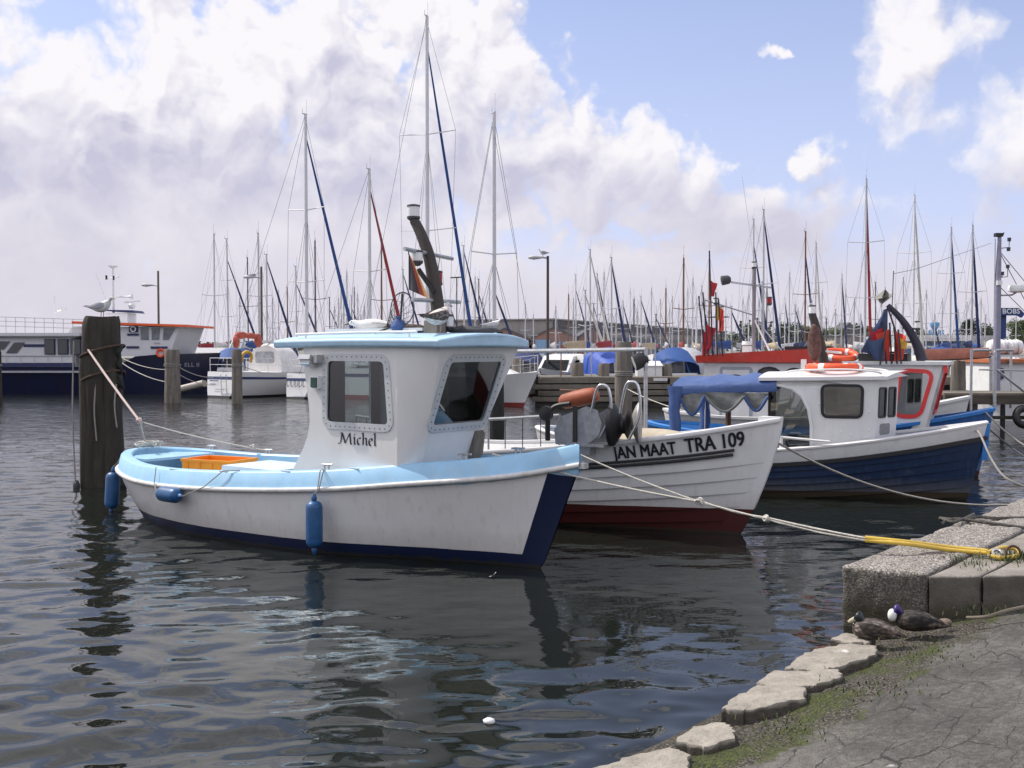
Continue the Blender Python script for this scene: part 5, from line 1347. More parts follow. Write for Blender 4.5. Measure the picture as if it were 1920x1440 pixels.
fender(c2, ax2, 0.40, 0.082, 'blue fender slung lying level below the gunwale near the stern', [[c2 - ax2 * 0.24, mw_edge(4.95, -1, 0.05, 0.02), mw_edge(5.0, -1, 0.0, 0.19)], [c2 + ax2 * 0.24, mw_edge(4.0, -1, 0.05, 0.02), mw_edge(3.75, -1, 0.0, 0.19), mw_edge(3.55, -1, -0.05, 0.19)]])
c1 = mw_edge(6.72, -1, 0.11, 0.0); c1.z = 0.27
fender(c1, (0.05, 0.03, 1), 0.50, 0.088, 'blue fender hanging upright off the rounded stern by the tall mooring pile', [[c1 + Vector((0, 0, 0.29)), mw_edge(6.72, -1, 0.05, 0.02), mw_edge(6.7, -1, -0.05, 0.19)]])
# orange crate
cr = thing('fish_crate', 'open orange plastic crate in the cockpit of the light blue boat', 'crate', MW(-1.62, -0.12, 0.455), R(-37.5 + 12))
cm = MB(); lx, ly, hz = 0.72, 0.46, 0.30
for sx in (-1, 1):
    cm.box((sx * lx / 2, 0, hz / 2 + 0.04), (0.018, ly, hz * 0.72)); cm.box((sx * lx / 2, 0, hz - 0.012), (0.03, ly + 0.02, 0.03))
for sy in (-1, 1):
    cm.box((0, sy * ly / 2, hz / 2 - 0.01), (lx, 0.018, hz * 0.9)); cm.box((0, sy * (ly / 2 + 0.003), hz - 0.012), (lx + 0.035, 0.032, 0.028))
    for k in range(4): cm.box((-0.27 + 0.18 * k, sy * (ly / 2 + 0.012), hz / 2), (0.018, 0.02, hz * 0.82))
cm.box((0, 0, 0.012), (lx, ly, 0.02)); cm.build('body', ORANGE, cr, smooth=0)

def rope(name, label, pts, r=0.011, m=None, cat='rope', group='mooring ropes', n=6, knots=()):
    o = thing(name, label, cat, pts[0], 0, group); q = Vector(pts[0])
    MB().tube([Vector(p) - q for p in pts], r, n).build('line', m or ROPE, o, smooth=60)
    for k, (c, s) in enumerate(knots):
        c = Vector(c) - q; random.seed(k + 5); mb = MB()
        for j in range(3):
            Mr = Matrix.Rotation(random.uniform(0, 3), 3, 'X') @ Matrix.Rotation(random.uniform(0, 3), 3, 'Y'); ring_tube(mb, c + Vector((random.uniform(-s, s) * 0.4, 0, random.uniform(-s, s) * 0.3)), s * 0.7, r * 1.1, 12, 6, Mr)
        mb.build('knot', m or ROPE, o, smooth=60)
    return o
# bow lines to the quay
q_end = G(1882, 1036, 0.47); q_y = P(1622, 1013, 8.35)
kA, kB = P(1312, 941, 9.2), P(1437, 973, 8.85)
s1 = mw_edge(0.72, -1, -0.10, 0.21); s2 = mw_edge(0.10, 1, -0.02, 0.13)
rope('mooring_rope', 'off white bow rope with two knots, from the pale blue foredeck to the yellow sleeve', sag(s1, kA, 0.03) + sag(kA, kB, 0.004)[1:] + sag(kB, q_y, 0.015)[1:], 0.0095, knots=[(kA, 0.035), (kB, 0.032)])
rope('mooring_rope', 'off white rope from the navy stem head joining the other bow line at a knot', sag(s2, kA, 0.02) + sag(kA + Vector((0, 0, 0.012)), kB + Vector((0, 0, 0.012)), 0.02)[1:] + sag(kB + Vector((0, 0, 0.012)), q_y + Vector((0, 0, 0.018)), 0.006)[1:], 0.0085)
ys_ = thing('hose_sleeve', 'yellow hose sleeve over the bow rope, crossing the rough quay edge', 'sleeve', q_y)
pl1 = [q_y, P(1700, 1020, 8.25), G(1780, 1031, 0.475), G(1850, 1037, 0.46)]
pl2 = [q_y + Vector((0.0, 0, 0.02)), P(1700, 1016, 8.28), G(1780, 1026, 0.48), G(1852, 1033, 0.465)]
for pl in (pl1, pl2): MB().tube([p - q_y for p in spline(pl, 6)], 0.017, 8).build('tube', YELLOW, ys_, smooth=60)
lp = [G(1852, 1036, 0.47), G(1880, 1027, 0.48), G(1903, 1029, 0.47), G(1912, 1037, 0.45), G(1900, 1044, 0.44), G(1875, 1046, 0.44), G(1858, 1042, 0.45)]
MB().tube([p - q_y for p in spline(lp, 6)], 0.016, 8).build('loop', YELLOW, ys_, smooth=60)
sh = MB(); sc_ = G(1868, 1037, 0.47) - q_y
ring_tube(sh, sc_, 0.03, 0.010, 14, 6, Matrix.Rotation(R(70), 3, 'X')); ring_tube(sh, sc_ + Vector((0.03, 0, 0)), 0.026, 0.009, 14, 6, Matrix.Rotation(R(80), 3, 'Y'))
sh.build('shackle', STEEL, ys_, smooth=60)
ring_ = MB(); ring_tube(ring_, (0, 0, 0), 0.055, 0.011, 18, 6, Matrix.Rotation(R(75), 3, 'X'))
tag(ring_.build('mooring_ring', mat('rusty iron', (0.10, 0.055, 0.035), 0.8, var=0.3, scale=30), smooth=60), 'rusty ring in the quay slab holding the yellow sleeve', 'mooring ring').location = G(1900, 1037, 0.46)
# stern lines to the tall pile
pT = P(156, 642, 16.0); pk = P(262, 790, 13.6)
rope('mooring_rope', 'reddish white rope from the tall pile down to the stern, splitting at a knot', sag(pT, pk, 0.02), 0.017, mat('reddish white rope', (0.50, 0.40, 0.36), 0.8, var=0.25, scale=60, bump=0.5, bscale=120), knots=[(pk, 0.035)])
a5 = MW(*(hp(6.2 / 6.9, 1, 1) + Vector((0, -0.09, 0.22)))); a6 = MW(*(hp(5.35 / 6.9, 1, 1) + Vector((0, -0.09, 0.22))))
st_ = mw_edge(6.885, 1, -0.10, 0.19)
rope('mooring_rope', 'short off white leg of the stern bridle down to the stern corner', sag(pk, st_, 0.0), 0.011)
rope('mooring_rope', 'long off white leg of the stern bridle to the far side cleat', sag(pk, a6, 0.03), 0.008, knots=[(pk.lerp(a6, 0.88), 0.035)])
co = MB(); cc = st_ + Vector((0.06, -0.06, 0.0)); cp = []
for i in range(44):
    a = i * 0.47; cp.append(cc + Vector((math.cos(a) * (0.13 + 0.05 * math.sin(i * 1.1)), math.sin(a) * (0.12 + 0.05 * math.cos(i * 0.7)), 0.012 + 0.06 * abs(math.sin(i * 0.37)))))
tag(co.tube(spline(cp, 2), 0.010, 6).build('rope_coil', ROPE, smooth=60), 'tangled off white rope heaped on the stern corner', 'rope')
# other mooring lines
rope('mooring_rope', 'grey rope from the white clinker bow sagging across the water to the quay', sag(JW(3.28, -0.05, 1.1), P(1990, 935, 11.9), 0.32, 24), 0.013, ROPE2)
rope('mooring_rope', 'slack grey rope dropping from the blue stem towards the water', spline([BW(3.2, -0.1, 0.95), P(1838, 815, 14.0), P(1862, 866, 13.4), P(1892, 900, 13.0), P(1960, 925, 12.8)], 6), 0.013, ROPE2)
rope('mooring_rope', 'grey rope running from the bright blue stem to the quay out of view', sag(FW(2.75, -0.1, 1.08), P(2000, 866, 15.5), 0.15), 0.014, ROPE2)
rope('mooring_rope', 'dark rope under the bright blue stem leading to the quay', sag(FW(2.7, 0.05, 0.9), P(2000, 895, 15), 0.1), 0.012, DARK)
rope('mooring_rope', 'thin pale line from the fishing boats up to the timber post', sag(P(1168, 725, 22), P(1290, 772, 19.5), 0.05), 0.010, ROPE)
# old rope lying on the quay
orp = spline([G(1762, 972, 0.47), G(1800, 975, 0.48), G(1835, 969, 0.48), G(1870, 972, 0.47), G(1925, 971, 0.44)], 6)
tag(MB().tube(orp, 0.018, 6).tube(spline([G(1768, 980, 0.47), G(1790, 973, 0.485), G(1815, 975, 0.48), G(1850, 980, 0.47), G(1925, 990, 0.44)], 6), 0.016, 6).tube(spline([G(1765, 972, 0.47), G(1790, 978, 0.49), G(1826, 964, 0.48)], 6), 0.014, 6).build('old_rope', mat('muddy old rope', (0.10, 0.095, 0.08), 0.9, var=0.4, scale=40, bump=0.8, bscale=80), smooth=60), 'muddy knotted old rope lying across the quay stones', 'rope')

# ------------------------------------------------------------------ piles
PILE = mat('tarred old pile timber', (0.036, 0.030, 0.023), 0.9, var=0.4, scale=7, bump=0.9, bscale=26, stretch=(1, 1, 0.12), dirt=(0.075, 0.075, 0.055), dirt_amt=0.6)
def pile_mesh(mb, c, r0, r1, z0, z1, seed, n=18, m=22, lobes=0.06, lean=(0, 0)):
    rings = []
    for i in range(m + 1):
        f = i / m; z = z0 + (z1 - z0) * f; ring = []
        rr = r0 + (r1 - r0) * f
        for k in range(n):
            a = 2 * math.pi * k / n
            p = Vector((math.cos(a) * 2, math.sin(a) * 2, z * 0.9 + seed * 7))
            q = rr * (1 + lobes * noise.noise(p * 1.3) * 2 + 0.05 * noise.noise(Vector((a * 3, seed, z * 0.3))))
            if i == m: q *= 0.90
            ring.append(Vector((c[0] + lean[0] * f + math.cos(a) * q, c[1] + lean[1] * f + math.sin(a) * q, z + (0.03 * noise.noise(p) if i >= m - 1 else 0))))
        rings.append(ring)
    return mb.loft(rings)
def pile(px, pw, ytop, Y, label, seed, band=True, z0=-1.0, group='mooring piles', mate=None, pline=True):
    c = P(px, 655, Y); r = pw / 2 / FPX * Y; zt = P(px, ytop, Y).z
    o = thing('mooring_pile', label, 'pile', (c.x, c.y, 0), 0, group)
    pile_mesh(MB(), (0, 0), r * 1.05, r * 0.97, z0, zt, seed).build('trunk', mate or PILE, o, smooth=60)
    if band:
        mb = MB(); zz = zt * 0.72
        for k in range(3): ring_tube(mb, (0, 0, zz - 0.03 * k), r * 1.04, 0.013, 18, 6, Matrix.Rotation(R(3 * k - 3), 3, 'X'))
        mb.build('rope_wrap', ROPE2, o, smooth=60)
    return o
# the tall cluster pile by the stern
Yp = 16.0; cpl = P(192, 655, Yp); zt = P(192, 594, Yp).z
big = thing('mooring_pile', 'tall thick dark mooring pile beside the stern, wrapped with chain, gull on top', 'pile', (cpl.x, cpl.y, 0), 0, 'mooring piles')
pile_mesh(MB(), (0, 0), 0.285, 0.27, -1.2, zt, 3, 30, 40, 0.10).build('trunk', PILE, big, smooth=60)
pile_mesh(MB(), (-0.20, -0.13), 0.10, 0.095, -1.2, zt - 0.62, 5, 14, 24).build('rubbing_post', PILE, big, smooth=60)
pile_mesh(MB(), (0.17, -0.17), 0.10, 0.09, -1.2, zt - 0.75, 6, 14, 24).build('rubbing_post', PILE, big, smooth=60)
ch = MB()
for (za, zb_, ph) in ((zt - 0.62, zt - 0.42, 0.2), (zt - 1.02, zt - 0.80, 0.5)):
    pts = [Vector((math.cos(a) * 0.315, math.sin(a) * 0.315, za + (zb_ - za) * (0.5 + 0.5 * math.cos(a + ph)))) for a in [2 * math.pi * k / 24 for k in range(25)]]
    ch.tube(pts, 0.018, 6)
ch.build('chain', mat('rusty chain', (0.07, 0.045, 0.03), 0.85, var=0.4, scale=40), big, smooth=60)
wb = MB(); random.seed(8)
for k in range(5):
    pts = [Vector((0.27 + 0.05 * math.sin(i + k), -0.08 + 0.05 * math.cos(i * 1.3 + k), zt - 0.42 - 0.045 * i - 0.02 * k)) for i in range(16)]
    wb.tube(spline(pts, 2), 0.022, 6)
wb.build('weed_rope', mat('dark weed hung rope', (0.03, 0.035, 0.03), 0.95, var=0.5, scale=30, bump=1.0), big, smooth=60)
for dx, z1_, zz0 in ((-0.32, zt - 0.36, 0.05), (0.0, zt - 0.95, 0.7), (0.30, zt - 1.0, 0.9)):
    MB().tube(spline([(dx, -0.26, z1_), (dx - 0.02, -0.29, (z1_ + zz0) / 2), (dx + 0.01, -0.29, zz0)], 5), 0.012, 6).build('hanging_rope', ROPE2, big, smooth=60)
MB().ell((-0.31, -0.26, 0.02), (0.05, 0.05, 0.10), 8).build('float', DARK, big, smooth=60)
PGR = mat('bleached grey pile timber', (0.17, 0.15, 0.125), 0.9, var=0.4, scale=7, bump=0.8, bscale=26, stretch=(1, 1, 0.12), dirt=(0.05, 0.055, 0.03), dirt_amt=0.8)
pile(323, 29, 655, 41, 'stout grey pile standing before the ferry bow, wire round its waist', 11, mate=PGR)
pile(444, 19, 655, 40.5, 'slim dark pile standing before the stern of the white yacht', 12, mate=PGR)
pile(-14, 30, 655, 41, 'dark pile just cut by the left edge of the picture', 13)
pile(930, 30, 622, 18, 'dark pile close behind the wheelhouse front window', 14, mate=mat('black wet pile', (0.02, 0.02, 0.018), 0.8, var=0.4, scale=10, bump=0.7))
pile(1170, 32, 641, 22, 'grey green pile with rounded dark cap behind the clinker boat', 15, mate=PGR)

# ------------------------------------------------------------------ birds
def bird(name, label, cat, loc, rz, scale, rings, body_m, wing_m, beak_m=None, beak=None, wings=None, legs=None, leg_m=None, head=None, head_m=None, tail_m=None, group=None, extra=None):
    o = thing(name, label, cat, loc, rz, group)
    mb = MB(); rr = []
    for x, z, ry, rz_ in rings:
        rr.append([Vector((x, ry * math.cos(2 * math.pi * k / 14), z + rz_ * math.sin(2 * math.pi * k / 14))) * scale for k in range(14)])
    mb.loft(rr); b = mb.build('body', body_m, o, smooth=80)
    sub = b.modifiers.new('smooth', 'SUBSURF'); sub.levels = sub.render_levels = 1
    if wings:
        for sg in (-1, 1):
            w_ = MB(); q = []
            for x, y, z, ry, rz_ in wings:
                q.append([Vector((x, sg * (y + ry * math.cos(2 * math.pi * k / 10)), z + rz_ * math.sin(2 * math.pi * k / 10))) * scale for k in range(10)])
            wo = w_.loft(q).build('wing', wing_m, o, smooth=80); sb = wo.modifiers.new('smooth', 'SUBSURF'); sb.levels = sb.render_levels = 1
    if head:
        hm = MB(); q = [[Vector((x, y + ry * math.cos(2 * math.pi * k / 12), z + rz_ * math.sin(2 * math.pi * k / 12))) * scale for k in range(12)] for x, y, z, ry, rz_ in head]
        ho = hm.loft(q).build('head', head_m or body_m, o, smooth=80); sb = ho.modifiers.new('smooth', 'SUBSURF'); sb.levels = sb.render_levels = 1
    if beak:
        MB().tube([Vector(p) * scale for p, _ in beak], [r * scale for _, r in beak], 8).build('beak', beak_m, o, smooth=60)
    if legs:
        for sg in (-1, 1):
            lm = MB(); x, z = legs
            lm.tube([Vector((x, sg * 0.03, z)) * scale, Vector((x + 0.01, sg * 0.03, z / 2)) * scale, Vector((x, sg * 0.03, 0.006)) * scale], 0.006 * scale, 6)
            lm.add([Vector(p) * scale for p in ((x - 0.01, sg * 0.03, 0.004), (x + 0.05, sg * 0.03 - 0.022, 0.002), (x + 0.055, sg * 0.03, 0.004), (x + 0.05, sg * 0.03 + 0.022, 0.002))], [(0, 1, 2, 3)])
            lm.build('leg', leg_m, o)
    if extra: extra(o, scale)
    return o
def feathers(name, a, b_, c_, scale=34, rough=0.75):
    """overlapping feathers: pale centres, dark rims, broad patches"""
    m = bpy.data.materials.new(name); _m[name] = m; m.use_nodes = True; t = m.node_tree; bs = t.nodes['Principled BSDF']; bs.inputs['Roughness'].default_value = rough
    tc_ = t.nodes.new('ShaderNodeTexCoord'); mp_ = t.nodes.new('ShaderNodeMapping'); mp_.inputs['Scale'].default_value = (0.5, 1.2, 1.2); t.links.new(tc_.outputs['Object'], mp_.inputs[0])
    v = t.nodes.new('ShaderNodeTexVoronoi'); v.inputs['Scale'].default_value = scale; t.links.new(mp_.outputs[0], v.inputs['Vector'])
    rim = tramp(t, v.outputs['Distance'], [(0.25, (0, 0, 0)), (0.6, (1, 1, 1))])
    base = tmix(t, tramp(t, tnoise(t, tc_.outputs['Object'], 7, 4), [(0.4, (0, 0, 0)), (0.6, (1, 1, 1))]), tuple(a) + (1,), tuple(b_) + (1,))
    base = tmix(t, tmath(t, 'MULTIPLY', v.outputs['Color'], 0.35), base, tuple(b_) + (1,))
    t.links.new(tmix(t, rim, base, tuple(c_) + (1,)), bs.inputs['Base Color'])
    bp_ = t.nodes.new('ShaderNodeBump'); bp_.inputs['Strength'].default_value = 0.7; bp_.inputs['Distance'].default_value = 0.006; t.links.new(v.outputs['Distance'], bp_.inputs['Height']); t.links.new(bp_.outputs[0], bs.inputs['Normal'])
    return m
GW = mat('gull white feathers', (0.70, 0.70, 0.68), 0.8, var=0.06, scale=20)
GG = mat('gull grey feathers', (0.34, 0.35, 0.37), 0.8, var=0.12, scale=20)
GB = feathers('gull brown speckled feathers', (0.34, 0.30, 0.26), (0.12, 0.095, 0.08), (0.05, 0.042, 0.036), 55)
GBW = mat('pale speckled feathers', (0.60, 0.56, 0.51), 0.85, var=0.4, scale=30)
GBK = mat('dark flight feathers', (0.03, 0.028, 0.028), 0.8)
GY = mat('pale beak', (0.50, 0.36, 0.12), 0.5); GDK = mat('dark beak', (0.06, 0.05, 0.05), 0.5); GLEG = mat('flesh pink leg', (0.42, 0.26, 0.22), 0.6)
STAND = [(-0.26, 0.150, 0.006, 0.004), (-0.22, 0.150, 0.030, 0.012), (-0.16, 0.150, 0.055, 0.035), (-0.10, 0.150, 0.080, 0.066), (-0.02, 0.158, 0.096, 0.088), (0.05, 0.172, 0.096, 0.092), (0.10, 0.196, 0.080, 0.080), (0.135, 0.232, 0.055, 0.054), (0.158, 0.266, 0.034, 0.032), (0.168, 0.296, 0.036, 0.033), (0.190, 0.305, 0.032, 0.030), (0.212, 0.300, 0.018, 0.017), (0.222, 0.296, 0.008, 0.008)]
WING = [(0.11, 0.060, 0.195, 0.008, 0.016), (0.07, 0.085, 0.19, 0.014, 0.052), (0.0, 0.090, 0.182, 0.016, 0.064), (-0.10, 0.068, 0.170, 0.014, 0.050), (-0.2, 0.036, 0.168, 0.012, 0.026), (-0.28, 0.016, 0.170, 0.008, 0.012), (-0.33, 0.006, 0.170, 0.003, 0.004)]
BEAK = [((0.216, 0, 0.299), 0.011), ((0.245, 0, 0.294), 0.008), ((0.268, 0, 0.284), 0.003)]
def eye_tips(o, s):
    for sg in (-1, 1): MB().ell(Vector((0.196, sg * 0.029, 0.312)) * s, (0.0055 * s,) * 3, 5).build('eye', GBK, o)
    MB().loft([[Vector((x, ry * math.cos(2 * math.pi * k / 8), z + rz_ * math.sin(2 * math.pi * k / 8))) * s for k in range(8)] for x, z, ry, rz_ in ((-0.26, 0.186, 0.02, 0.008), (-0.32, 0.184, 0.016, 0.007), (-0.385, 0.178, 0.003, 0.002))]).build('wing_tip', GBK, o, smooth=60)
bird('gull', 'white and grey gull perched on the tall mooring pile, facing right', 'gull', (cpl.x + 0.02, cpl.y - 0.05, zt - 0.005), R(-18), 0.92, STAND, GW, GG, GY, BEAK, WING, (0.0, 0.11), GLEG, group='gulls', extra=eye_tips)
rz_ = MW(1.97, -0.26, 2.215)
bird('gull', 'speckled brown young gull standing on the wheelhouse roof by the mast foot, facing away right', 'gull', (rz_.x, rz_.y, rz_.z), R(58), 0.90, STAND, GBW, GB, GDK, BEAK, WING, (0.0, 0.11), GLEG, group='gulls', extra=eye_tips)
LIE = [(-0.24, 0.035, 0.02, 0.006), (-0.17, 0.052, 0.05, 0.03), (-0.09, 0.062, 0.075, 0.055), (0.0, 0.070, 0.088, 0.068), (0.09, 0.070, 0.080, 0.066), (0.15, 0.070, 0.052, 0.045), (0.19, 0.090, 0.036, 0.034), (0.215, 0.100, 0.033, 0.030), (0.24, 0.096, 0.022, 0.020), (0.252, 0.092, 0.010, 0.010)]
LW = [(0.10, 0.05, 0.075, 0.006, 0.01), (0.06, 0.068, 0.075, 0.012, 0.03), (-0.02, 0.070, 0.072, 0.013, 0.036), (-0.13, 0.048, 0.066, 0.011, 0.026), (-0.24, 0.02, 0.056, 0.008, 0.012), (-0.33, 0.008, 0.05, 0.003, 0.004)]
def eye2(o, s):
    for sg in (-1, 1): MB().ell(Vector((0.222, sg * 0.028, 0.108)) * s, (0.0055 * s,) * 3, 5).build('eye', GBK, o)
bird('gull', 'pale gull lying down on the wheelhouse roof, facing left', 'gull', MW(0.92, -0.05, 2.215), R(180 - 6), 1.15, LIE, GW, GBW, GDK, [((0.246, 0, 0.093), 0.011), ((0.275, 0, 0.086), 0.008), ((0.298, 0, 0.076), 0.003)], LW, group='gulls', extra=eye2)
pg = P(924, 622, 18)
bird('gull', 'small white gull seen over the right end of the blue wheelhouse roof', 'gull', (pg.x, pg.y, pg.z - 0.005), R(15), 0.72, STAND, GW, mat('pale grey wing', (0.55, 0.56, 0.58), 0.8), GDK, BEAK, WING, (0.0, 0.11), GLEG, group='gulls', extra=eye_tips)
# --- the two ducks asleep on the bank
DB = feathers('duck grey brown feathers', (0.36, 0.31, 0.27), (0.12, 0.092, 0.072), (0.055, 0.043, 0.034), 44)
DBB = feathers('duck brown feathers', (0.15, 0.105, 0.075), (0.040, 0.030, 0.022), (0.015, 0.012, 0.010), 38)
DHG = mat('glossy dark green head', (0.006, 0.014, 0.014), 0.35); DHP = mat('glossy violet blue neck', (0.035, 0.018, 0.13), 0.35); DWH = mat('duck white cheek', (0.78, 0.77, 0.74), 0.6)
DUCK = [(-0.235, 0.05, 0.008, 0.005), (-0.20, 0.062, 0.045, 0.02), (-0.14, 0.076, 0.075, 0.048), (-0.06, 0.084, 0.100, 0.078), (0.03, 0.090, 0.110, 0.092), (0.11, 0.092, 0.100, 0.090), (0.16, 0.088, 0.075, 0.070), (0.185, 0.080, 0.025, 0.026)]
DW = [(0.12, 0.070, 0.115, 0.010, 0.02), (0.08, 0.094, 0.112, 0.016, 0.055), (0.0, 0.102, 0.108, 0.017, 0.062), (-0.11, 0.074, 0.096, 0.015, 0.046), (-0.2, 0.028, 0.072, 0.009, 0.016), (-0.27, 0.010, 0.06, 0.004, 0.005)]
g1 = G(1640, 1199, 0.14); g2 = G(1722, 1180, 0.15)
def x1(o, s):
    MB().tube([Vector(p) * s for p in ((0.155, 0.03, 0.172), (0.19, 0.045, 0.150), (0.21, 0.05, 0.138))], [0.020 * s, 0.018 * s, 0.009 * s], 8).build('beak', mat('buff beak', (0.42, 0.38, 0.26), 0.5), o, smooth=60)
    MB().ell(Vector((0.135, 0.0, 0.118)) * s, (0.045 * s, 0.052 * s, 0.016 * s), 8).build('neck_ring', DWH, o, smooth=80)
bird('duck', 'grey brown duck with dark green head asleep on the edge stones, head turned back', 'duck', (g1.x, g1.y, 0.135), R(150), 0.78, DUCK, DB, DBB, wings=DW, head=[(0.08, 0.0, 0.13, 0.02, 0.02), (0.09, 0.0, 0.150, 0.046, 0.034), (0.105, 0.01, 0.185, 0.050, 0.044), (0.13, 0.02, 0.20, 0.048, 0.044), (0.155, 0.03, 0.185, 0.032, 0.030), (0.168, 0.035, 0.17, 0.012, 0.012)], head_m=DHG, group='ducks', extra=x1)
def x2(o, s):
    MB().ell(Vector((0.215, 0.02, 0.135)) * s, (0.038 * s, 0.040 * s, 0.054 * s), 10).build('cheek', DWH, o, smooth=80)
    MB().tube([Vector(p) * s for p in ((0.225, 0.0, 0.100), (0.215, -0.02, 0.070), (0.190, -0.03, 0.055))], [0.018 * s, 0.018 * s, 0.008 * s], 8).build('beak', mat('dull beak', (0.16, 0.14, 0.10), 0.5), o, smooth=60)
bird('duck', 'dark brown duck with white cheek and violet neck, preening below the quay wall', 'duck', (g2.x, g2.y, 0.135), R(168), 0.80, DUCK, DBB, feathers('duck wing brown', (0.20, 0.16, 0.125), (0.05, 0.038, 0.028), (0.012, 0.010, 0.009), 32), wings=DW, head=[(0.11, 0.0, 0.11, 0.03, 0.03), (0.14, 0.0, 0.16, 0.040, 0.045), (0.165, 0.005, 0.19, 0.040, 0.042), (0.19, 0.01, 0.185, 0.038, 0.042), (0.205, 0.015, 0.16, 0.038, 0.045), (0.212, 0.02, 0.14, 0.03, 0.035)], head_m=DHP, group='ducks', extra=x2)
# --- small stuff
def pebble(px, py, z, s, label, m, name='stone', cat='stone', seed=1):
    c = G(px, py, z); mb = MB(); mb.ell((0, 0, 0), (s, s * 0.8, s * 0.55), 7)
    mb.v = [tuple(Vector(v) * (1 + 0.25 * noise.noise(Vector(v) * (2.0 / s) + Vector((seed, 0, 0))))) for v in mb.v]
    o = mb.build(name, m, smooth=50); o.location = c; return tag(o, label, cat)
pebble(1772, 1166, 0.17, 0.045, 'brown stone lying behind the preening duck', mat('brown stone', (0.20, 0.15, 0.11), 0.9, var=0.4, scale=20))
tw = [G(1812, 1158, 0.21), G(1850, 1156, 0.23), G(1890, 1144, 0.25), G(1935, 1135, 0.28)]
tag(MB().tube(spline(tw, 5), [0.012] * 16, 6).build('stick', mat('dry grey stick', (0.22, 0.19, 0.14), 0.9, var=0.3), smooth=60), 'long dry stick lying along the foot of the quay wall', 'stick')
pebble(917, 1352, 0.012, 0.033, 'crumpled white scrap floating on the water', WGLOW, 'litter', 'litter', 4)
ft = MB(); c = G(924, 1081, 0.01)
ft.loft([[Vector((-0.03, -0.008, 0.0)), Vector((-0.03, 0.008, 0.0))], [Vector((0.0, -0.014, 0.012)), Vector((0.0, 0.014, 0.006))], [Vector((0.03, -0.004, 0.04)), Vector((0.03, 0.004, 0.042))]], closed=False, caps=False)
fo = ft.build('feather', GW); fo.location = c; tag(fo, 'small white feather floating near the navy stem', 'feather')
# grass tufts in the joints of the slabs
random.seed(77); gt = MB()
def tufts(px, py, z, n, spread, h):
    c = G(px, py, z)
    for _ in range(n):
        p = c + Vector((random.gauss(0, spread), random.gauss(0, spread * 0.8), 0)); a = random.uniform(0, 6.28); l = random.uniform(0.5, 1) * h
        d = Vector((math.cos(a), math.sin(a), 0)); w_ = Vector((-d.y, d.x, 0)) * 0.004
        gt.add([p - w_, p + w_, p + d * l * 0.35 + Vector((0, 0, l * 0.7)) + w_ * 0.6, p + d * l * 0.8 + Vector((0, 0, l)), p + d * l * 0.35 + Vector((0, 0, l * 0.7)) - w_ * 0.6], [(0, 1, 2, 4), (2, 3, 4)])
for px, py, z, n, s, h in ((1880, 1050, 0.42, 130, 0.12, 0.07), (1905, 1046, 0.42, 90, 0.1, 0.09), (1785, 1050, 0.44, 70, 0.07, 0.05), (1830, 1060, 0.42, 60, 0.1, 0.04), (1850, 1148, 0.22, 90, 0.16, 0.035), (1745, 1222, 0.19, 120, 0.18, 0.028), (1640, 1292, 0.18, 120, 0.16, 0.028), (1480, 1368, 0.16, 100, 0.12, 0.028)):
    tufts(px, py, z, n, s, h)
tag(gt.build('grass', mat('thin green grass', (0.055, 0.075, 0.018), 0.8, var=0.4, scale=8), smooth=0, recalc=False), kind='stuff')
# flag, landing net, blue bag on the wheelhouse roof
fm = bpy.data.materials.new('worn tricolour flag'); fm.use_nodes = True
t = fm.node_tree; b = t.nodes['Principled BSDF']; b.inputs['Roughness'].default_value = 0.85
tcn = t.nodes.new('ShaderNodeTexCoord'); sx = t.nodes.new('ShaderNodeSeparateXYZ'); t.links.new(tcn.outputs['UV'], sx.inputs[0])
cr_ = t.nodes.new('ShaderNodeValToRGB'); cr_.color_ramp.interpolation = 'LINEAR'
e = cr_.color_ramp.elements; e[0].position, e[0].color = 0.50, (0.07, 0.065, 0.07, 1); e[1].position, e[1].color = 0.60, (0.55, 0.13, 0.10, 1)
e2 = e.new(0.80); e2.color = (0.58, 0.14, 0.10, 1); e3 = e.new(0.88); e3.color = (0.75, 0.45, 0.14, 1)
t.links.new(sx.outputs[1], cr_.inputs[0]); t.links.new(cr_.outputs[0], b.inputs['Base Color'])
ftop = MW(1.62, -0.30, 3.00)
fo = thing('flag', 'faded black red and gold flag hanging limp from the mast crosstree', 'flag', ftop)
mb = MB(); n1, n2 = 12, 14; uvs = []
for i in range(n1 + 1):
    f = i / n1
    for j in range(n2 + 1):
        g = j / n2; h_ = 0.44
        x = (g - 0.12) * 0.20 * (f ** 0.9) + 0.02 * f; z = -h_ * f * (0.82 + 0.20 * g)
        mb.v.append((x, 0.03 * math.sin(g * 11 + f * 1.5) * f, z)); uvs.append((f, g))
for i in range(n1):
    for j in range(n2): a = i * (n2 + 1) + j; mb.f.append((a, a + 1, a + n2 + 2, a + n2 + 1)); mb.mi.append(0)
cl = mb.build('cloth', fm, fo, smooth=80, recalc=False)
uv = cl.data.uv_layers.new(name='UVMap')
for l in cl.data.loops: uv.data[l.index].uv = uvs[l.vertex_index]
MB().tube([(0, 0, 0.03), (0, 0, -0.02)], 0.006, 5).build('toggle', DARK, fo)
nl = MW(1.42, -0.18, 2.46); no = thing('landing_net', 'black mesh landing net with round hoop standing on the wheelhouse roof', 'net', nl)
hp_ = MB(); ring_tube(hp_, (0, 0, 0), 0.155, 0.007, 24, 6, Matrix.Rotation(R(75), 3, 'X') @ Matrix.Diagonal(Vector((0.75, 1.1, 1))))
hp_.build('hoop', DARK, no, smooth=60)
nm = MB()
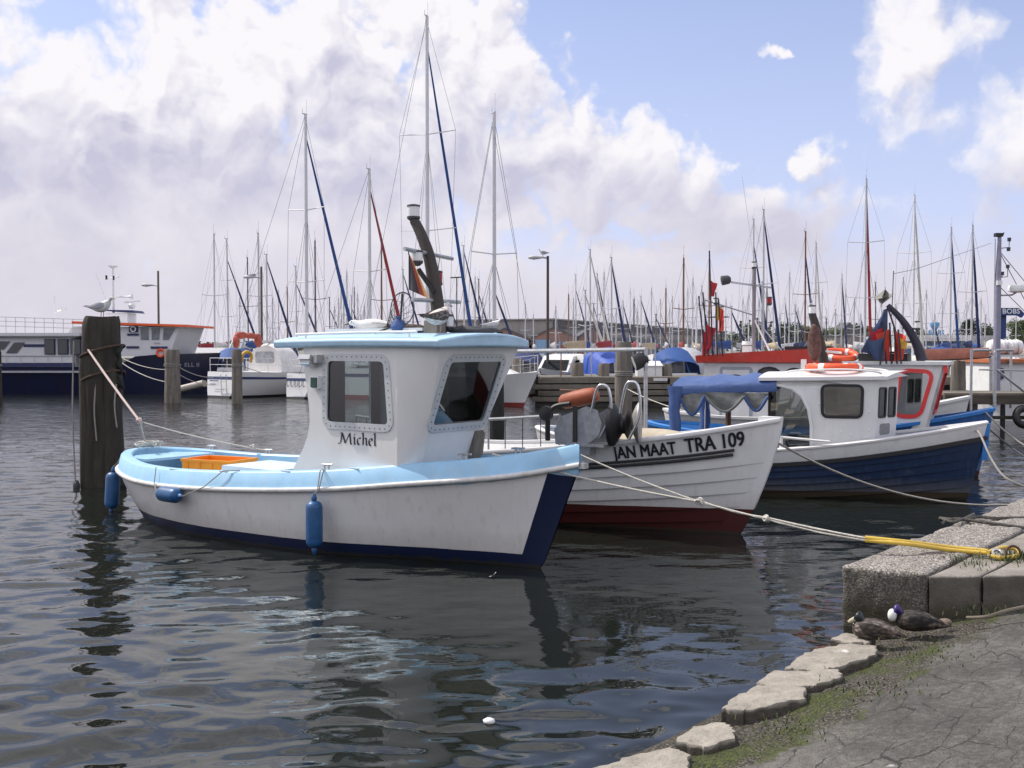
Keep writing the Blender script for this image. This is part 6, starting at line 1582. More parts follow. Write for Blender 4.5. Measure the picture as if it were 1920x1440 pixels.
for k in range(14):
    a = 2 * math.pi * k / 14; p = Matrix.Rotation(R(75), 3, 'X') @ Vector((math.cos(a) * 0.116, math.sin(a) * 0.17, 0))
    nm.tube([p, p.lerp(Vector((-0.14, 0.02, -0.14)), 0.55) + Vector((0, 0, -0.01)), Vector((-0.17, 0.02, -0.20))], 0.0022, 3)
for f in (0.25, 0.45, 0.62, 0.78):
    nm.tube([(Matrix.Rotation(R(75), 3, 'X') @ Vector((math.cos(2 * math.pi * k / 14) * 0.116, math.sin(2 * math.pi * k / 14) * 0.17, 0))).lerp(Vector((-0.17, 0.02, -0.2)), f) for k in range(15)], 0.002, 3)
nm.build('mesh', mat('dark net twine', (0.05, 0.05, 0.05), 0.9), no)
MB().tube([(0.0, 0, 0.15), (-0.02, 0, -0.15), (-0.28, 0.03, -0.245)], 0.012, 6).build('handle', DARK, no)
bb = MB(); bb.ell((0, 0, 0.05), (0.075, 0.06, 0.065), 8)
bb.v = [tuple(Vector(v) * (1 + 0.3 * noise.noise(Vector(v) * 22))) for v in bb.v]; bb.lathe([(0.02, 0.09), (0.015, 0.12), (0.03, 0.15)], 8)
bo = bb.build('bag', CANB, smooth=60); bo.location = MW(1.40, -0.22, 2.235); tag(bo, 'crumpled blue bag tied up on the roof beside the mast', 'bag')
nn_ = MB(); nn_.ell((0, 0, 0.03), (0.28, 0.12, 0.05), 8); nn_.v = [tuple(Vector(v) * (1 + 0.35 * noise.noise(Vector(v) * 14))) for v in nn_.v]
no_ = nn_.build('net_heap', mat('brown net heap', (0.09, 0.07, 0.06), 0.95, var=0.5, scale=40, bump=1), smooth=60); no_.location = MW(1.28, 0.02, 2.235); no_.rotation_euler = (0, 0, R(-20)); tag(no_, 'brown heap of netting on the roof behind the lying gull', 'net')
nn_ = MB(); nn_.ell((0, 0, 0.02), (0.25, 0.14, 0.045), 8); nn_.v = [tuple(Vector(v) * (1 + 0.35 * noise.noise(Vector(v) * 14))) for v in nn_.v]
no_ = nn_.build('net_heap', DARK, smooth=60); no_.location = MW(1.98, 0.25, 2.22); tag(no_, 'low dark heap on the roof by the mast foot, below the small gull', 'net')
# ------------------------------------------------------------------ timber pier and gangway behind
PIERW = mat('weathered pier timber', (0.165, 0.145, 0.115), 0.9, var=0.4, scale=3, bump=0.5, bscale=20, stretch=(0.15, 1, 1), dirt=(0.045, 0.042, 0.035), dirt_amt=0.75)
PIERD = mat('wet dark pier timber', (0.05, 0.045, 0.036), 0.85, var=0.5, scale=4, bump=0.5, bscale=20, stretch=(0.2, 1, 1))
def build_pier():
    Y = 38.0; A = P(1014, 655, Y); o = thing('timber_pier', 'long weathered timber pier with plank face behind the fishing boats', 'pier', (A.x, Y, 0))
    W = 17.5; zt = 1.06
    random.seed(4); d = MB()
    for k in range(70):
        x = k * 0.25 + 0.12; d.box((x, 1.6, zt - 0.03 + random.uniform(-0.006, 0.006)), (0.235, 3.3, 0.06))
    d.build('deck', PIERW, o, smooth=0)
    f = MB()
    for i, z in enumerate((0.94, 0.72, 0.50, 0.28)):
        L_ = (4.6, 4.9, 5.1, 5.3)[i] if True else 0
        f.box((L_ / 2 - 0.1 - 0.2 * (i % 2), -0.06 + 0.012 * i, z), (L_, 0.09, 0.17), Matrix.Rotation(R(random.uniform(-0.5, 0.5)), 3, 'Y'))
    f.build('face_planks', PIERW, o, smooth=0)
    MB().box((W / 2 + 2.3, -0.03, 0.90), (W - 4.6, 0.12, 0.22)).build('edge_beam', PIERW, o)
    MB().box((2.4, 0.12, 0.4), (5.2, 0.06, 1.1)).build('backing', PIERD, o)
    for k in range(9):
        x = 0.3 + 2.1 * k; pile_mesh(MB(), (x, 0.35), 0.13, 0.12, -1.2, 1.0, 20 + k, 10, 8).build('leg', PIERD, o, smooth=60)
    MB().box((2.85, -0.115, 1.0), (0.36, 0.01, 0.13)).build('red_notice', mat('red and white notice', (0.45, 0.05, 0.05), 0.6, var=0.3, scale=8), o)
    MB().box((4.25, -0.115, 0.98), (0.5, 0.01, 0.1)).build('white_notice', WHITE2, o)
    return o
build_pier()
for k, (px, pw, yt, lab) in enumerate(((1083, 24, 680, 'worn grey bollard with rounded top on the pier, left of the blue boat cover'), (1132, 22, 681, 'worn grey bollard split at the top on the pier, between two white boats'), (1251, 19, 682, 'worn grey bollard on the pier beside a white shed'), (970, 20, 672, 'dark bollard at the pier end behind the small white bow'))):
    c = P(px, 655, 39.3); r = pw / 2 / FPX * 39.3
    o = thing('bollard', lab, 'bollard', (c.x, c.y, 0.6), 0, 'pier bollards')
    pile_mesh(MB(), (0, 0), r, r * 0.92, 0, P(px, yt, 39.3).z - 0.6, 50 + k, 14, 10, 0.12).build('body', PGR, o, smooth=60)
c = P(1216, 655, 39.5); so_ = thing('shed', 'small white box shed with sloping lid on the pier', 'shed', (c.x, c.y, 1.06))
MB().add([(-0.45, -0.4, 0), (0.45, -0.4, 0), (0.45, 0.4, 0), (-0.45, 0.4, 0), (-0.45, -0.4, 0.36), (0.45, -0.4, 0.36), (0.45, 0.4, 0.50), (-0.45, 0.4, 0.50)], [(3, 2, 1, 0), (4, 5, 6, 7), (0, 1, 5, 4), (1, 2, 6, 5), (2, 3, 7, 6), (3, 0, 4, 7)]).build('body', WHITE2, so_, smooth=0)
MB().box((0, 0, 0.46), (0.96, 0.92, 0.03), Matrix.Rotation(R(10), 3, 'X')).build('lid', WHITE, so_, smooth=0)
for k, (px, yt, lab) in enumerate(((1052, 640, 'thin steel pole on the pier left of the bollards'), (1109, 642, 'thin steel pole on the pier between two bollards'), (1229, 636, 'thin dark pole standing on the pier near the white shed'))):
    c = P(px, 655, 38.6); o = MB().tube([(c.x, c.y, 1.0), (c.x, c.y, P(px, yt, 38.6).z)], 0.022, 6).build('pole', GALV if k else WOODB, smooth=60); tag(o, lab, 'pole', 'poles on the pier')

def build_gangway():
    Y = 25.5; A = P(1768, 655, Y); B = P(2060, 655, Y)
    o = thing('jetty', 'dark timber jetty with galvanised handrails behind the blue bows', 'jetty', (A.x, Y, 0)); L_ = B.x - A.x
    d = MB()
    for k in range(int(L_ / 0.2)): d.box((0.1 + k * 0.2, 0.7, 0.98), (0.19, 1.6, 0.05))
    d.build('deck', PIERW, o, smooth=0)
    MB().box((L_ / 2, -0.1, 0.85), (L_, 0.12, 0.22)).build('edge_beam', mat('dark jetty beam', (0.075, 0.062, 0.048), 0.85, var=0.5, scale=4, stretch=(0.2, 1, 1)), o)
    MB().beam((0.3, -0.05, 0.42), (L_, -0.05, 0.42), 0.08, 0.08).build('lower_beam', PIERD, o)
    for x in (1.45, 3.4): pile_mesh(MB(), (x, 0.0), 0.06, 0.06, -1, 0.8, 60 + int(x), 10, 6).build('leg', BLACK, o, smooth=60)
    MB().box((0.45, -0.05, 0.45), (0.7, 0.14, 0.6)).build('bracing', PIERD, o)
    for x0, x1 in ((0.60, 1.12), (1.15, 1.66)):
        r = MB(); r.tube(spline([(x0, -0.2, 0.55), (x0, -0.2, 1.85), (x0 + 0.03, -0.2, 2.0), (x0 + 0.08, -0.2, 2.03), (x1 - 0.06, -0.2, 2.03)], 4), 0.032, 8); r.build('handrail', GALV, o, smooth=60)
    for x in (0.6, 1.17, 1.98, 2.7): MB().tube([(x, 0.75 if x > 1.5 else -0.2, 0.6), (x, 0.75 if x > 1.5 else -0.2, 2.05)], 0.032, 8).build('handrail_post', GALV, o)
    MB().tube([(1.2, 0.75, 1.55), (3.6, 0.75, 1.5)], 0.02, 6).build('handrail', GALV, o)
    MB().tube([(1.15, -0.2, 1.6), (1.95, -0.2, 0.98)], 0.03, 6).build('brace', GALV, o)
    tyre = MB(); ring_tube(tyre, (1.85, -0.25, 0.45), 0.2, 0.09, 18, 8, Matrix.Rotation(R(80), 3, 'X')); tyre.build('tyre', BLACK, o, smooth=60)
    return o
build_gangway()
c = P(1797, 655, 27.5); o = thing('mooring_pile', 'grey pile behind the jetty handrail, right of the red framed wheelhouse', 'pile', (c.x, c.y, 0), 0, 'mooring piles')
pile_mesh(MB(), (0, 0), 0.2, 0.18, -1, P(1797, 676, 27.5).z, 71).build('trunk', PGR, o, smooth=60)

# ------------------------------------------------------------------ passenger ferry on the left
def build_ferry():
    Y0 = 49.0; k = Y0 / FPX
    org = P(0, 655, Y0)
    root = thing('passenger_ferry', 'white passenger ferry with navy hull and orange wheelhouse roof', 'ferry', (org.x, Y0, 0))
    X = lambda px: (px - 0) * k
    Z = lambda py: CAM_Z - (py - 655) * k
    NV = mat('navy hull paint', (0.006, 0.010, 0.038), 0.35, var=0.15, scale=1.5, dirt=(0.03, 0.02, 0.02), dirt_amt=0.5)
    FW_ = mat('ferry white', (0.62, 0.62, 0.63), 0.45, var=0.05, scale=1.5); NB = mat('navy band', (0.02, 0.025, 0.09), 0.5)
    # hull: plan narrows to the bow on the right
    rows = []
    for i in range(25):
        f = i / 24; px = -420 + f * 805; x = X(px)
        hbm = 2.5 if px < 200 else 2.5 * max(0.02, 1 - ((px - 200) / 187) ** 2.2)
        top = 688 if px < 215 else 688 - 22 * min(1, (px - 215) / 40) - 4 * max(0, (px - 260) / 120)
        zt_ = Z(top); rk = max(0, (px - 330) / 55) * 0.5
        rows.append([Vector((x - rk * (1 - q), -hbm * (0.82 + 0.18 * q), -0.4 + (zt_ + 0.4) * q)) for q in (0, 0.3, 0.6, 1.0)] + [Vector((x - rk * (1 - q), hbm * (0.82 + 0.18 * q), -0.4 + (zt_ + 0.4) * q)) for q in (1.0, 0.6, 0.3, 0)])
    MB().loft([[v + Vector((0, 2.5, 0)) for v in r] for r in rows]).build('hull', NV, root, smooth=40)
    MB().box((X(-110), -0.03, Z(697)), (X(640) - X(0), 0.12, 0.09)).build('rub_rail', mat('grey fender rail', (0.35, 0.36, 0.38), 0.6), root)
    # name on the bow
    tx = MB()
    vs, fs = text_tris('ELL II', 0.26)
    tx.add([(X(338) + x, 0.55 + 0.9 * (x / 1.2), Z(688) + y) for x, y in vs], fs); tx.build('lettering', mat('dull grey lettering', (0.22, 0.23, 0.26), 0.6), root, smooth=0, recalc=False)
    # main saloon
    sal = MB(); sal.box((X(-110), 2.5, (Z(690) + Z(630)) / 2), (X(480), 4.4, Z(630) - Z(690)))
    s_ = sal.build('saloon', FW_, root, smooth=0)
    MB().box((X(-110), 2.4, Z(627)), (X(520), 4.9, 0.14)).box((X(-110), 2.4, Z(631)), (X(500), 4.6, 0.06)).build('deck_edge', FW_, root, smooth=0)
    MB().box((X(-110), 0.285, Z(684)), (X(490), 0.02, 0.18)).build('navy_stripe', NB, s_, smooth=0)
    MB().box((X(60), 0.285, Z(648)), (X(42), 0.02, 0.13)).build('navy_stripe', NB, s_, smooth=0)
    for a, b in ((79, 99), (104, 124), (128, 148), (-60, -40), (-35, -15)):
        w_ = MB(); w_.box((X((a + b) / 2), 0.26, Z(650)), (X(b - a) , 0.06, Z(636) - Z(665))); fr = w_.build('window', NB, s_, smooth=0)
        MB().box((X((a + b) / 2), 0.215, Z(650)), (X(b - a) * 0.86, 0.04, (Z(636) - Z(665)) * 0.92)).build('pane', DGL, fr, smooth=0)
    MB().panel([[(X(6), Z(662)), (X(26), Z(662)), (X(42), Z(642)), (X(22), Z(642))]], lambda u, v, w_: Vector((u, 0.27 + w_, v)), 0.02).build('slanted_window', DGL, s_, smooth=0)
    MB().panel([[(X(-20), Z(655)), (X(2), Z(655)), (X(14), Z(640)), (X(-20), Z(640))]], lambda u, v, w_: Vector((u, 0.27 + w_, v)), 0.02).build('slanted_window', DGL, s_, smooth=0)
    MB().box((X(-110), 0.26, Z(667)), (X(490), 0.03, 0.03)).build('side_rail', GALV, s_, smooth=0)
    for px in range(-200, 150, 26): MB().tube([(X(px), 0.2, Z(667)), (X(px), 0.2, Z(682))], 0.012, 5).build('stanchion', GALV, s_)
    # forward house and wheelhouse
    fh = MB(); fh.panel([[(X(150), Z(668)), (X(310), Z(668)), (X(331), Z(612)), (X(128), Z(612)), (X(118), Z(626)), (X(150), Z(626))]], lambda u, v, w_: Vector((u, 0.5 - w_, v)), 3.9)
    h = fh.build('wheelhouse', FW_, root, smooth=0)
    rf = MB(); rf.add([(X(132), 0.2, Z(606)), (X(345), 0.2, Z(612.5)), (X(345), 4.7, Z(612.5)), (X(132), 4.7, Z(606)), (X(132), 0.2, Z(602.5)), (X(345), 0.2, Z(609)), (X(345), 4.7, Z(609)), (X(132), 4.7, Z(602.5))], [(3, 2, 1, 0), (4, 5, 6, 7), (0, 1, 5, 4), (1, 2, 6, 5), (2, 3, 7, 6), (3, 0, 4, 7)])
    rfo = rf.build('roof', FW_, root, smooth=0)
    MB().add([(X(132), 0.17, Z(606.3)), (X(347), 0.17, Z(612.8)), (X(347), 0.17, Z(608.6)), (X(132), 0.17, Z(602.2)), (X(132), 0.22, Z(606.3)), (X(347), 0.22, Z(612.8)), (X(347), 0.22, Z(608.6)), (X(132), 0.22, Z(602.2))], [(0, 1, 2, 3), (7, 6, 5, 4), (0, 4, 5, 1), (1, 5, 6, 2), (2, 6, 7, 3), (3, 7, 4, 0)]).box((X(346.5), 2.45, Z(610.7)), (0.05, 4.5, 0.11)).build('roof_edge', mat('orange roof paint', (0.85, 0.12, 0.02), 0.45), rfo, smooth=0)
    for q in ([(257, 637), (272, 637), (272, 613), (257, 613)], [(278, 637), (292, 637), (294, 614), (278, 614)], [(299, 637), (310, 637), (323, 615), (301, 615)]):
        MB().panel([[(X(a), Z(b)) for a, b in q]], lambda u, v, w_: Vector((u, 0.49 + w_, v)), 0.02).build('window', mat('ferry window', (0.12, 0.14, 0.15), 0.1, var=0.5, scale=2), h, smooth=0)
    MB().box((X(244), 0.46, Z(617)), (X(17), 0.06, 0.27)).build('life_raft_box', NB, h)
    lb_ = MB(); ring_tube(lb_, (X(244), 0.40, Z(617)), 0.11, 0.03, 16, 6, Matrix.Rotation(R(90), 3, 'X')); lb_.build('white_ring', WGLOW, h)
    for a, b, c_ in ((232, 254, 627), (230, 254, 651), (276, 308, 651.5)): MB().box((X((a + b) / 2), 0.46, Z(c_)), (X(b - a), 0.02, 0.10)).build('navy_stripe', NB, h, smooth=0)
    vs, fs = text_tris('ZWJG', 0.10); MB().add([(X(282) + x * 1.1, 0.46, Z(645) + y) for x, y in vs], fs).build('lettering', INK, h, smooth=0, recalc=False)
    lb2 = MB(); ring_tube(lb2, (X(295), 0.42, Z(662)), 0.17, 0.05, 18, 8, Matrix.Rotation(R(90), 3, 'X')); lb2.build('lifebuoy', ORED, h, smooth=60)
    # upper deck rail
    ur = MB()
    for py in (594, 602, 611): ur.tube([(X(-330), 0.3, Z(py - 4)), (X(0), 0.3, Z(py)), (X(155), 0.3, Z(py + 5))], 0.02, 5)
    ur.build('deck_rail', GALV, root)
    for px in range(-300, 150, 18): MB().tube([(X(px), 0.3, Z(627)), (X(px), 0.3, Z(594 + 5 * px / 155 if px > 0 else 594 + 4 * px / 330))], 0.014, 5).build('rail_post', GALV, root)
    # mast with horns and radar
    m = MB(); m.tube([(X(183), 2.0, Z(606)), (X(183), 2.0, Z(497))], [0.07, 0.04], 8).tube([(X(167), 2, Z(518)), (X(197), 2, Z(514))], 0.02, 6); mast = m.build('mast', WGLOW, root)
    MB().lathe([(0.02, -0.1), (0.22, 0.0), (0.23, 0.03), (0.02, 0.05)], 14, (X(183), 2, Z(494))).build('aerial_dome', WGLOW, mast)
    for px, py in ((170, 516), (184, 517)): MB().lathe([(0.05, -0.08), (0.05, 0.12)], 8, (X(px), 2, Z(py))).build('nav_light', BLACK, mast)
    Mh = Matrix.Rotation(R(90), 3, 'Y'); 
    MB().lathe([(0.03, -0.35), (0.035, 0.2), (0.08, 0.35), (0.15, 0.42)], 12, (X(206), 1.8, Z(553)), Mh).build('horn', WGLOW, mast)
    rdr = MB(); rdr.box((X(226), 1.6, Z(563)), (0.75, 0.08, 0.07), Matrix.Rotation(R(-5), 3, 'Y')); rd = rdr.build('radar_bar', WGLOW, root)
    MB().lathe([(0.12, -0.14), (0.16, -0.05), (0.16, 0.06), (0.08, 0.14)], 12, (X(225), 1.6, Z(571))).build('radar_drum', WGLOW, rd)
    pb = MB(); pb.add([(X(176), 1.2, Z(581)), (X(236), 1.2, Z(585)), (X(236), 2.6, Z(585)), (X(176), 2.6, Z(581)), (X(176), 1.2, Z(579)), (X(232), 1.2, Z(580)), (X(232), 2.6, Z(580)), (X(176), 2.6, Z(579))], [(3, 2, 1, 0), (4, 5, 6, 7), (0, 1, 5, 4), (1, 2, 6, 5), (2, 3, 7, 6), (3, 0, 4, 7)])
    pb.build('platform', NB, root, smooth=0); MB().box((X(200), 1.9, Z(596)), (1.0, 1.2, 0.55)).build('platform_base', WGLOW, root)
    MB().tube([(X(176), 2, Z(580)), (X(146), 2.2, Z(505))], 0.012, 4).build('whip_aerial', WGLOW, root)
    MB().tube([(X(51), 3, Z(620)), (X(51), 3, Z(550))], 0.035, 6).tube([(X(51), 3, Z(582)), (X(66), 3, Z(578))], 0.05, 6).box((X(69), 3, Z(574)), (0.24, 0.2, 0.14)).build('stern_mast', WGLOW, root)
    return root
build_ferry()

# ------------------------------------------------------------------ lamp posts
def lamp(px, ytop, ybase, Y, wpx, arm_dx, label, yarm, col, head='cobra'):
    c = P(px, 655, Y); k = Y / FPX; zt = P(px, ytop, Y).z; zb = -0.6; za = P(px, yarm, Y).z
    o = thing('street_lamp', label, 'street lamp', (c.x, c.y, zb), 0, 'lamp posts on the piers')
    MB().tube([(0, 0, 0), (0, 0, zt - zb)], [wpx * k / 2 * 1.1, wpx * k / 2 * 0.9], 10).build('post', col, o, smooth=60)
    e = arm_dx * k; sg = 1 if e > 0 else -1
    MB().tube([(0, 0, za - zb), (e, 0, za - zb + abs(e) * 0.10)], 0.035, 6).build('arm', GALV, o)
    hd = MB(); L_ = abs(e)
    rings = []
    for x, w_, h_ in ((0, 0.03, 0.03), (0.25, 0.10, 0.06), (0.7, 0.17, 0.10), (1.0, 0.12, 0.07), (1.1, 0.04, 0.03)):
        rings.append([Vector((sg * (L_ * 0.45 + x * 0.62), w_ * math.cos(a), za - zb + L_ * 0.08 + h_ * math.sin(a))) for a in [2 * math.pi * j / 10 for j in range(10)]])
    hd.loft(rings).build('lamp_head', mat('grey lamp head', (0.45, 0.46, 0.46), 0.5), o, smooth=60)
    return o
GP = mat('brown grey lamp post', (0.12, 0.10, 0.085), 0.7, var=0.2)
lamp(298, 508, 700, 60, 4.2, -19, 'brown lamp post behind the ferry wheelhouse, arm pointing left', 536, GP)
lamp(491, 500, 700, 56, 4.6, -21, 'lamp post with brown pole and pale head among the masts of the white yachts', 521, GP)
lamp(1027, 480, 712, 46, 5.4, -16, 'tall dark lamp post on the pier with gulls on its pale head', 484, mat('dark lamp post', (0.065, 0.05, 0.04), 0.7))
pgl = P(1018, 481, 46); bird('gull', 'tiny gull perched on the head of the dark pier lamp', 'gull', (pgl.x, pgl.y, pgl.z), R(200), 1.0, STAND, GW, GG, GY, BEAK, WING, (0.0, 0.11), GLEG, group='gulls')
pgl = P(476, 521, 56); bird('gull', 'tiny gull perched on the pale lamp head among the yacht masts', 'gull', (pgl.x, pgl.y, pgl.z - 0.02), R(10), 1.0, STAND, GW, GG, GY, BEAK, WING, (0.0, 0.11), GLEG, group='gulls')

# ------------------------------------------------------------------ work boat at the right edge
def build_workboat():
    Y = 30.0; k = Y / FPX; org = P(1900, 655, Y); X = lambda px: (px - 1900) * k; Z = lambda py: CAM_Z - (py - 655) * k
    root = thing('work_boat', 'white work boat at the right edge with tall grey mast and radar', 'boat', (org.x, Y, 0))
    rows = []
    for f in (0, 0.05, 0.15, 0.4, 1.0):
        x = X(1868) + f * 7; hbm = 0.1 + 1.6 * min(1, f * 4) ** 0.6
        rows.append([Vector((x, 1.4 - hbm, -0.3)), Vector((x - 0.1, 1.4 - hbm - 0.1, Z(738))), Vector((x - 0.1, 1.4 + hbm + 0.1, Z(738))), Vector((x, 1.4 + hbm, -0.3))])
    MB().loft(rows).build('hull', mat('pale work boat hull', (0.66, 0.66, 0.66), 0.5, dirt=(0.3, 0.2, 0.15), dirt_amt=0.4), root, smooth=40)
    hs = MB(); hs.panel([[(X(1862), Z(736)), (X(2050), Z(736)), (X(2050), Z(680)), (X(1866), Z(680))], rrect(X(1877), Z(710), X(1887), Z(692), 0.04)], lambda u, v, w_: Vector((u, 0.2 - w_, v)), 2.0)
    h = hs.build('wheelhouse', WHITE2, root, smooth=0)
    winding(h, 'window', 0.03, rrect(X(1877), Z(710), X(1887), Z(692), 0.04), lambda u, v, w_: Vector((u, 0.19 - w_, v)), 0.02, mat('violet window frame', (0.08, 0.06, 0.16), 0.5), DGL)
    MB().box((X(1950), 1.2, Z(677)), (X(2080) - X(1900), 2.3, 0.10)).build('roof', mat('rusty orange trim', (0.45, 0.14, 0.05), 0.6), root, smooth=0)
    vs, fs = text_tris('TRA', 0.10); MB().add([(X(1886) + x, 0.03, Z(681) + y) for x, y in vs], fs).build('lettering', INK, root, smooth=0, recalc=False)
    # liferaft canister
    cx, cz = X(1902), Z(651); Mc = Matrix.Rotation(R(90), 3, 'Y'); lc = MB()
    lc.lathe([(0.05, -0.5), (0.19, -0.46), (0.225, -0.36), (0.225, -0.34), (0.21, -0.33), (0.21, -0.12), (0.225, -0.11), (0.225, -0.08), (0.21, -0.07), (0.21, 0.12), (0.225, 0.13), (0.225, 0.16), (0.21, 0.17), (0.225, 0.36), (0.19, 0.46), (0.05, 0.5)], 18, (cx, 0.6, cz), Mc)
    lc.build('life_raft', WGLOW, root, smooth=50)
    cr2 = MB()
    for x in (-0.3, 0.0, 0.3): ring_tube(cr2, (cx + x, 0.6, cz), 0.235, 0.015, 16, 5, Matrix.Rotation(R(90), 3, 'Y'))
    cr2.box((cx, 0.6, cz - 0.24), (1.0, 0.3, 0.06)); cr2.build('raft_cradle', GALV, root)
    # mast
    mx = X(1863); m = MB(); m.tube([(mx, -0.2, Z(760)), (mx, -0.2, Z(540)), (mx + 0.03, -0.2, Z(446))], [0.105, 0.09, 0.05], 10)
    mast = m.build('mast', mat('grey violet mast', (0.26, 0.25, 0.33), 0.5, var=0.15), root, smooth=60)
    MB().tube([(mx - 0.09, -0.2, Z(640)), (mx - 0.09, -0.2, Z(450))], 0.015, 5).build('halyard', GALV, mast)
    MB().box((mx, -0.2, Z(443)), (0.2, 0.16, 0.10)).tube([(mx + 0.05, -0.2, Z(447)), (mx + 0.14, -0.2, Z(442)), (mx + 0.15, -0.2, Z(438))], 0.014, 5).build('mast_cap', BLACK, mast)
    for y0, y1, x1 in ((468, 452, 1883), (468, 470, 1882), (522, 502, 1881), (522, 515, 1871)):
        MB().tube([(mx, -0.2, Z(y0)), (X(x1), -0.2, Z(y0 - 2)), (X(x1), -0.2, Z(y1))], 0.012, 5).lathe([(0.05, -0.04), (0.055, 0.06)], 8, (X(x1), -0.2, Z(y1))).build('lamp_bracket', DARK, mast)
    MB().tube([(mx, -0.2, Z(555)), (X(1890), -0.2, Z(554)), (X(1898), -0.2, Z(549))], 0.025, 6).build('radar_arm', GALV, mast)
    MB().lathe([(0.12, -0.10), (0.235, -0.07), (0.25, 0.03), (0.22, 0.10), (0.05, 0.12)], 18, (X(1899), -0.2, Z(543))).build('radar_dome', WGLOW, mast)
    MB().box((mx - 0.01, -0.32, Z(532)), (0.14, 0.06, 0.12)).build('plate', WGLOW, mast)
    wr = MB()
    for a, b in (((mx, -0.2, Z(470)), (X(1960), -0.2, Z(585))), ((mx, -0.2, Z(535)), (X(1960), -0.2, Z(630))), ((mx, -0.2, Z(470)), (X(1975), 0.4, Z(640)))): wr.tube([a, b], 0.012, 4)
    wr.build('stay', WIRE, mast)
    return root
build_workboat()
# canvas covered boom of a vessel behind the jetty
Yb = 27.0
bo = thing('covered_spar', 'spar under a faded reddish canvas cover above the jetty', 'spar', P(1790, 664, Yb))
q = bo.location; rows = []
for i in range(13):
    f = i / 12; px = 1722 + (1853 - 1722) * f; t0, b0 = 655 - 3 * f, 676 - 6 * f
    T_, B_ = P(px, t0, Yb) - q, P(px, b0, Yb) - q
    rows.append([T_ + Vector((0, -0.03, 0)), T_ + Vector((0, 0.03, 0)), T_.lerp(B_, 0.5) + Vector((0, 0.09 + 0.01 * math.sin(i * 2), 0)), B_ + Vector((0, 0.05, 0)), B_ + Vector((0, -0.05, 0)), T_.lerp(B_, 0.5) + Vector((0, -0.09 + 0.012 * math.sin(i * 2.3), 0))])
MB().loft(rows).build('cover', mat('faded red canvas', (0.42, 0.16, 0.11), 0.85, var=0.25, scale=6, bump=0.4, bscale=12, dirt=(0.45, 0.3, 0.22), dirt_amt=0.5), bo, smooth=50)
MB().tube([P(1716, 678, Yb) - q, P(1858, 669, Yb) - q], 0.035, 6).build('spar', DARK, bo)
MB().tube([P(1858, 669, Yb) - q, P(1858, 760, Yb) - q], 0.04, 6).build('support_post', GALV, bo)
MB().tube([P(1722, 678, Yb) - q, P(1722, 770, Yb) - q], 0.04, 6).build('support_post', GALV, bo)
w_ = MB().tube([P(1676, 513, 17.6), P(1716, 505, 20), P(1858, 456, 29.8)], 0.006, 4).build('aerial_wire', WIRE); tag(w_, 'thin aerial wire from the flag staff up to the grey mast', 'wire')
# ------------------------------------------------------------------ yachts
random.seed(21)
YW = mat('yacht white', (0.66, 0.66, 0.65), 0.4, var=0.05, scale=1); YWN = mat('yacht navy hull', (0.02, 0.03, 0.09), 0.35); YC = mat('yacht cream', (0.55, 0.50, 0.40), 0.5)
NAVYC = mat('navy canvas', (0.015, 0.03, 0.11), 0.7, var=0.2); BLUC = mat('deep blue canvas', (0.012, 0.06, 0.22), 0.7, var=0.15); REDC = mat('dark red canvas', (0.28, 0.02, 0.025), 0.7, var=0.15); GREYC = mat('grey canvas', (0.38, 0.38, 0.40), 0.7); WHTC = mat('off white sail canvas', (0.62, 0.60, 0.56), 0.7); BEIC = mat('beige sail cover', (0.40, 0.33, 0.22), 0.8)
MGREY = mat('grey mast alloy', (0.50, 0.50, 0.51), 0.5, metal=0.2, var=0.06); MDARK = mat('dark anodised mast', (0.10, 0.09, 0.09), 0.5); MWHT = mat('white painted mast', (0.68, 0.68, 0.68), 0.45)
ANTI = mat('red antifouling', (0.22, 0.03, 0.025), 0.6)
_hm = {}
def yacht_hull(L, beam, fb, m, stripe=None, boot=ANTI, key=None):
    if key in _hm: return _hm[key]
    H = Hull(L, [(0, fb * 1.28), (0.3, fb * 1.08), (0.7, fb), (1, fb * 1.05)], [(0, 0.02), (0.08, 0.22 * beam / 2), (0.2, 0.53 * beam / 2), (0.4, 0.9 * beam / 2), (0.6, beam / 2), (0.8, 0.93 * beam / 2), (1, 0.70 * beam / 2)],
             lambda z: -1.0 * (fb * 1.28 - z), lambda z: 0.35 * (z - 0.2), keel=-0.5, a_bow=0.7, a_mid=0.30, a_stern=0.42)
    mb = MB(); H.shell(mb, 26, 8)
    # boot top: faces low on the hull
    for i, f in enumerate(mb.f):
        z = sum(mb.v[k][2] for k in f) / len(f)
        mb.mi[i] = 1 if z < 0.06 else 0
    if stripe:
        mb.use(2); H.strip(mb, [(0.0, -0.05), (0.012, -0.05), (0.012, 0.05), (0.0, 0.05)], 0.0, 1.0, 26, t=0.84)
        mb.use(2).loft([[H.pt(1, 0.80, 1) + Vector((-0.012, 0, 0)), H.pt(1, 0.87, 1) + Vector((-0.012, 0, 0))], [H.pt(1, 0.80, -1) + Vector((-0.012, 0, 0)), H.pt(1, 0.87, -1) + Vector((-0.012, 0, 0))]], closed=False, caps=False)
    mb.use(0); H.deck(mb, 0.03, 0.02, 0.01, 0.995, 20, camber=0.06); mb.use(3 if stripe else 0)
    o = mb.build('hull', [m, boot, stripe or m, m], None, smooth=40)
    me = o.data; bpy.data.objects.remove(o); _hm[key] = (me, H); return _hm[key]
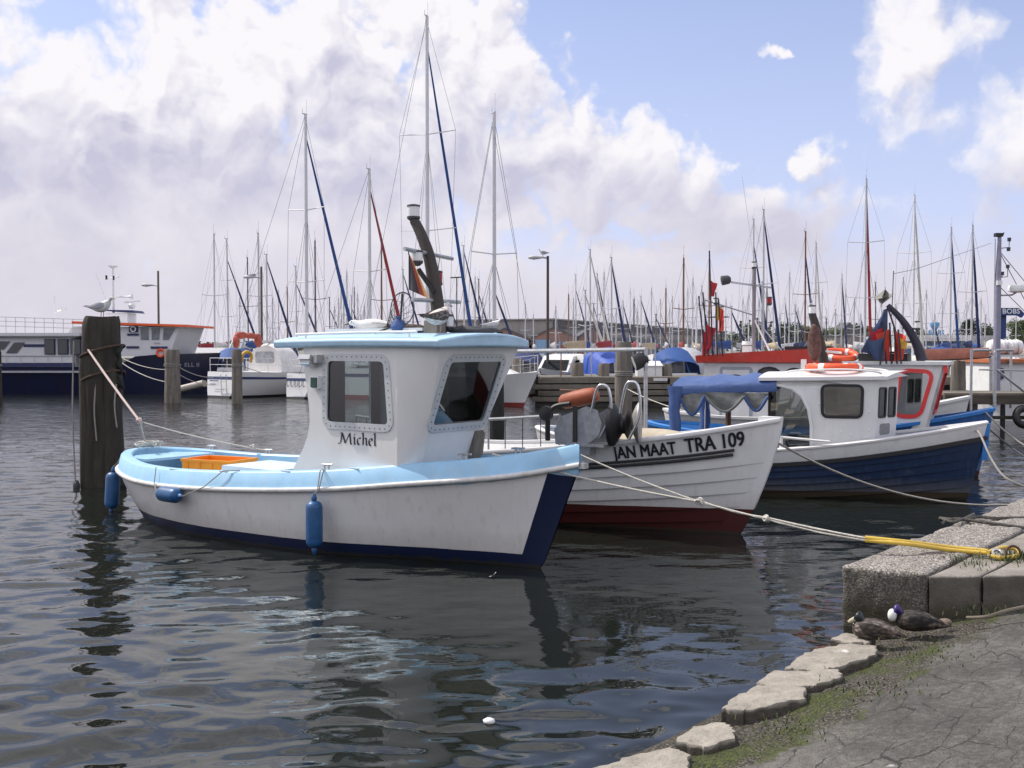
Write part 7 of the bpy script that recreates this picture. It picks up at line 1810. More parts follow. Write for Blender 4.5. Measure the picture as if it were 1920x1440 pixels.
def mast_parts(root, x, zb, H, r, mm, L, fb, jib=None, jib_top=0.93, boom=True, cover=None, spreads=(0.5,), wire=0.008, head=True, rake=0.0):
    mb = MB(); mb.tube([(x, 0, zb), (x - rake * H, 0, H)], [r, r * 0.8], 8)
    xs = lambda z: x - rake * (z - zb)
    sw = 0.085 * H
    for s_ in spreads:
        z = zb + (H - zb) * s_; mb.tube([(xs(z), -sw, z + 0.05), (xs(z), 0, z - 0.03), (xs(z), sw, z + 0.05)], 0.024, 5)
    if head:
        mb.tube([(xs(H) - 0.22, 0, H), (xs(H) + 0.1, 0, H + 0.02)], 0.03, 5).tube([(xs(H) + 0.08, 0, H), (xs(H) + 0.08, 0, H + 0.7)], 0.008, 4).tube([(xs(H) - 0.2, 0, H), (xs(H) - 0.22, 0.0, H + 0.22)], 0.012, 4)
    mast = mb.build('mast', mm, root, smooth=60)
    rg = MB(); xb, xst = L / 2 - 0.15, -L / 2 + 0.2
    rg.tube([(xst, 0, fb), (xs(H), 0, H)], wire, 3)
    if not jib: rg.tube([(xb, 0, fb * 1.25), (xs(H * jib_top), 0, H * jib_top)], wire, 3)
    zs = zb + (H - zb) * spreads[-1] + 0.05; cw = 1.15
    for sg in (-1, 1):
        rg.tube([(x - 0.15, sg * cw, fb), (xs(zs), sg * sw, zs), (xs(H), 0, H * 0.985)], wire, 3)
        rg.tube([(x - 0.35, sg * cw, fb), (xs(zs), 0, zs - 0.2)], wire, 3); rg.tube([(x + 0.35, sg * cw, fb), (xs(zs), 0, zs - 0.3)], wire, 3)
    rg.build('rigging', WIRE, root, smooth=0)
    if jib:
        a, b = Vector((xb, 0, fb * 1.25 + 0.25)), Vector((xs(H * jib_top) + 0.05, 0, H * jib_top - 0.2))
        MB().tube([a, a.lerp(b, 0.04), a.lerp(b, 0.3), a.lerp(b, 0.7), b], [0.04, 0.10, 0.085, 0.065, 0.03], 7).build('furled_sail', jib, root, smooth=60)
    if boom:
        bz = zb + 0.95; bl = L * 0.36
        bo_ = MB().tube([(x, 0, bz), (x - bl, 0, bz + 0.05)], 0.055, 6).build('boom', mm, root, smooth=60)
        if cover: 
            rr = []
            for f in (0, 0.1, 0.5, 0.9, 1.0):
                h_ = 0.26 - 0.12 * f; rr.append([Vector((x - 0.05 - bl * f, 0.11 * math.cos(a) * (0.3 if f in (0, 1.0) else 1), bz + 0.1 + h_ * math.sin(a) * (0.5 if f == 1.0 else 1))) for a in [2 * math.pi * j / 8 for j in range(8)]])
            MB().loft(rr).build('sail_cover', cover, bo_, smooth=60)
    return mast
def coach(root, L, fb, beam, m):
    cb_ = MB(); rows = []
    for x, w_, h_ in ((L * 0.30, 0.25, 0.02), (L * 0.20, 0.42, 0.28), (L * 0.02, 0.58, 0.42), (-L * 0.14, 0.62, 0.50), (-L * 0.15, 0.62, 0.02)):
        w_ *= beam / 2
        rows.append([Vector((x, -w_, fb)), Vector((x, -w_ * 0.9, fb + h_ * 0.8)), Vector((x, -w_ * 0.5, fb + h_)), Vector((x, w_ * 0.5, fb + h_)), Vector((x, w_ * 0.9, fb + h_ * 0.8)), Vector((x, w_, fb))])
    c = cb_.loft(rows).build('cabin', m, root, smooth=30)
    for sg in (-1, 1):
        MB().panel([[(L * 0.13, fb + 0.12), (-L * 0.11, fb + 0.14), (-L * 0.10, fb + 0.34), (L * 0.09, fb + 0.25)]], lambda u, v, w_: Vector((u, sg * (beam / 2 * (0.545 - 0.06 * (u / L + 0.1)) + 0.03 + w_), v)), 0.02).build('window', DGL, c, smooth=0)
    return c
YG = 'sailing yachts berthed in the harbour'
def near_yacht(label, org, rz, L, H, beam, fb, mx, hm, stripe, jib, cover, mm, boot, key, spreads=(0.5,), wire=0.009, mr=0.085):
    root = thing('sailing_yacht', label, 'yacht', (org[0], org[1], 0), rz, YG)
    me, HH = yacht_hull(L, beam, fb, hm, stripe, boot, key); o = bpy.data.objects.new('hull', me); S.collection.objects.link(o); o.parent = root
    coach(root, L, fb, beam, hm)
    mast_parts(root, mx, fb + 0.35, H, mr, mm, L, fb, jib, boom=True, cover=cover, spreads=spreads, wire=wire)
    rl = MB()
    for u0, u1 in ((0.0, 1.0),):
        for sg in (-1, 1):
            pts = [HH.pt(u, 1, sg) + Vector((0, -sg * 0.06, 0.58)) for u in (0.01, 0.1, 0.25, 0.4, 0.55, 0.7, 0.85, 0.99)]
            rl.tube(pts, 0.012, 4); rl.tube([p - Vector((0, 0, 0.28)) for p in pts], 0.009, 4)
            for p in pts: rl.tube([p, p - Vector((0, 0, 0.58))], 0.014, 4)
    a, b = HH.pt(0.99, 1, -1) + Vector((0, 0.06, 0.58)), HH.pt(0.99, 1, 1) + Vector((0, -0.06, 0.58))
    rl.tube([a, b], 0.016, 5).tube([a - Vector((0, 0, 0.28)), b - Vector((0, 0, 0.28))], 0.012, 5)
    rl.build('guard_rail', STEEL, root, smooth=0)
    return root, HH
def dirv(deg): return Vector((math.cos(R(deg)), math.sin(R(deg))))
# A: white yacht, stern towards us, by the two grey piles
LA = 9.4; dA = dirv(59); oA = Vector((-12.35, 45.0)) + dA * LA / 2
ra, HA = near_yacht('white yacht stern on with white sprayhood and long blue furled sail', oA, R(59), LA, 12.9, 2.9, 1.05, -LA / 2 + 5.45, YW, NAVYC, BLUC, None, ALU, mat('black boot top', (0.02, 0.02, 0.02), 0.5), 'A', spreads=(0.33, 0.62))
sp_ = MB(); rows = []
for x, w_, h_ in ((-0.4, 0.95, 0.45), (-0.9, 1.0, 1.15), (-1.7, 1.0, 1.28), (-2.0, 1.0, 1.18)):
    rows.append([Vector((x, w_ * math.cos(a), 1.05 + h_ * math.sin(a) ** 0.6)) for a in [math.pi * k / 10 for k in range(11)]])
sp_.loft(rows, closed=False, caps=True); spo = sp_.build('sprayhood', mat('white sprayhood canvas', (0.66, 0.65, 0.63), 0.7, var=0.06, bump=0.3, bscale=6), ra, smooth=70)
MB().panel([rrect(-0.55, 1.45, 0.55, 1.95, 0.1)], lambda u, v, w_: Vector((-2.03 - w_, u, v)), 0.01).build('clear_panel', mat('clear vinyl', (0.3, 0.31, 0.33), 0.15, var=0.3), spo, smooth=0)
MB().tube([(-LA / 2 - 0.02, -0.45, 0.15), (-LA / 2 - 0.06, -0.45, 1.0)], 0.018, 5).tube([(-LA / 2 - 0.02, -0.15, 0.15), (-LA / 2 - 0.06, -0.15, 1.0)], 0.018, 5).tube([(-LA / 2 - 0.04, -0.45, 0.4), (-LA / 2 - 0.04, -0.15, 0.4)], 0.014, 5).tube([(-LA / 2 - 0.04, -0.45, 0.7), (-LA / 2 - 0.04, -0.15, 0.7)], 0.014, 5).build('boarding_ladder', STEEL, ra)
# worn, illegible stern name: short grey strokes
MB().box((-LA / 2 - 0.02 + 0.05, 0.35, 0.72), (0.02, 0.5, 0.05)).box((-LA / 2 - 0.05 + 0.05, 0.38, 0.58), (0.02, 0.35, 0.035)).build('stern_lettering', mat('grey blue lettering', (0.2, 0.22, 0.3), 0.6), ra, smooth=0)
hs_ = MB(); hs_.tube(spline([(-LA / 2 + 0.3, -1.05, 1.55), (-LA / 2 + 0.25, -1.08, 1.8), (-LA / 2 + 0.5, -1.12, 1.95), (-LA / 2 + 0.75, -1.12, 1.8), (-LA / 2 + 0.7, -1.1, 1.5)], 4), 0.07, 7).build('horseshoe_buoy', mat('yellow buoy cover', (0.62, 0.36, 0.04), 0.6), ra, smooth=60)
sc = MB(); sc.ell((-LA / 2 + 5.3, 0, 2.45), (0.2, 0.15, 0.3), 8).ell((-LA / 2 + 4.85, 0.0, 2.66), (0.36, 0.16, 0.14), 8).ell((-LA / 2 + 4.35, 0.05, 2.66), (0.4, 0.16, 0.17), 8).ell((-LA / 2 + 4.0, 0.0, 2.4), (0.16, 0.14, 0.28), 8)
sc.v = [tuple(Vector(v) + Vector((0, 0, 0.08)) * noise.noise(Vector(v) * 5)) for v in sc.v]
rp_ = local(ra); cc = rp_(P(462, 630, 46.2)); 
sc.v = [tuple(Vector(v) + Vector((cc.x + LA / 2 - 4.6, cc.y, cc.z - 2.65))) for v in sc.v]
sc.build('red_sail_cover', mat('faded red sail cover', (0.40, 0.09, 0.06), 0.8, var=0.3, scale=4, bump=0.6, bscale=8), ra, smooth=70)
RL = place(ra); 
lifebuoy(RL(0.9, -1.35, 1.42), 'orange horseshoe lifebuoy on the rail of the white yacht behind the wheelhouse', 0.22, 0.09, Matrix.Rotation(R(90), 3, 'X'))
# B: second white yacht beside it
LB = 9.0; dB = dirv(64); oB = Vector((-8.95, 44.2)) + dB * LB / 2
rb_, HB = near_yacht('white yacht with lettered stern and red furled sail, half hidden by the wheelhouse', oB, R(64), LB, 10.3, 2.0, 1.0, -LB / 2 + 5.5, YW, NAVYC, REDC, None, ALU, mat('black boot top', (0, 0, 0)), 'B', spreads=(0.48,))
lt = MB()
for k in range(5):
    y = 0.42 - 0.2 * k; lt.tube(spline([(-LB / 2 - 0.04, y + 0.06, 0.55), (-LB / 2 - 0.04, y + 0.04, 0.75), (-LB / 2 - 0.04, y - 0.02, 0.72), (-LB / 2 - 0.04, y, 0.5), (-LB / 2 - 0.04, y - 0.09, 0.55)], 3), 0.014, 4)
lt.build('stern_lettering', INK, rb_, smooth=0)
# D: the tallest mast
dD = dirv(66); LD = 11.5; mD = P(802, 655, 50); oD = Vector((mD.x, mD.y)) - dD * (0.05 * LD)
near_yacht('large yacht with the tallest mast in the harbour and long blue furled sail', oD, R(66), LD, 17.5, 3.3, 1.2, 0.05 * LD, YW, NAVYC, BLUC, NAVYC, ALU, ANTI, 'D', spreads=(0.38, 0.66), mr=0.10)
# C: white bow with red bottom beside the pier
dC = dirv(-66); LC = 9.0; oC = Vector((0.92, 36.6)) - dC * LC / 2
rc, HC = near_yacht('white yacht with red bottom and bow beside the pier, small blue fender', oC, R(-66), LC, 10.9, 2.5, 1.0, 0.6, YW, None, None, BEIC, ALU, ANTI, 'C', spreads=(0.45,))
cC = place(rc); pfc = HC.pt(0.22, 0.8, -1, 0.1); pfc = cC(*pfc)
fender(pfc - Vector((0, 0, 0.1)), (0, 0, 1), 0.5, 0.11, 'blue fender hung on the white bow beside the timber pier', [[pfc + Vector((0, 0, 0.2)), cC(*HC.pt(0.22, 1.0, -1, 0.0))]])

# far masts, read off the photograph: (x, y of the masthead, mast kind, furled sail)
FAR = [(403, 440, 'g', ''), (429, 449, 'g', 'n'), (466, 484, 'd', ''), (487, 439, 'g', ''), (501, 478, 'g', 'n'), (523, 545, 'g', ''), (540, 540, 'b', ''), (557, 500, 'g', 'n'), (592, 453, 'd', ''), (619, 558, 'd', 'n'),
       (640, 518, 'g', ''), (651, 510, 'g', ''), (660, 555, 'g', 'n'), (671, 552, 'g', ''), (716, 457, 'b', ''), (758, 506, 'g', 'n'), (775, 540, 'd', ''), (871, 462, 'g', 'n'), (891, 520, 'g', ''), (898, 524, 'd', 'n'),
       (918, 534, 'g', ''), (927, 535, 'd', 'n'), (1042, 575, 'g', ''), (1066, 552, 'b', ''), (1080, 516, 'g', 'n'), (1098, 545, 'g', 'w'), (1107, 469, 'g', 'w'), (1120, 514, 'g', 'n'), (1132, 511, 'g', ''), (1147, 484, 'g', 'n'), (1155, 580, 'g', ''),
       (1181, 540, 'w', ''), (1188, 562, 'd', ''), (1202, 556, 'g', 'n'), (1211, 590, 'g', ''), (1221, 540, 'g', ''), (1238, 562, 'g', 'w'), (1248, 541, 'b', ''), (1260, 556, 'g', ''), (1281, 485, 'b', ''), (1289, 540, 'g', ''), (1298, 522, 'g', ''),
       (1316, 537, 'g', 'n'), (1329, 477, 'b', ''), (1360, 560, 'g', ''), (1412, 413, 'g', 'n'), (1431, 395, 'g', 'n'), (1449, 570, 'g', ''), (1479, 511, 'g', ''), (1490, 572, 'g', 'n'), (1496, 577, 'g', ''), (1509, 436, 'b', 'n'), (1528, 456, 'g', 'w'),
       (1549, 598, 'd', ''), (1577, 515, 'g', 'n'), (1584, 545, 'g', ''), (1566, 580, 'g', ''), (1600, 560, 'g', ''), (1621, 338, 'g', 'r'), (1641, 530, 'd', ''), (1652, 560, 'g', ''), (1692, 520, 'g', ''), (1711, 368, 'w', 'w'), (1736, 545, 'g', ''), (1766, 560, 'g', ''),
       (1781, 428, 'g', 'l'), (1811, 565, 'w', ''), (1821, 424, 'g', 'n'), (1838, 560, 'g', ''), (1846, 590, 'g', ''), (1904, 590, 'g', ''), (1392, 560, 'g', ''), (1403, 548, 'w', ''), (1462, 590, 'g', ''), (635, 560, 'g', ''), (683, 575, 'g', ''), (740, 565, 'g', ''),
       (846, 575, 'g', 'n'), (905, 560, 'g', ''), (985, 570, 'g', ''), (1000, 590, 'g', ''), (1168, 565, 'g', 'n'), (1272, 570, 'g', ''), (1305, 560, 'w', ''), (1342, 580, 'g', ''), (512, 560, 'g', ''), (575, 550, 'g', ''), (450, 560, 'g', ''), (1540, 545, 'g', ''), (1613, 590, 'g', 'n'), (1678, 570, 'g', ''), (1722, 580, 'd', ''), (1752, 590, 'g', 'n'), (1796, 580, 'g', ''), (1870, 575, 'w', ''), (628, 575, 'g', ''), (645, 548, 'g', ''), (655, 580, 'g', 'n'), (665, 540, 'd', ''), (677, 590, 'g', ''), (690, 560, 'g', ''), (1075, 560, 'g', ''), (1113, 570, 'd', 'n'), (1140, 560, 'w', ''), (1195, 585, 'g', ''), (1230, 590, 'd', 'n'), (1255, 580, 'g', ''), (1321, 560, 'g', ''), (1371, 575, 'g', 'n'), (1422, 560, 'g', ''), (1437, 540, 'd', ''), (1471, 560, 'w', 'n'), (1519, 570, 'g', '')]
LAND = [(372, 'the ferry bow'), (498, 'the brown lamp post among the yachts'), (563, 'the blue furled sail mast behind the sprayhood'), (695, 'the mast with red furled sail'), (803, 'the tallest mast'), (957, 'the mast of the red bottomed yacht'), (1027, 'the dark pier lamp'), (1170, 'the rounded pile cap'), (1387, 'the crosstree mast'), (1532, 'the leaning net bag mast'), (1665, 'the black curved mast'), (1863, 'the tall radar mast')]
ORD = ['first', 'second', 'third', 'fourth', 'fifth', 'sixth', 'seventh', 'eighth', 'ninth', 'tenth', 'eleventh', 'twelfth', 'thirteenth', 'fourteenth', 'fifteenth', 'sixteenth', 'seventeenth', 'eighteenth', 'nineteenth', 'twentieth', 'twenty first', 'twenty second', 'twenty third', 'twenty fourth', 'twenty fifth', 'twenty sixth']
ROWS = [60.0, 70.0, 80.0, 90.0, 100.0]; used = {r: [] for r in ROWS}
COL = {'g': (MGREY, 'grey'), 'd': (MDARK, 'dark'), 'b': (WOODB, 'brown'), 'w': (MWHT, 'white')}
JIB = {'': (None, ''), 'n': (NAVYC, 'navy'), 'w': (WHTC, 'white'), 'r': (REDC, 'red'), 'l': (BLUC, 'blue')}
FAR.sort(key=lambda q: q[1])
cnt = {}
order = sorted(FAR)
rank = {}
for q in order:
    lm = max([l for l in LAND if l[0] < q[0]], key=lambda l: l[0]); cnt[lm[0]] = cnt.get(lm[0], 0) + 1; rank[q] = (cnt[lm[0]], lm[1])
for i, q in enumerate(FAR):
    px, yt, mk_, jb = q
    best = None
    want = 60 if yt < 450 else 70 if yt < 500 else 80 if yt < 530 else 90
    for r in sorted(ROWS, key=lambda r: abs(r - want)):
        Y = r + random.uniform(-0.6, 0.6); X = (px - 960) / FPX * Y
        if all(abs(X - u) > 2.75 for u in used[r]): best = (r, X, Y); break
    if best is None:
        r = max(ROWS, key=lambda r: min(abs((px - 960) / FPX * r - u) for u in used[r])); Y = r; X = (px - 960) / FPX * Y; best = (r, X, Y)
    r, X, Y = best; used[r].append(X)
    H = CAM_Z + (655 - yt) / FPX * Y; L = max(6.2, min(8.8, H * 0.82)); fb = 0.75 + 0.02 * L; beam = min(2.6, 0.31 * L)
    up = random.choice((1, -1)); rz = R(90 * up + random.uniform(-7, 7))
    if jb: rz = R(random.choice((58, 64)) if True else 0)
    n_, lname = rank[q]; mm, cn = COL[mk_]; jm, jn = JIB[jb]
    label = '%syacht with %s mast%s, %s mast right of %s' % ('' if Y < 75 else 'distant ', cn, (' and %s furled sail' % jn) if jn else '', ORD[n_ - 1], lname)
    if len(label.split()) > 16: label = label.replace('distant ', '').replace(' and ', ', ')
    if len(label.split()) > 16: label = label.replace(' sail, ', ', ', 1).replace('the brown lamp post among', 'the lamp post among').replace('the blue furled sail mast behind', 'the mast behind')
    if len(label.split()) > 16: label = label.replace(' furled,', ' sail,').replace('yacht with ', '')
    key = 'far%d' % (i % 6); Lk = (6.5, 7.2, 7.8, 8.4, 7.0, 8.0)[i % 6]
    hm = (YW, YW, YWN, YW, YC, YW)[i % 6]
    mx = 0.06 * Lk
    d_ = Vector((math.cos(rz), math.sin(rz)))
    root = thing('sailing_yacht', label, 'yacht', (X - d_.x * mx, Y - d_.y * mx, 0), rz, YG)
    me, HH = yacht_hull(Lk, 0.31 * Lk, 0.9, hm, NAVYC if hm is YW and i % 2 else None, ANTI, key)
    o = bpy.data.objects.new('hull', me); S.collection.objects.link(o); o.parent = root
    coach(root, Lk, 0.9, 0.31 * Lk, YW)
    mast_parts(root, mx, 1.25, H, 0.042 + 0.0023 * H, mm, Lk, 0.9, jm, boom=True, cover=random.choice((NAVYC, BLUC, GREYC, WHTC, REDC, BEIC, None)), spreads=(0.52,) if H < 10 else (0.36, 0.66), wire=0.007, rake=random.uniform(-0.004, 0.018), jib_top=random.choice((0.97, 0.97, 0.86)))

# ------------------------------------------------------------------ motor boats among the yachts
def motor(px, Y, rz, L, cov, label, arch=False, hull_m=YW):
    c = P(px, 655, Y); root = thing('motor_boat', label, 'boat', (c.x, c.y, 0), rz, 'motor boats behind the pier')
    me, HH = yacht_hull(L, 0.34 * L, 1.0, hull_m, NAVYC, ANTI, 'mot%.1f%s' % (L, hull_m.name)); o = bpy.data.objects.new('hull', me); S.collection.objects.link(o); o.parent = root
    w_ = 0.34 * L * 0.36; rows = []
    for x, z in ((L * 0.22, 1.0), (L * 0.06, 1.75), (-L * 0.16, 1.85), (-L * 0.18, 1.0)):
        rows.append([Vector((x, -w_, 1.0)), Vector((x, -w_ * 0.92, z)), Vector((x, w_ * 0.92, z)), Vector((x, w_, 1.0))])
    cb_ = MB().loft(rows).build('cabin', WHITE2, root, smooth=20)
    for sg in (-1, 1): MB().panel([[(L * 0.09, 1.2), (-L * 0.14, 1.2), (-L * 0.13, 1.6), (L * 0.06, 1.55)]], lambda u, v, w: Vector((u, sg * (w_ * 0.985 + 0.03), v)), 0.03).build('window', DGL, cb_, smooth=0)
    MB().panel([[(-w_ * 0.8, 1.15), (w_ * 0.8, 1.15), (w_ * 0.75, 1.6), (-w_ * 0.75, 1.6)]], lambda u, v, w: Vector((L * 0.22 - (v - 1.0) / 0.75 * L * 0.16 + 0.03, u, v)), 0.03).build('windscreen', DGL, cb_, smooth=0)
    if cov:
        rows = [[Vector((x, w2 * math.cos(a), 1.0 + h_ * math.sin(a) ** 0.5)) for a in [math.pi * k / 8 for k in range(9)]] for x, w2, h_ in ((-L * 0.17, w_ * 1.05, 1.05), (-L * 0.3, w_ * 1.15, 1.15), (-L * 0.47, w_ * 1.1, 0.55))]
        MB().loft(rows, closed=False, caps=False).build('cover', cov, root, smooth=60)
    if arch:
        MB().tube(spline([(-L * 0.2, -w_, 1.4), (-L * 0.26, -w_ * 0.9, 2.7), (-L * 0.26, w_ * 0.9, 2.7), (-L * 0.2, w_, 1.4)], 6), 0.09, 8).box((-L * 0.27, 0, 2.85), (0.5, 0.5, 0.2)).build('radar_arch', WHITE, root, smooth=60)
        MB().box((-L * 0.05, 0, 2.0), (L * 0.3, w_ * 1.8, 0.3), taper=0.8).build('flybridge', WHITE, root)
    return root
motor(375, 66, R(180), 9.5, BLUC, 'white flybridge motor boat with radar arch and blue awning, behind the ferry bow', True)
motor(1100, 47, R(115), 6.5, mat('bright blue boat cover', (0.02, 0.07, 0.36), 0.6, var=0.15, bump=0.4, bscale=5), 'white motor boat under a bright blue cover, seen between the two pier bollards')
motor(1052, 46.5, R(250), 6.0, None, 'small white cabin boat left of the worn bollard')
motor(992, 50, R(80), 7.0, NAVYC, 'white motor boat with navy cover behind the bow beside the pier')
motor(1160, 48, R(75), 6.5, None, 'white cabin boat right of the split bollard')
motor(1240, 47.5, R(100), 6.0, BLUC, 'motor boat with blue canvas behind the white shed')
motor(1300, 50, R(70), 6.6, GREYC, 'motor boat with grey canvas by the red roof of the fishing boat')
motor(1640, 46, R(85), 7.0, WHTC, 'motor boat with off white canvas behind the furled flag bundle')
motor(1600, 49, R(95), 6.2, None, 'white cabin boat behind the dark leaning net mast')
motor(1745, 44, R(80), 6.4, BLUC, 'motor boat with blue canvas below the canvas covered spar')
motor(455, 62, R(90), 7, BLUC, 'motor boat with deep blue canvas behind the sprayhood')
motor(1835, 40, R(85), 6.5, None, 'white cabin boat seen through the jetty handrails', hull_m=YW)
dg_ = P(352, 735, 46); o = thing('dinghy', 'grey inflatable dinghy on its side under the white yacht stern', 'dinghy', dg_, R(-12))
MB().tube(spline([(-0.75, 0, 0.02), (-0.2, 0, 0.16), (0.4, 0, 0.30), (0.75, 0, 0.38)], 4), [0.15] * 13, 10).build('tube', mat('grey beige rubber', (0.40, 0.36, 0.31), 0.6), o, smooth=60); MB().tube([(-0.6, 0.28, 0.05), (0.7, 0.28, 0.36)], 0.14, 10).build('tube', _m['grey beige rubber'], o, smooth=60)
for k, (a, b, lab) in enumerate((((230, 672, 44), (318, 693, 41), 'pale line from the ferry to the grey pile, upper one'), ((330, 685, 41), (400, 708, 44.5), 'pale line from the grey pile to the white yacht stern, upper one'), ((228, 680, 44), (312, 716, 41), 'pale line from the ferry to the grey pile, lower one'), ((332, 700, 41), (402, 722, 44.5), 'pale line from the grey pile to the white yacht stern, lower one'), ((452, 685, 40.5), (548, 705, 44.5), 'dark line from the slim pile towards the lettered yacht stern'))):
    rope('mooring_line', lab, sag(P(*a), P(*b), 0.12), 0.016, ROPE, 'rope', 'mooring lines of ferry and yachts', 4)

# ------------------------------------------------------------------ far shore
sh = MB().box((0, 406, 0.2), (1600, 600, 2.0)); o = sh.build('shore', mat('far quay ground', (0.22, 0.21, 0.18), 0.9, var=0.3, scale=0.2), smooth=0); tag(o, kind='structure')
BRICK = bpy.data.materials.new('red brick'); BRICK.use_nodes = True
t = BRICK.node_tree; b = t.nodes['Principled BSDF']; b.inputs['Roughness'].default_value = 0.9
tcn = t.nodes.new('ShaderNodeTexCoord'); bt = t.nodes.new('ShaderNodeTexBrick'); mp = t.nodes.new('ShaderNodeMapping'); mp.inputs['Rotation'].default_value = (R(90), 0, 0)
t.links.new(tcn.outputs['Object'], mp.inputs[0]); t.links.new(mp.outputs[0], bt.inputs['Vector']); bt.inputs['Scale'].default_value = 3
bt.inputs['Color1'].default_value = (0.24, 0.11, 0.085, 1); bt.inputs['Color2'].default_value = (0.30, 0.145, 0.11, 1); bt.inputs['Mortar'].default_value = (0.3, 0.24, 0.2, 1)
n_ = tnoise(t, tcn.outputs['Object'], 0.35, 5); t.links.new(tmix(t, tmath(t, 'MULTIPLY', n_, 0.35), bt.outputs[0], (0.32, 0.25, 0.22, 1)), b.inputs['Base Color'])
GREYW = mat('grey hall cladding', (0.30, 0.28, 0.26), 0.8, var=0.1, scale=0.6); ROOFD = mat('dark hall roof', (0.10, 0.10, 0.105), 0.8, var=0.15, scale=0.5); BDOOR = mat('pale blue door', (0.20, 0.33, 0.50), 0.6, var=0.1)
def gable(px0, px1, ya, ye, Y, label, doors):
    k = Y / FPX; a, b_ = P(px0, 655, Y), P(px1, 655, Y); W = b_.x - a.x; za, ze = P(0, ya, Y).z - 1.2, P(0, ye, Y).z - 1.2
    root = thing('brick_shed', label, 'building', (a.x, Y, 1.2), 0, 'gabled brick sheds')
    MB().panel([[(0, 0), (W, 0), (W, ze), (W / 2, za), (0, ze)]], lambda u, v, w_: Vector((u, w_ * -1, v)), 18).build('wall', BRICK, root, smooth=0)
    rf = MB()
    for x0, x1, z0, z1 in ((-0.3, W / 2, ze - 0.05, za + 0.12), (W + 0.3, W / 2, ze - 0.05, za + 0.12)):
        rf.add([(x0, -0.15, z0 + 0.08), (x1, -0.15, z1), (x1, 18.1, z1), (x0, 18.1, z0 + 0.08), (x0, -0.15, z0 - 0.12), (x1, -0.15, z1 - 0.2), (x1, 18.1, z1 - 0.2), (x0, 18.1, z0 - 0.12)], [(0, 1, 2, 3), (7, 6, 5, 4), (0, 4, 5, 1), (1, 5, 6, 2), (2, 6, 7, 3), (3, 7, 4, 0)])
    rf.build('roof', ROOFD, root, smooth=0)
    for d0, d1, h_, m in doors:
        MB().box((W * (d0 + d1) / 2, -0.08, h_ / 2), (W * (d1 - d0), 0.12, h_)).build('door', m, root, smooth=0)
    MB().box((W / 2, -0.06, ze * 0.62), (W * 0.98, 0.1, 0.16)).build('white_band', WHITE2, root, smooth=0)
    return root
gable(902, 992, 616, 636, 116, 'brick gabled shed left of the dark pier lamp', [(0.1, 0.3, 1.6, GREYW), (0.7, 0.95, 1.6, BDOOR)])
gable(1000, 1078, 614, 632, 116, 'brick gabled shed with pale blue doors right of the dark pier lamp', [(0.05, 0.4, 1.9, BDOOR), (0.6, 0.9, 1.7, BDOOR)])
gable(1083, 1142, 615, 634, 118, 'narrow brick gabled shed beside the long grey hall', [(0.2, 0.5, 1.6, GREYW)])
def hall():
    a, b_ = P(1036, 655, 132), P(1362, 655, 225); d = b_ - a; d.z = 0; L_ = d.length; root = thing('long_hall', 'long low grey hall with dark clerestory band behind the brick sheds', 'building', (a.x, a.y, 1.2), math.atan2(d.y, d.x))
    z = P(0, 599, 132).z - 1.2
    MB().box((L_ / 2, 7, z / 2), (L_, 14, z)).build('wall', GREYW, root, smooth=0)
    MB().box((L_ / 2, 7, z + 0.05), (L_ + 0.6, 14.6, 0.16)).build('roof', GREYW, root, smooth=0)
    MB().box((L_ / 2, -0.05, z - 0.62), (L_ - 0.2, 0.12, 0.95)).build('clerestory', ROOFD, root, smooth=0)
    wm_ = mat('hall window strip', (0.11, 0.12, 0.14), 0.3, var=0.4, scale=1.5)
    n = 14
    for k in range(n):
        x0 = 1.5 + k * (L_ - 2) / n; MB().box((x0 + (L_ - 2) / n * 0.45, -0.05, z - 2.25), ((L_ - 2) / n * 0.86, 0.1, 0.55)).build('window', wm_, root, smooth=0)
        MB().box((x0 + (L_ - 2) / n * 0.4, -0.05, 0.9), ((L_ - 2) / n * 0.55, 0.1, 1.5)).build('door', (BDOOR, GREYC, wm_)[k % 3], root, smooth=0)
hall()
a, b_ = P(925, 655, 138), P(1034, 655, 138); root = thing('hall_wing', 'low dark roofed hall wing showing above the left brick shed', 'building', (a.x, 138, 1.2)); z = P(0, 602, 138).z - 1.2
MB().box(((b_.x - a.x) / 2, 5, z / 2), (b_.x - a.x, 10, z)).build('wall', GREYW, root, smooth=0); MB().box(((b_.x - a.x) / 2, -0.05, z - 0.6), (b_.x - a.x - 0.2, 0.1, 0.9)).build('clerestory', ROOFD, root, smooth=0)
a, b_ = P(1690, 655, 112), P(1862, 655, 112); root = thing('flat_building', 'low flat white building with blue wall below its fascia', 'building', (a.x, 112, 1.2)); W = b_.x - a.x; z = P(0, 629, 112).z - 1.2
MB().box((W / 2, 6, z / 2), (W, 12, z)).build('wall', mat('pale grey wall', (0.42, 0.42, 0.42), 0.7), root, smooth=0)
MB().box((W * 0.38, -0.05, z - 1.35), (W * 0.76, 0.1, 1.3)).build('blue_wall', mat('slate blue wall', (0.08, 0.14, 0.25), 0.6, var=0.15), root, smooth=0)
MB().box((W * 0.36, -0.3, z - 0.28), (W * 0.72, 1.2, 0.6)).build('fascia', WHITE, root, smooth=0)
MB().box((W * 0.36, -0.92, z - 0.35), (W * 0.5, 0.04, 0.02)).build('roof_edge', GREYW, root, smooth=0)
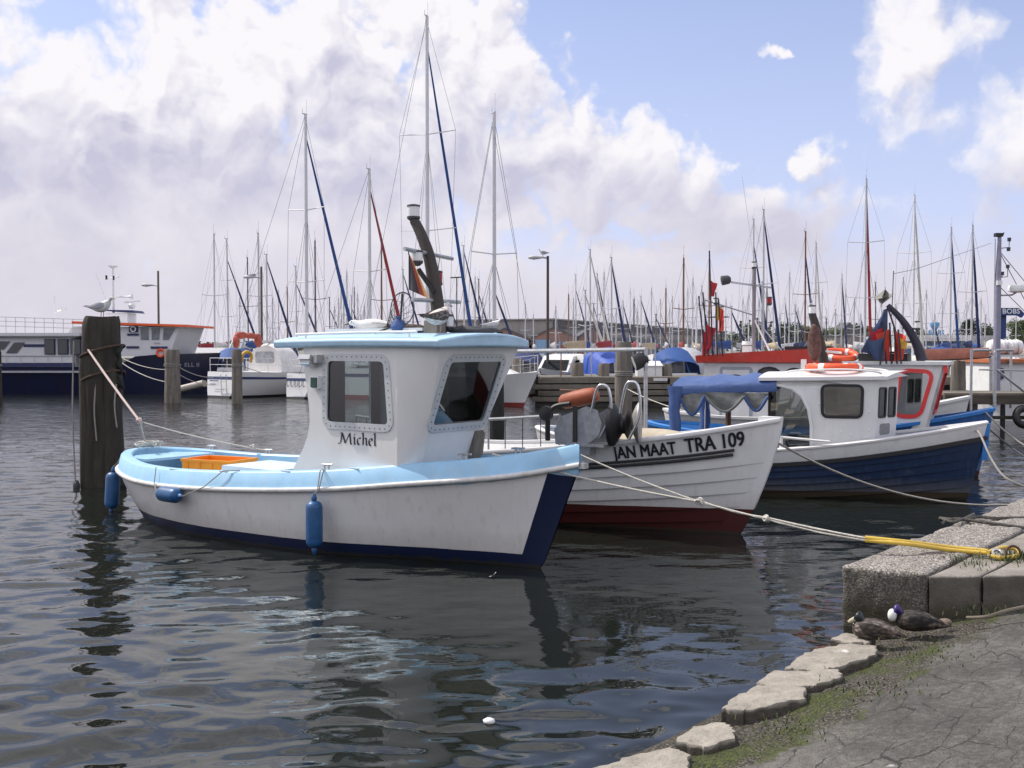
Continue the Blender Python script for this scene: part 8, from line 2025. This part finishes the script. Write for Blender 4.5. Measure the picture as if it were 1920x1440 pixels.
# pale hall closing the shore between trees and flags
a, b_ = P(1560, 655, 150), P(1700, 655, 150); root = thing('grey_shed', 'long grey brown shed low behind the flag bundle', 'building', (a.x, 150, 1.2)); z = P(0, 630, 150).z - 1.2
MB().box(((b_.x - a.x) / 2, 5, z / 2), (b_.x - a.x, 10, z)).build('wall', mat('grey brown shed wall', (0.23, 0.21, 0.19), 0.8, var=0.15, scale=0.5), root, smooth=0); MB().box(((b_.x - a.x) / 2, 5, z + 0.06), (b_.x - a.x + 0.5, 10.5, 0.14)).build('roof', ROOFD, root, smooth=0)
c = P(1592, 655, 210); root = thing('house', 'small distant house with dark roof and white gable among the trees', 'building', (c.x, 210, 1.2)); MB().box((0, 3, 2.0), (4.2, 6, 4.0)).build('wall', WHITE2, root, smooth=0)
MB().add([(-2.4, -0.3, 3.9), (2.4, -0.3, 3.9), (0, -0.3, 6.2), (-2.4, 6.3, 3.9), (2.4, 6.3, 3.9), (0, 6.3, 6.2)], [(0, 1, 2), (3, 5, 4), (0, 2, 5, 3), (1, 4, 5, 2), (0, 3, 4, 1)]).build('roof', ROOFD, root, smooth=0)
# blue sign tower and the blue gate sign
Yt = 140; k = Yt / FPX; c = P(1752, 655, Yt); root = thing('sign_tower', 'sky blue tank tower carrying big blue letters behind the flat white building', 'tower', (c.x, Yt, 1.2))
SKYB = mat('sky blue steel', (0.10, 0.32, 0.58), 0.5); Z = lambda py: CAM_Z - (py - 655) * k - 1.2
MB().lathe([(0.05, Z(619)), (0.30, Z(618)), (0.45, Z(614)), (0.58, Z(611)), (0.60, Z(606)), (0.55, Z(604.5)), (0.05, Z(604))], 14).build('tank', SKYB, root, smooth=40)
MB().tube([(0, 0, 0), (0, 0, Z(617))], 0.28, 8).build('shaft', mat('dull blue shaft', (0.06, 0.12, 0.2), 0.6), root)
vs, fs = text_tris('BOBS', 1.0, 0.02); xa, xb = min(v[0] for v in vs), max(v[0] for v in vs); ym = max(v[1] for v in vs)
lb = MB(); lb.add([((x - xa) / (xb - xa) * 2.0 - 1.0, -0.7, Z(630) + y / ym * 0.78) for x, y in vs], fs); lb.add([((x - xa) / (xb - xa) * 2.0 - 1.0, -0.62, Z(630) + y / ym * 0.78) for x, y in vs], fs); lb.build('lettering', SKYB, root, smooth=0, recalc=False)
MB().box((0, -0.55, Z(631)), (2.2, 0.1, 0.08)).build('letter_rail', SKYB, root)
Yg = 58; k = Yg / FPX; c = P(1878, 655, Yg); root = thing('gate_sign', 'tall blue gate post with arrow shaped sign in white letters', 'sign', (c.x, Yg, 0.2)); Z = lambda py: CAM_Z - (py - 655) * k - 0.2; X = lambda px: (px - 1878) * k
SB = mat('sign blue', (0.012, 0.04, 0.16), 0.45)
MB().box((0, 0, Z(660) + (Z(580) - Z(660)) / 2), (0.33, 0.3, Z(580) - Z(662))).build('post', SB, root, smooth=0)
ar = MB(); ar.panel([[(X(1868), Z(592)), (X(1902), Z(592)), (X(1909), Z(596)), (X(1914), Z(589)), (X(1903), Z(578)), (X(1868), Z(578))]], lambda u, v, w_: Vector((u, -0.2 + w_, v)), 0.2); ar.build('sign_board', SB, root, smooth=0)
vs, fs = text_tris('BOBS', 1.0, 0.015); xa, xb = min(v[0] for v in vs), max(v[0] for v in vs); ym = max(v[1] for v in vs)
MB().add([(X(1872.5) + (x - xa) / (xb - xa) * (X(1904.5) - X(1872.5)), -0.412, Z(588.5) + y / ym * (Z(579.5) - Z(588.5))) for x, y in vs], fs).build('lettering', WGLOW, root, smooth=0, recalc=False)

# ------------------------------------------------------------------ trees on the far shore
LEAF = bpy.data.materials.new('dark summer foliage'); LEAF.use_nodes = True
t = LEAF.node_tree; b = t.nodes['Principled BSDF']; b.inputs['Roughness'].default_value = 0.7
oi = t.nodes.new('ShaderNodeObjectInfo'); tcn = t.nodes.new('ShaderNodeTexCoord')
cc = tramp(t, tmath(t, 'MULTIPLY_ADD', tnoise(t, tcn.outputs['Object'], 0.8, 4), 0.8, tmath(t, 'MULTIPLY', oi.outputs['Random'], 0.25)), [(0.3, (0.030, 0.045, 0.018)), (0.55, (0.06, 0.085, 0.03)), (0.8, (0.10, 0.125, 0.045))])
t.links.new(cc, b.inputs['Base Color'])
BARK = mat('bark', (0.08, 0.065, 0.05), 0.9, var=0.3)
def tree_mesh(kind, seed):
    random.seed(seed); mb = MB()
    blobs = []
    if kind == 'poplar':
        for i in range(9): blobs.append((Vector((random.uniform(-0.3, 0.3), random.uniform(-0.3, 0.3), 2.0 + 0.95 * i)), 0.95 * (1 - abs(i - 3.5) / 8), 0.9))
    else:
        for i in range(14):
            a = random.uniform(0, 6.28); r = random.uniform(0.2, 2.5); z = random.uniform(2.4, 6.6); r *= 1 - max(0, z - 4.6) / 3.4
            blobs.append((Vector((math.cos(a) * r, math.sin(a) * r, z)), random.uniform(0.8, 1.35), random.uniform(0.7, 1.0)))
    for c, r, sq in blobs:
        for _ in range(150):
            d = Vector((random.gauss(0, 1), random.gauss(0, 1), random.gauss(0, 1))).normalized() * r * random.uniform(0.45, 1.12); p = c + Vector((d.x, d.y, d.z * sq))
            s_ = random.uniform(0.10, 0.26); a = Vector((random.gauss(0, 1), random.gauss(0, 1), random.gauss(0, 0.6))).normalized(); b2 = a.orthogonal().normalized()
            mb.add([p + a * s_, p + b2 * s_ * 0.7, p - a * s_, p - b2 * s_ * 0.7], [(0, 1, 2, 3)])
    cr = mb.build('crown', LEAF, None, smooth=0, recalc=False)
    tb = MB(); tb.tube([(0, 0, 0), (0.05, 0, 2.0), (0, 0.05, 4.2 if kind != 'poplar' else 9.0)], [0.22, 0.17, 0.05], 7)
    if kind != 'poplar':
        for c, r, sq in blobs[:7]: tb.tube([(0.03, 0, random.uniform(1.4, 2.6)), c * 0.6 + Vector((0, 0, 1.3)), c], [0.09, 0.06, 0.02], 5)
    tr = tb.build('trunk', BARK, None, smooth=60); m1, m2 = cr.data, tr.data
    bpy.data.objects.remove(cr); bpy.data.objects.remove(tr); return m1, m2
KINDS = {'poplar': [tree_mesh('poplar', 1), tree_mesh('poplar', 2)], 'broad': [tree_mesh('broad', 3), tree_mesh('broad', 4), tree_mesh('broad', 5)]}
def tree(px, ytop, Y, kind, label, wide=1.0, i=0):
    c = P(px, 655, Y); h = P(px, ytop, Y).z - 1.2; h0 = 10.2 if kind == 'poplar' else 7.4; s = h / h0
    o = thing(kind_name[kind], label, 'tree', (c.x, Y, 1.2), i * 1.7, 'trees on the far shore'); o.scale = (s * wide, s * wide, s)
    m1, m2 = KINDS[kind][i % len(KINDS[kind])]
    for n_, m in (('crown', m1), ('trunk', m2)):
        q = bpy.data.objects.new(n_, m); S.collection.objects.link(q); q.parent = o
kind_name = {'poplar': 'poplar_tree', 'broad': 'broadleaf_tree'}
TL = [(1372, 622, 'broad'), (1390, 600, 'poplar'), (1403, 598, 'poplar'), (1413, 604, 'broad'), (1421, 594, 'poplar'), (1436, 606, 'poplar'), (1444, 601, 'poplar'), (1456, 606, 'poplar'), (1467, 603, 'broad'), (1480, 606, 'broad'), (1492, 604, 'broad'), (1505, 609, 'broad'), (1518, 612, 'broad'), (1533, 611, 'broad'), (1548, 617, 'broad'), (1562, 613, 'broad'), (1576, 616, 'broad'), (1606, 606, 'broad'), (1622, 612, 'broad'), (1640, 618, 'broad'), (1706, 620, 'broad'), (1720, 618, 'broad'), (1737, 622, 'broad'), (1775, 626, 'broad'), (1820, 598, 'broad'), (1848, 606, 'broad'), (1900, 597, 'broad'), (1925, 600, 'broad'), (1345, 632, 'broad')]
for i, (px, yt, kd) in enumerate(TL):
    lm = max([l for l in LAND if l[0] < px], key=lambda l: l[0]); n_ = sum(1 for q in TL if lm[0] < q[0] <= px)
    tree(px, yt, 185 + (i * 37 % 45), kd, '%s on the far shore, %s tree right of %s' % ('slim poplar' if kd == 'poplar' else 'dark bushy tree', ORD[n_ - 1], lm[1]), 1.15 if kd == 'broad' else 0.9, i)
# low far wood along the left horizon
random.seed(9); wd = MB()
for i in range(2600):
    x = random.uniform(-200, 170); h = 4.2 + 2.2 * noise.noise(Vector((x * 0.03, 0, 3))) + 1.2 * noise.noise(Vector((x * 0.15, 5, 0))); p = Vector((x, 430 + random.uniform(0, 12), 1.2 + random.uniform(0, 1) * max(1, h))); s_ = random.uniform(0.5, 1.0)
    a = Vector((random.gauss(0, 1), random.gauss(0, 1), random.gauss(0, 1))).normalized(); b2 = a.orthogonal().normalized(); wd.add([p + a * s_, p + b2 * s_, p - a * s_, p - b2 * s_], [(0, 1, 2, 3)])
tag(wd.build('far_wood', LEAF, smooth=0, recalc=False), kind='stuff')
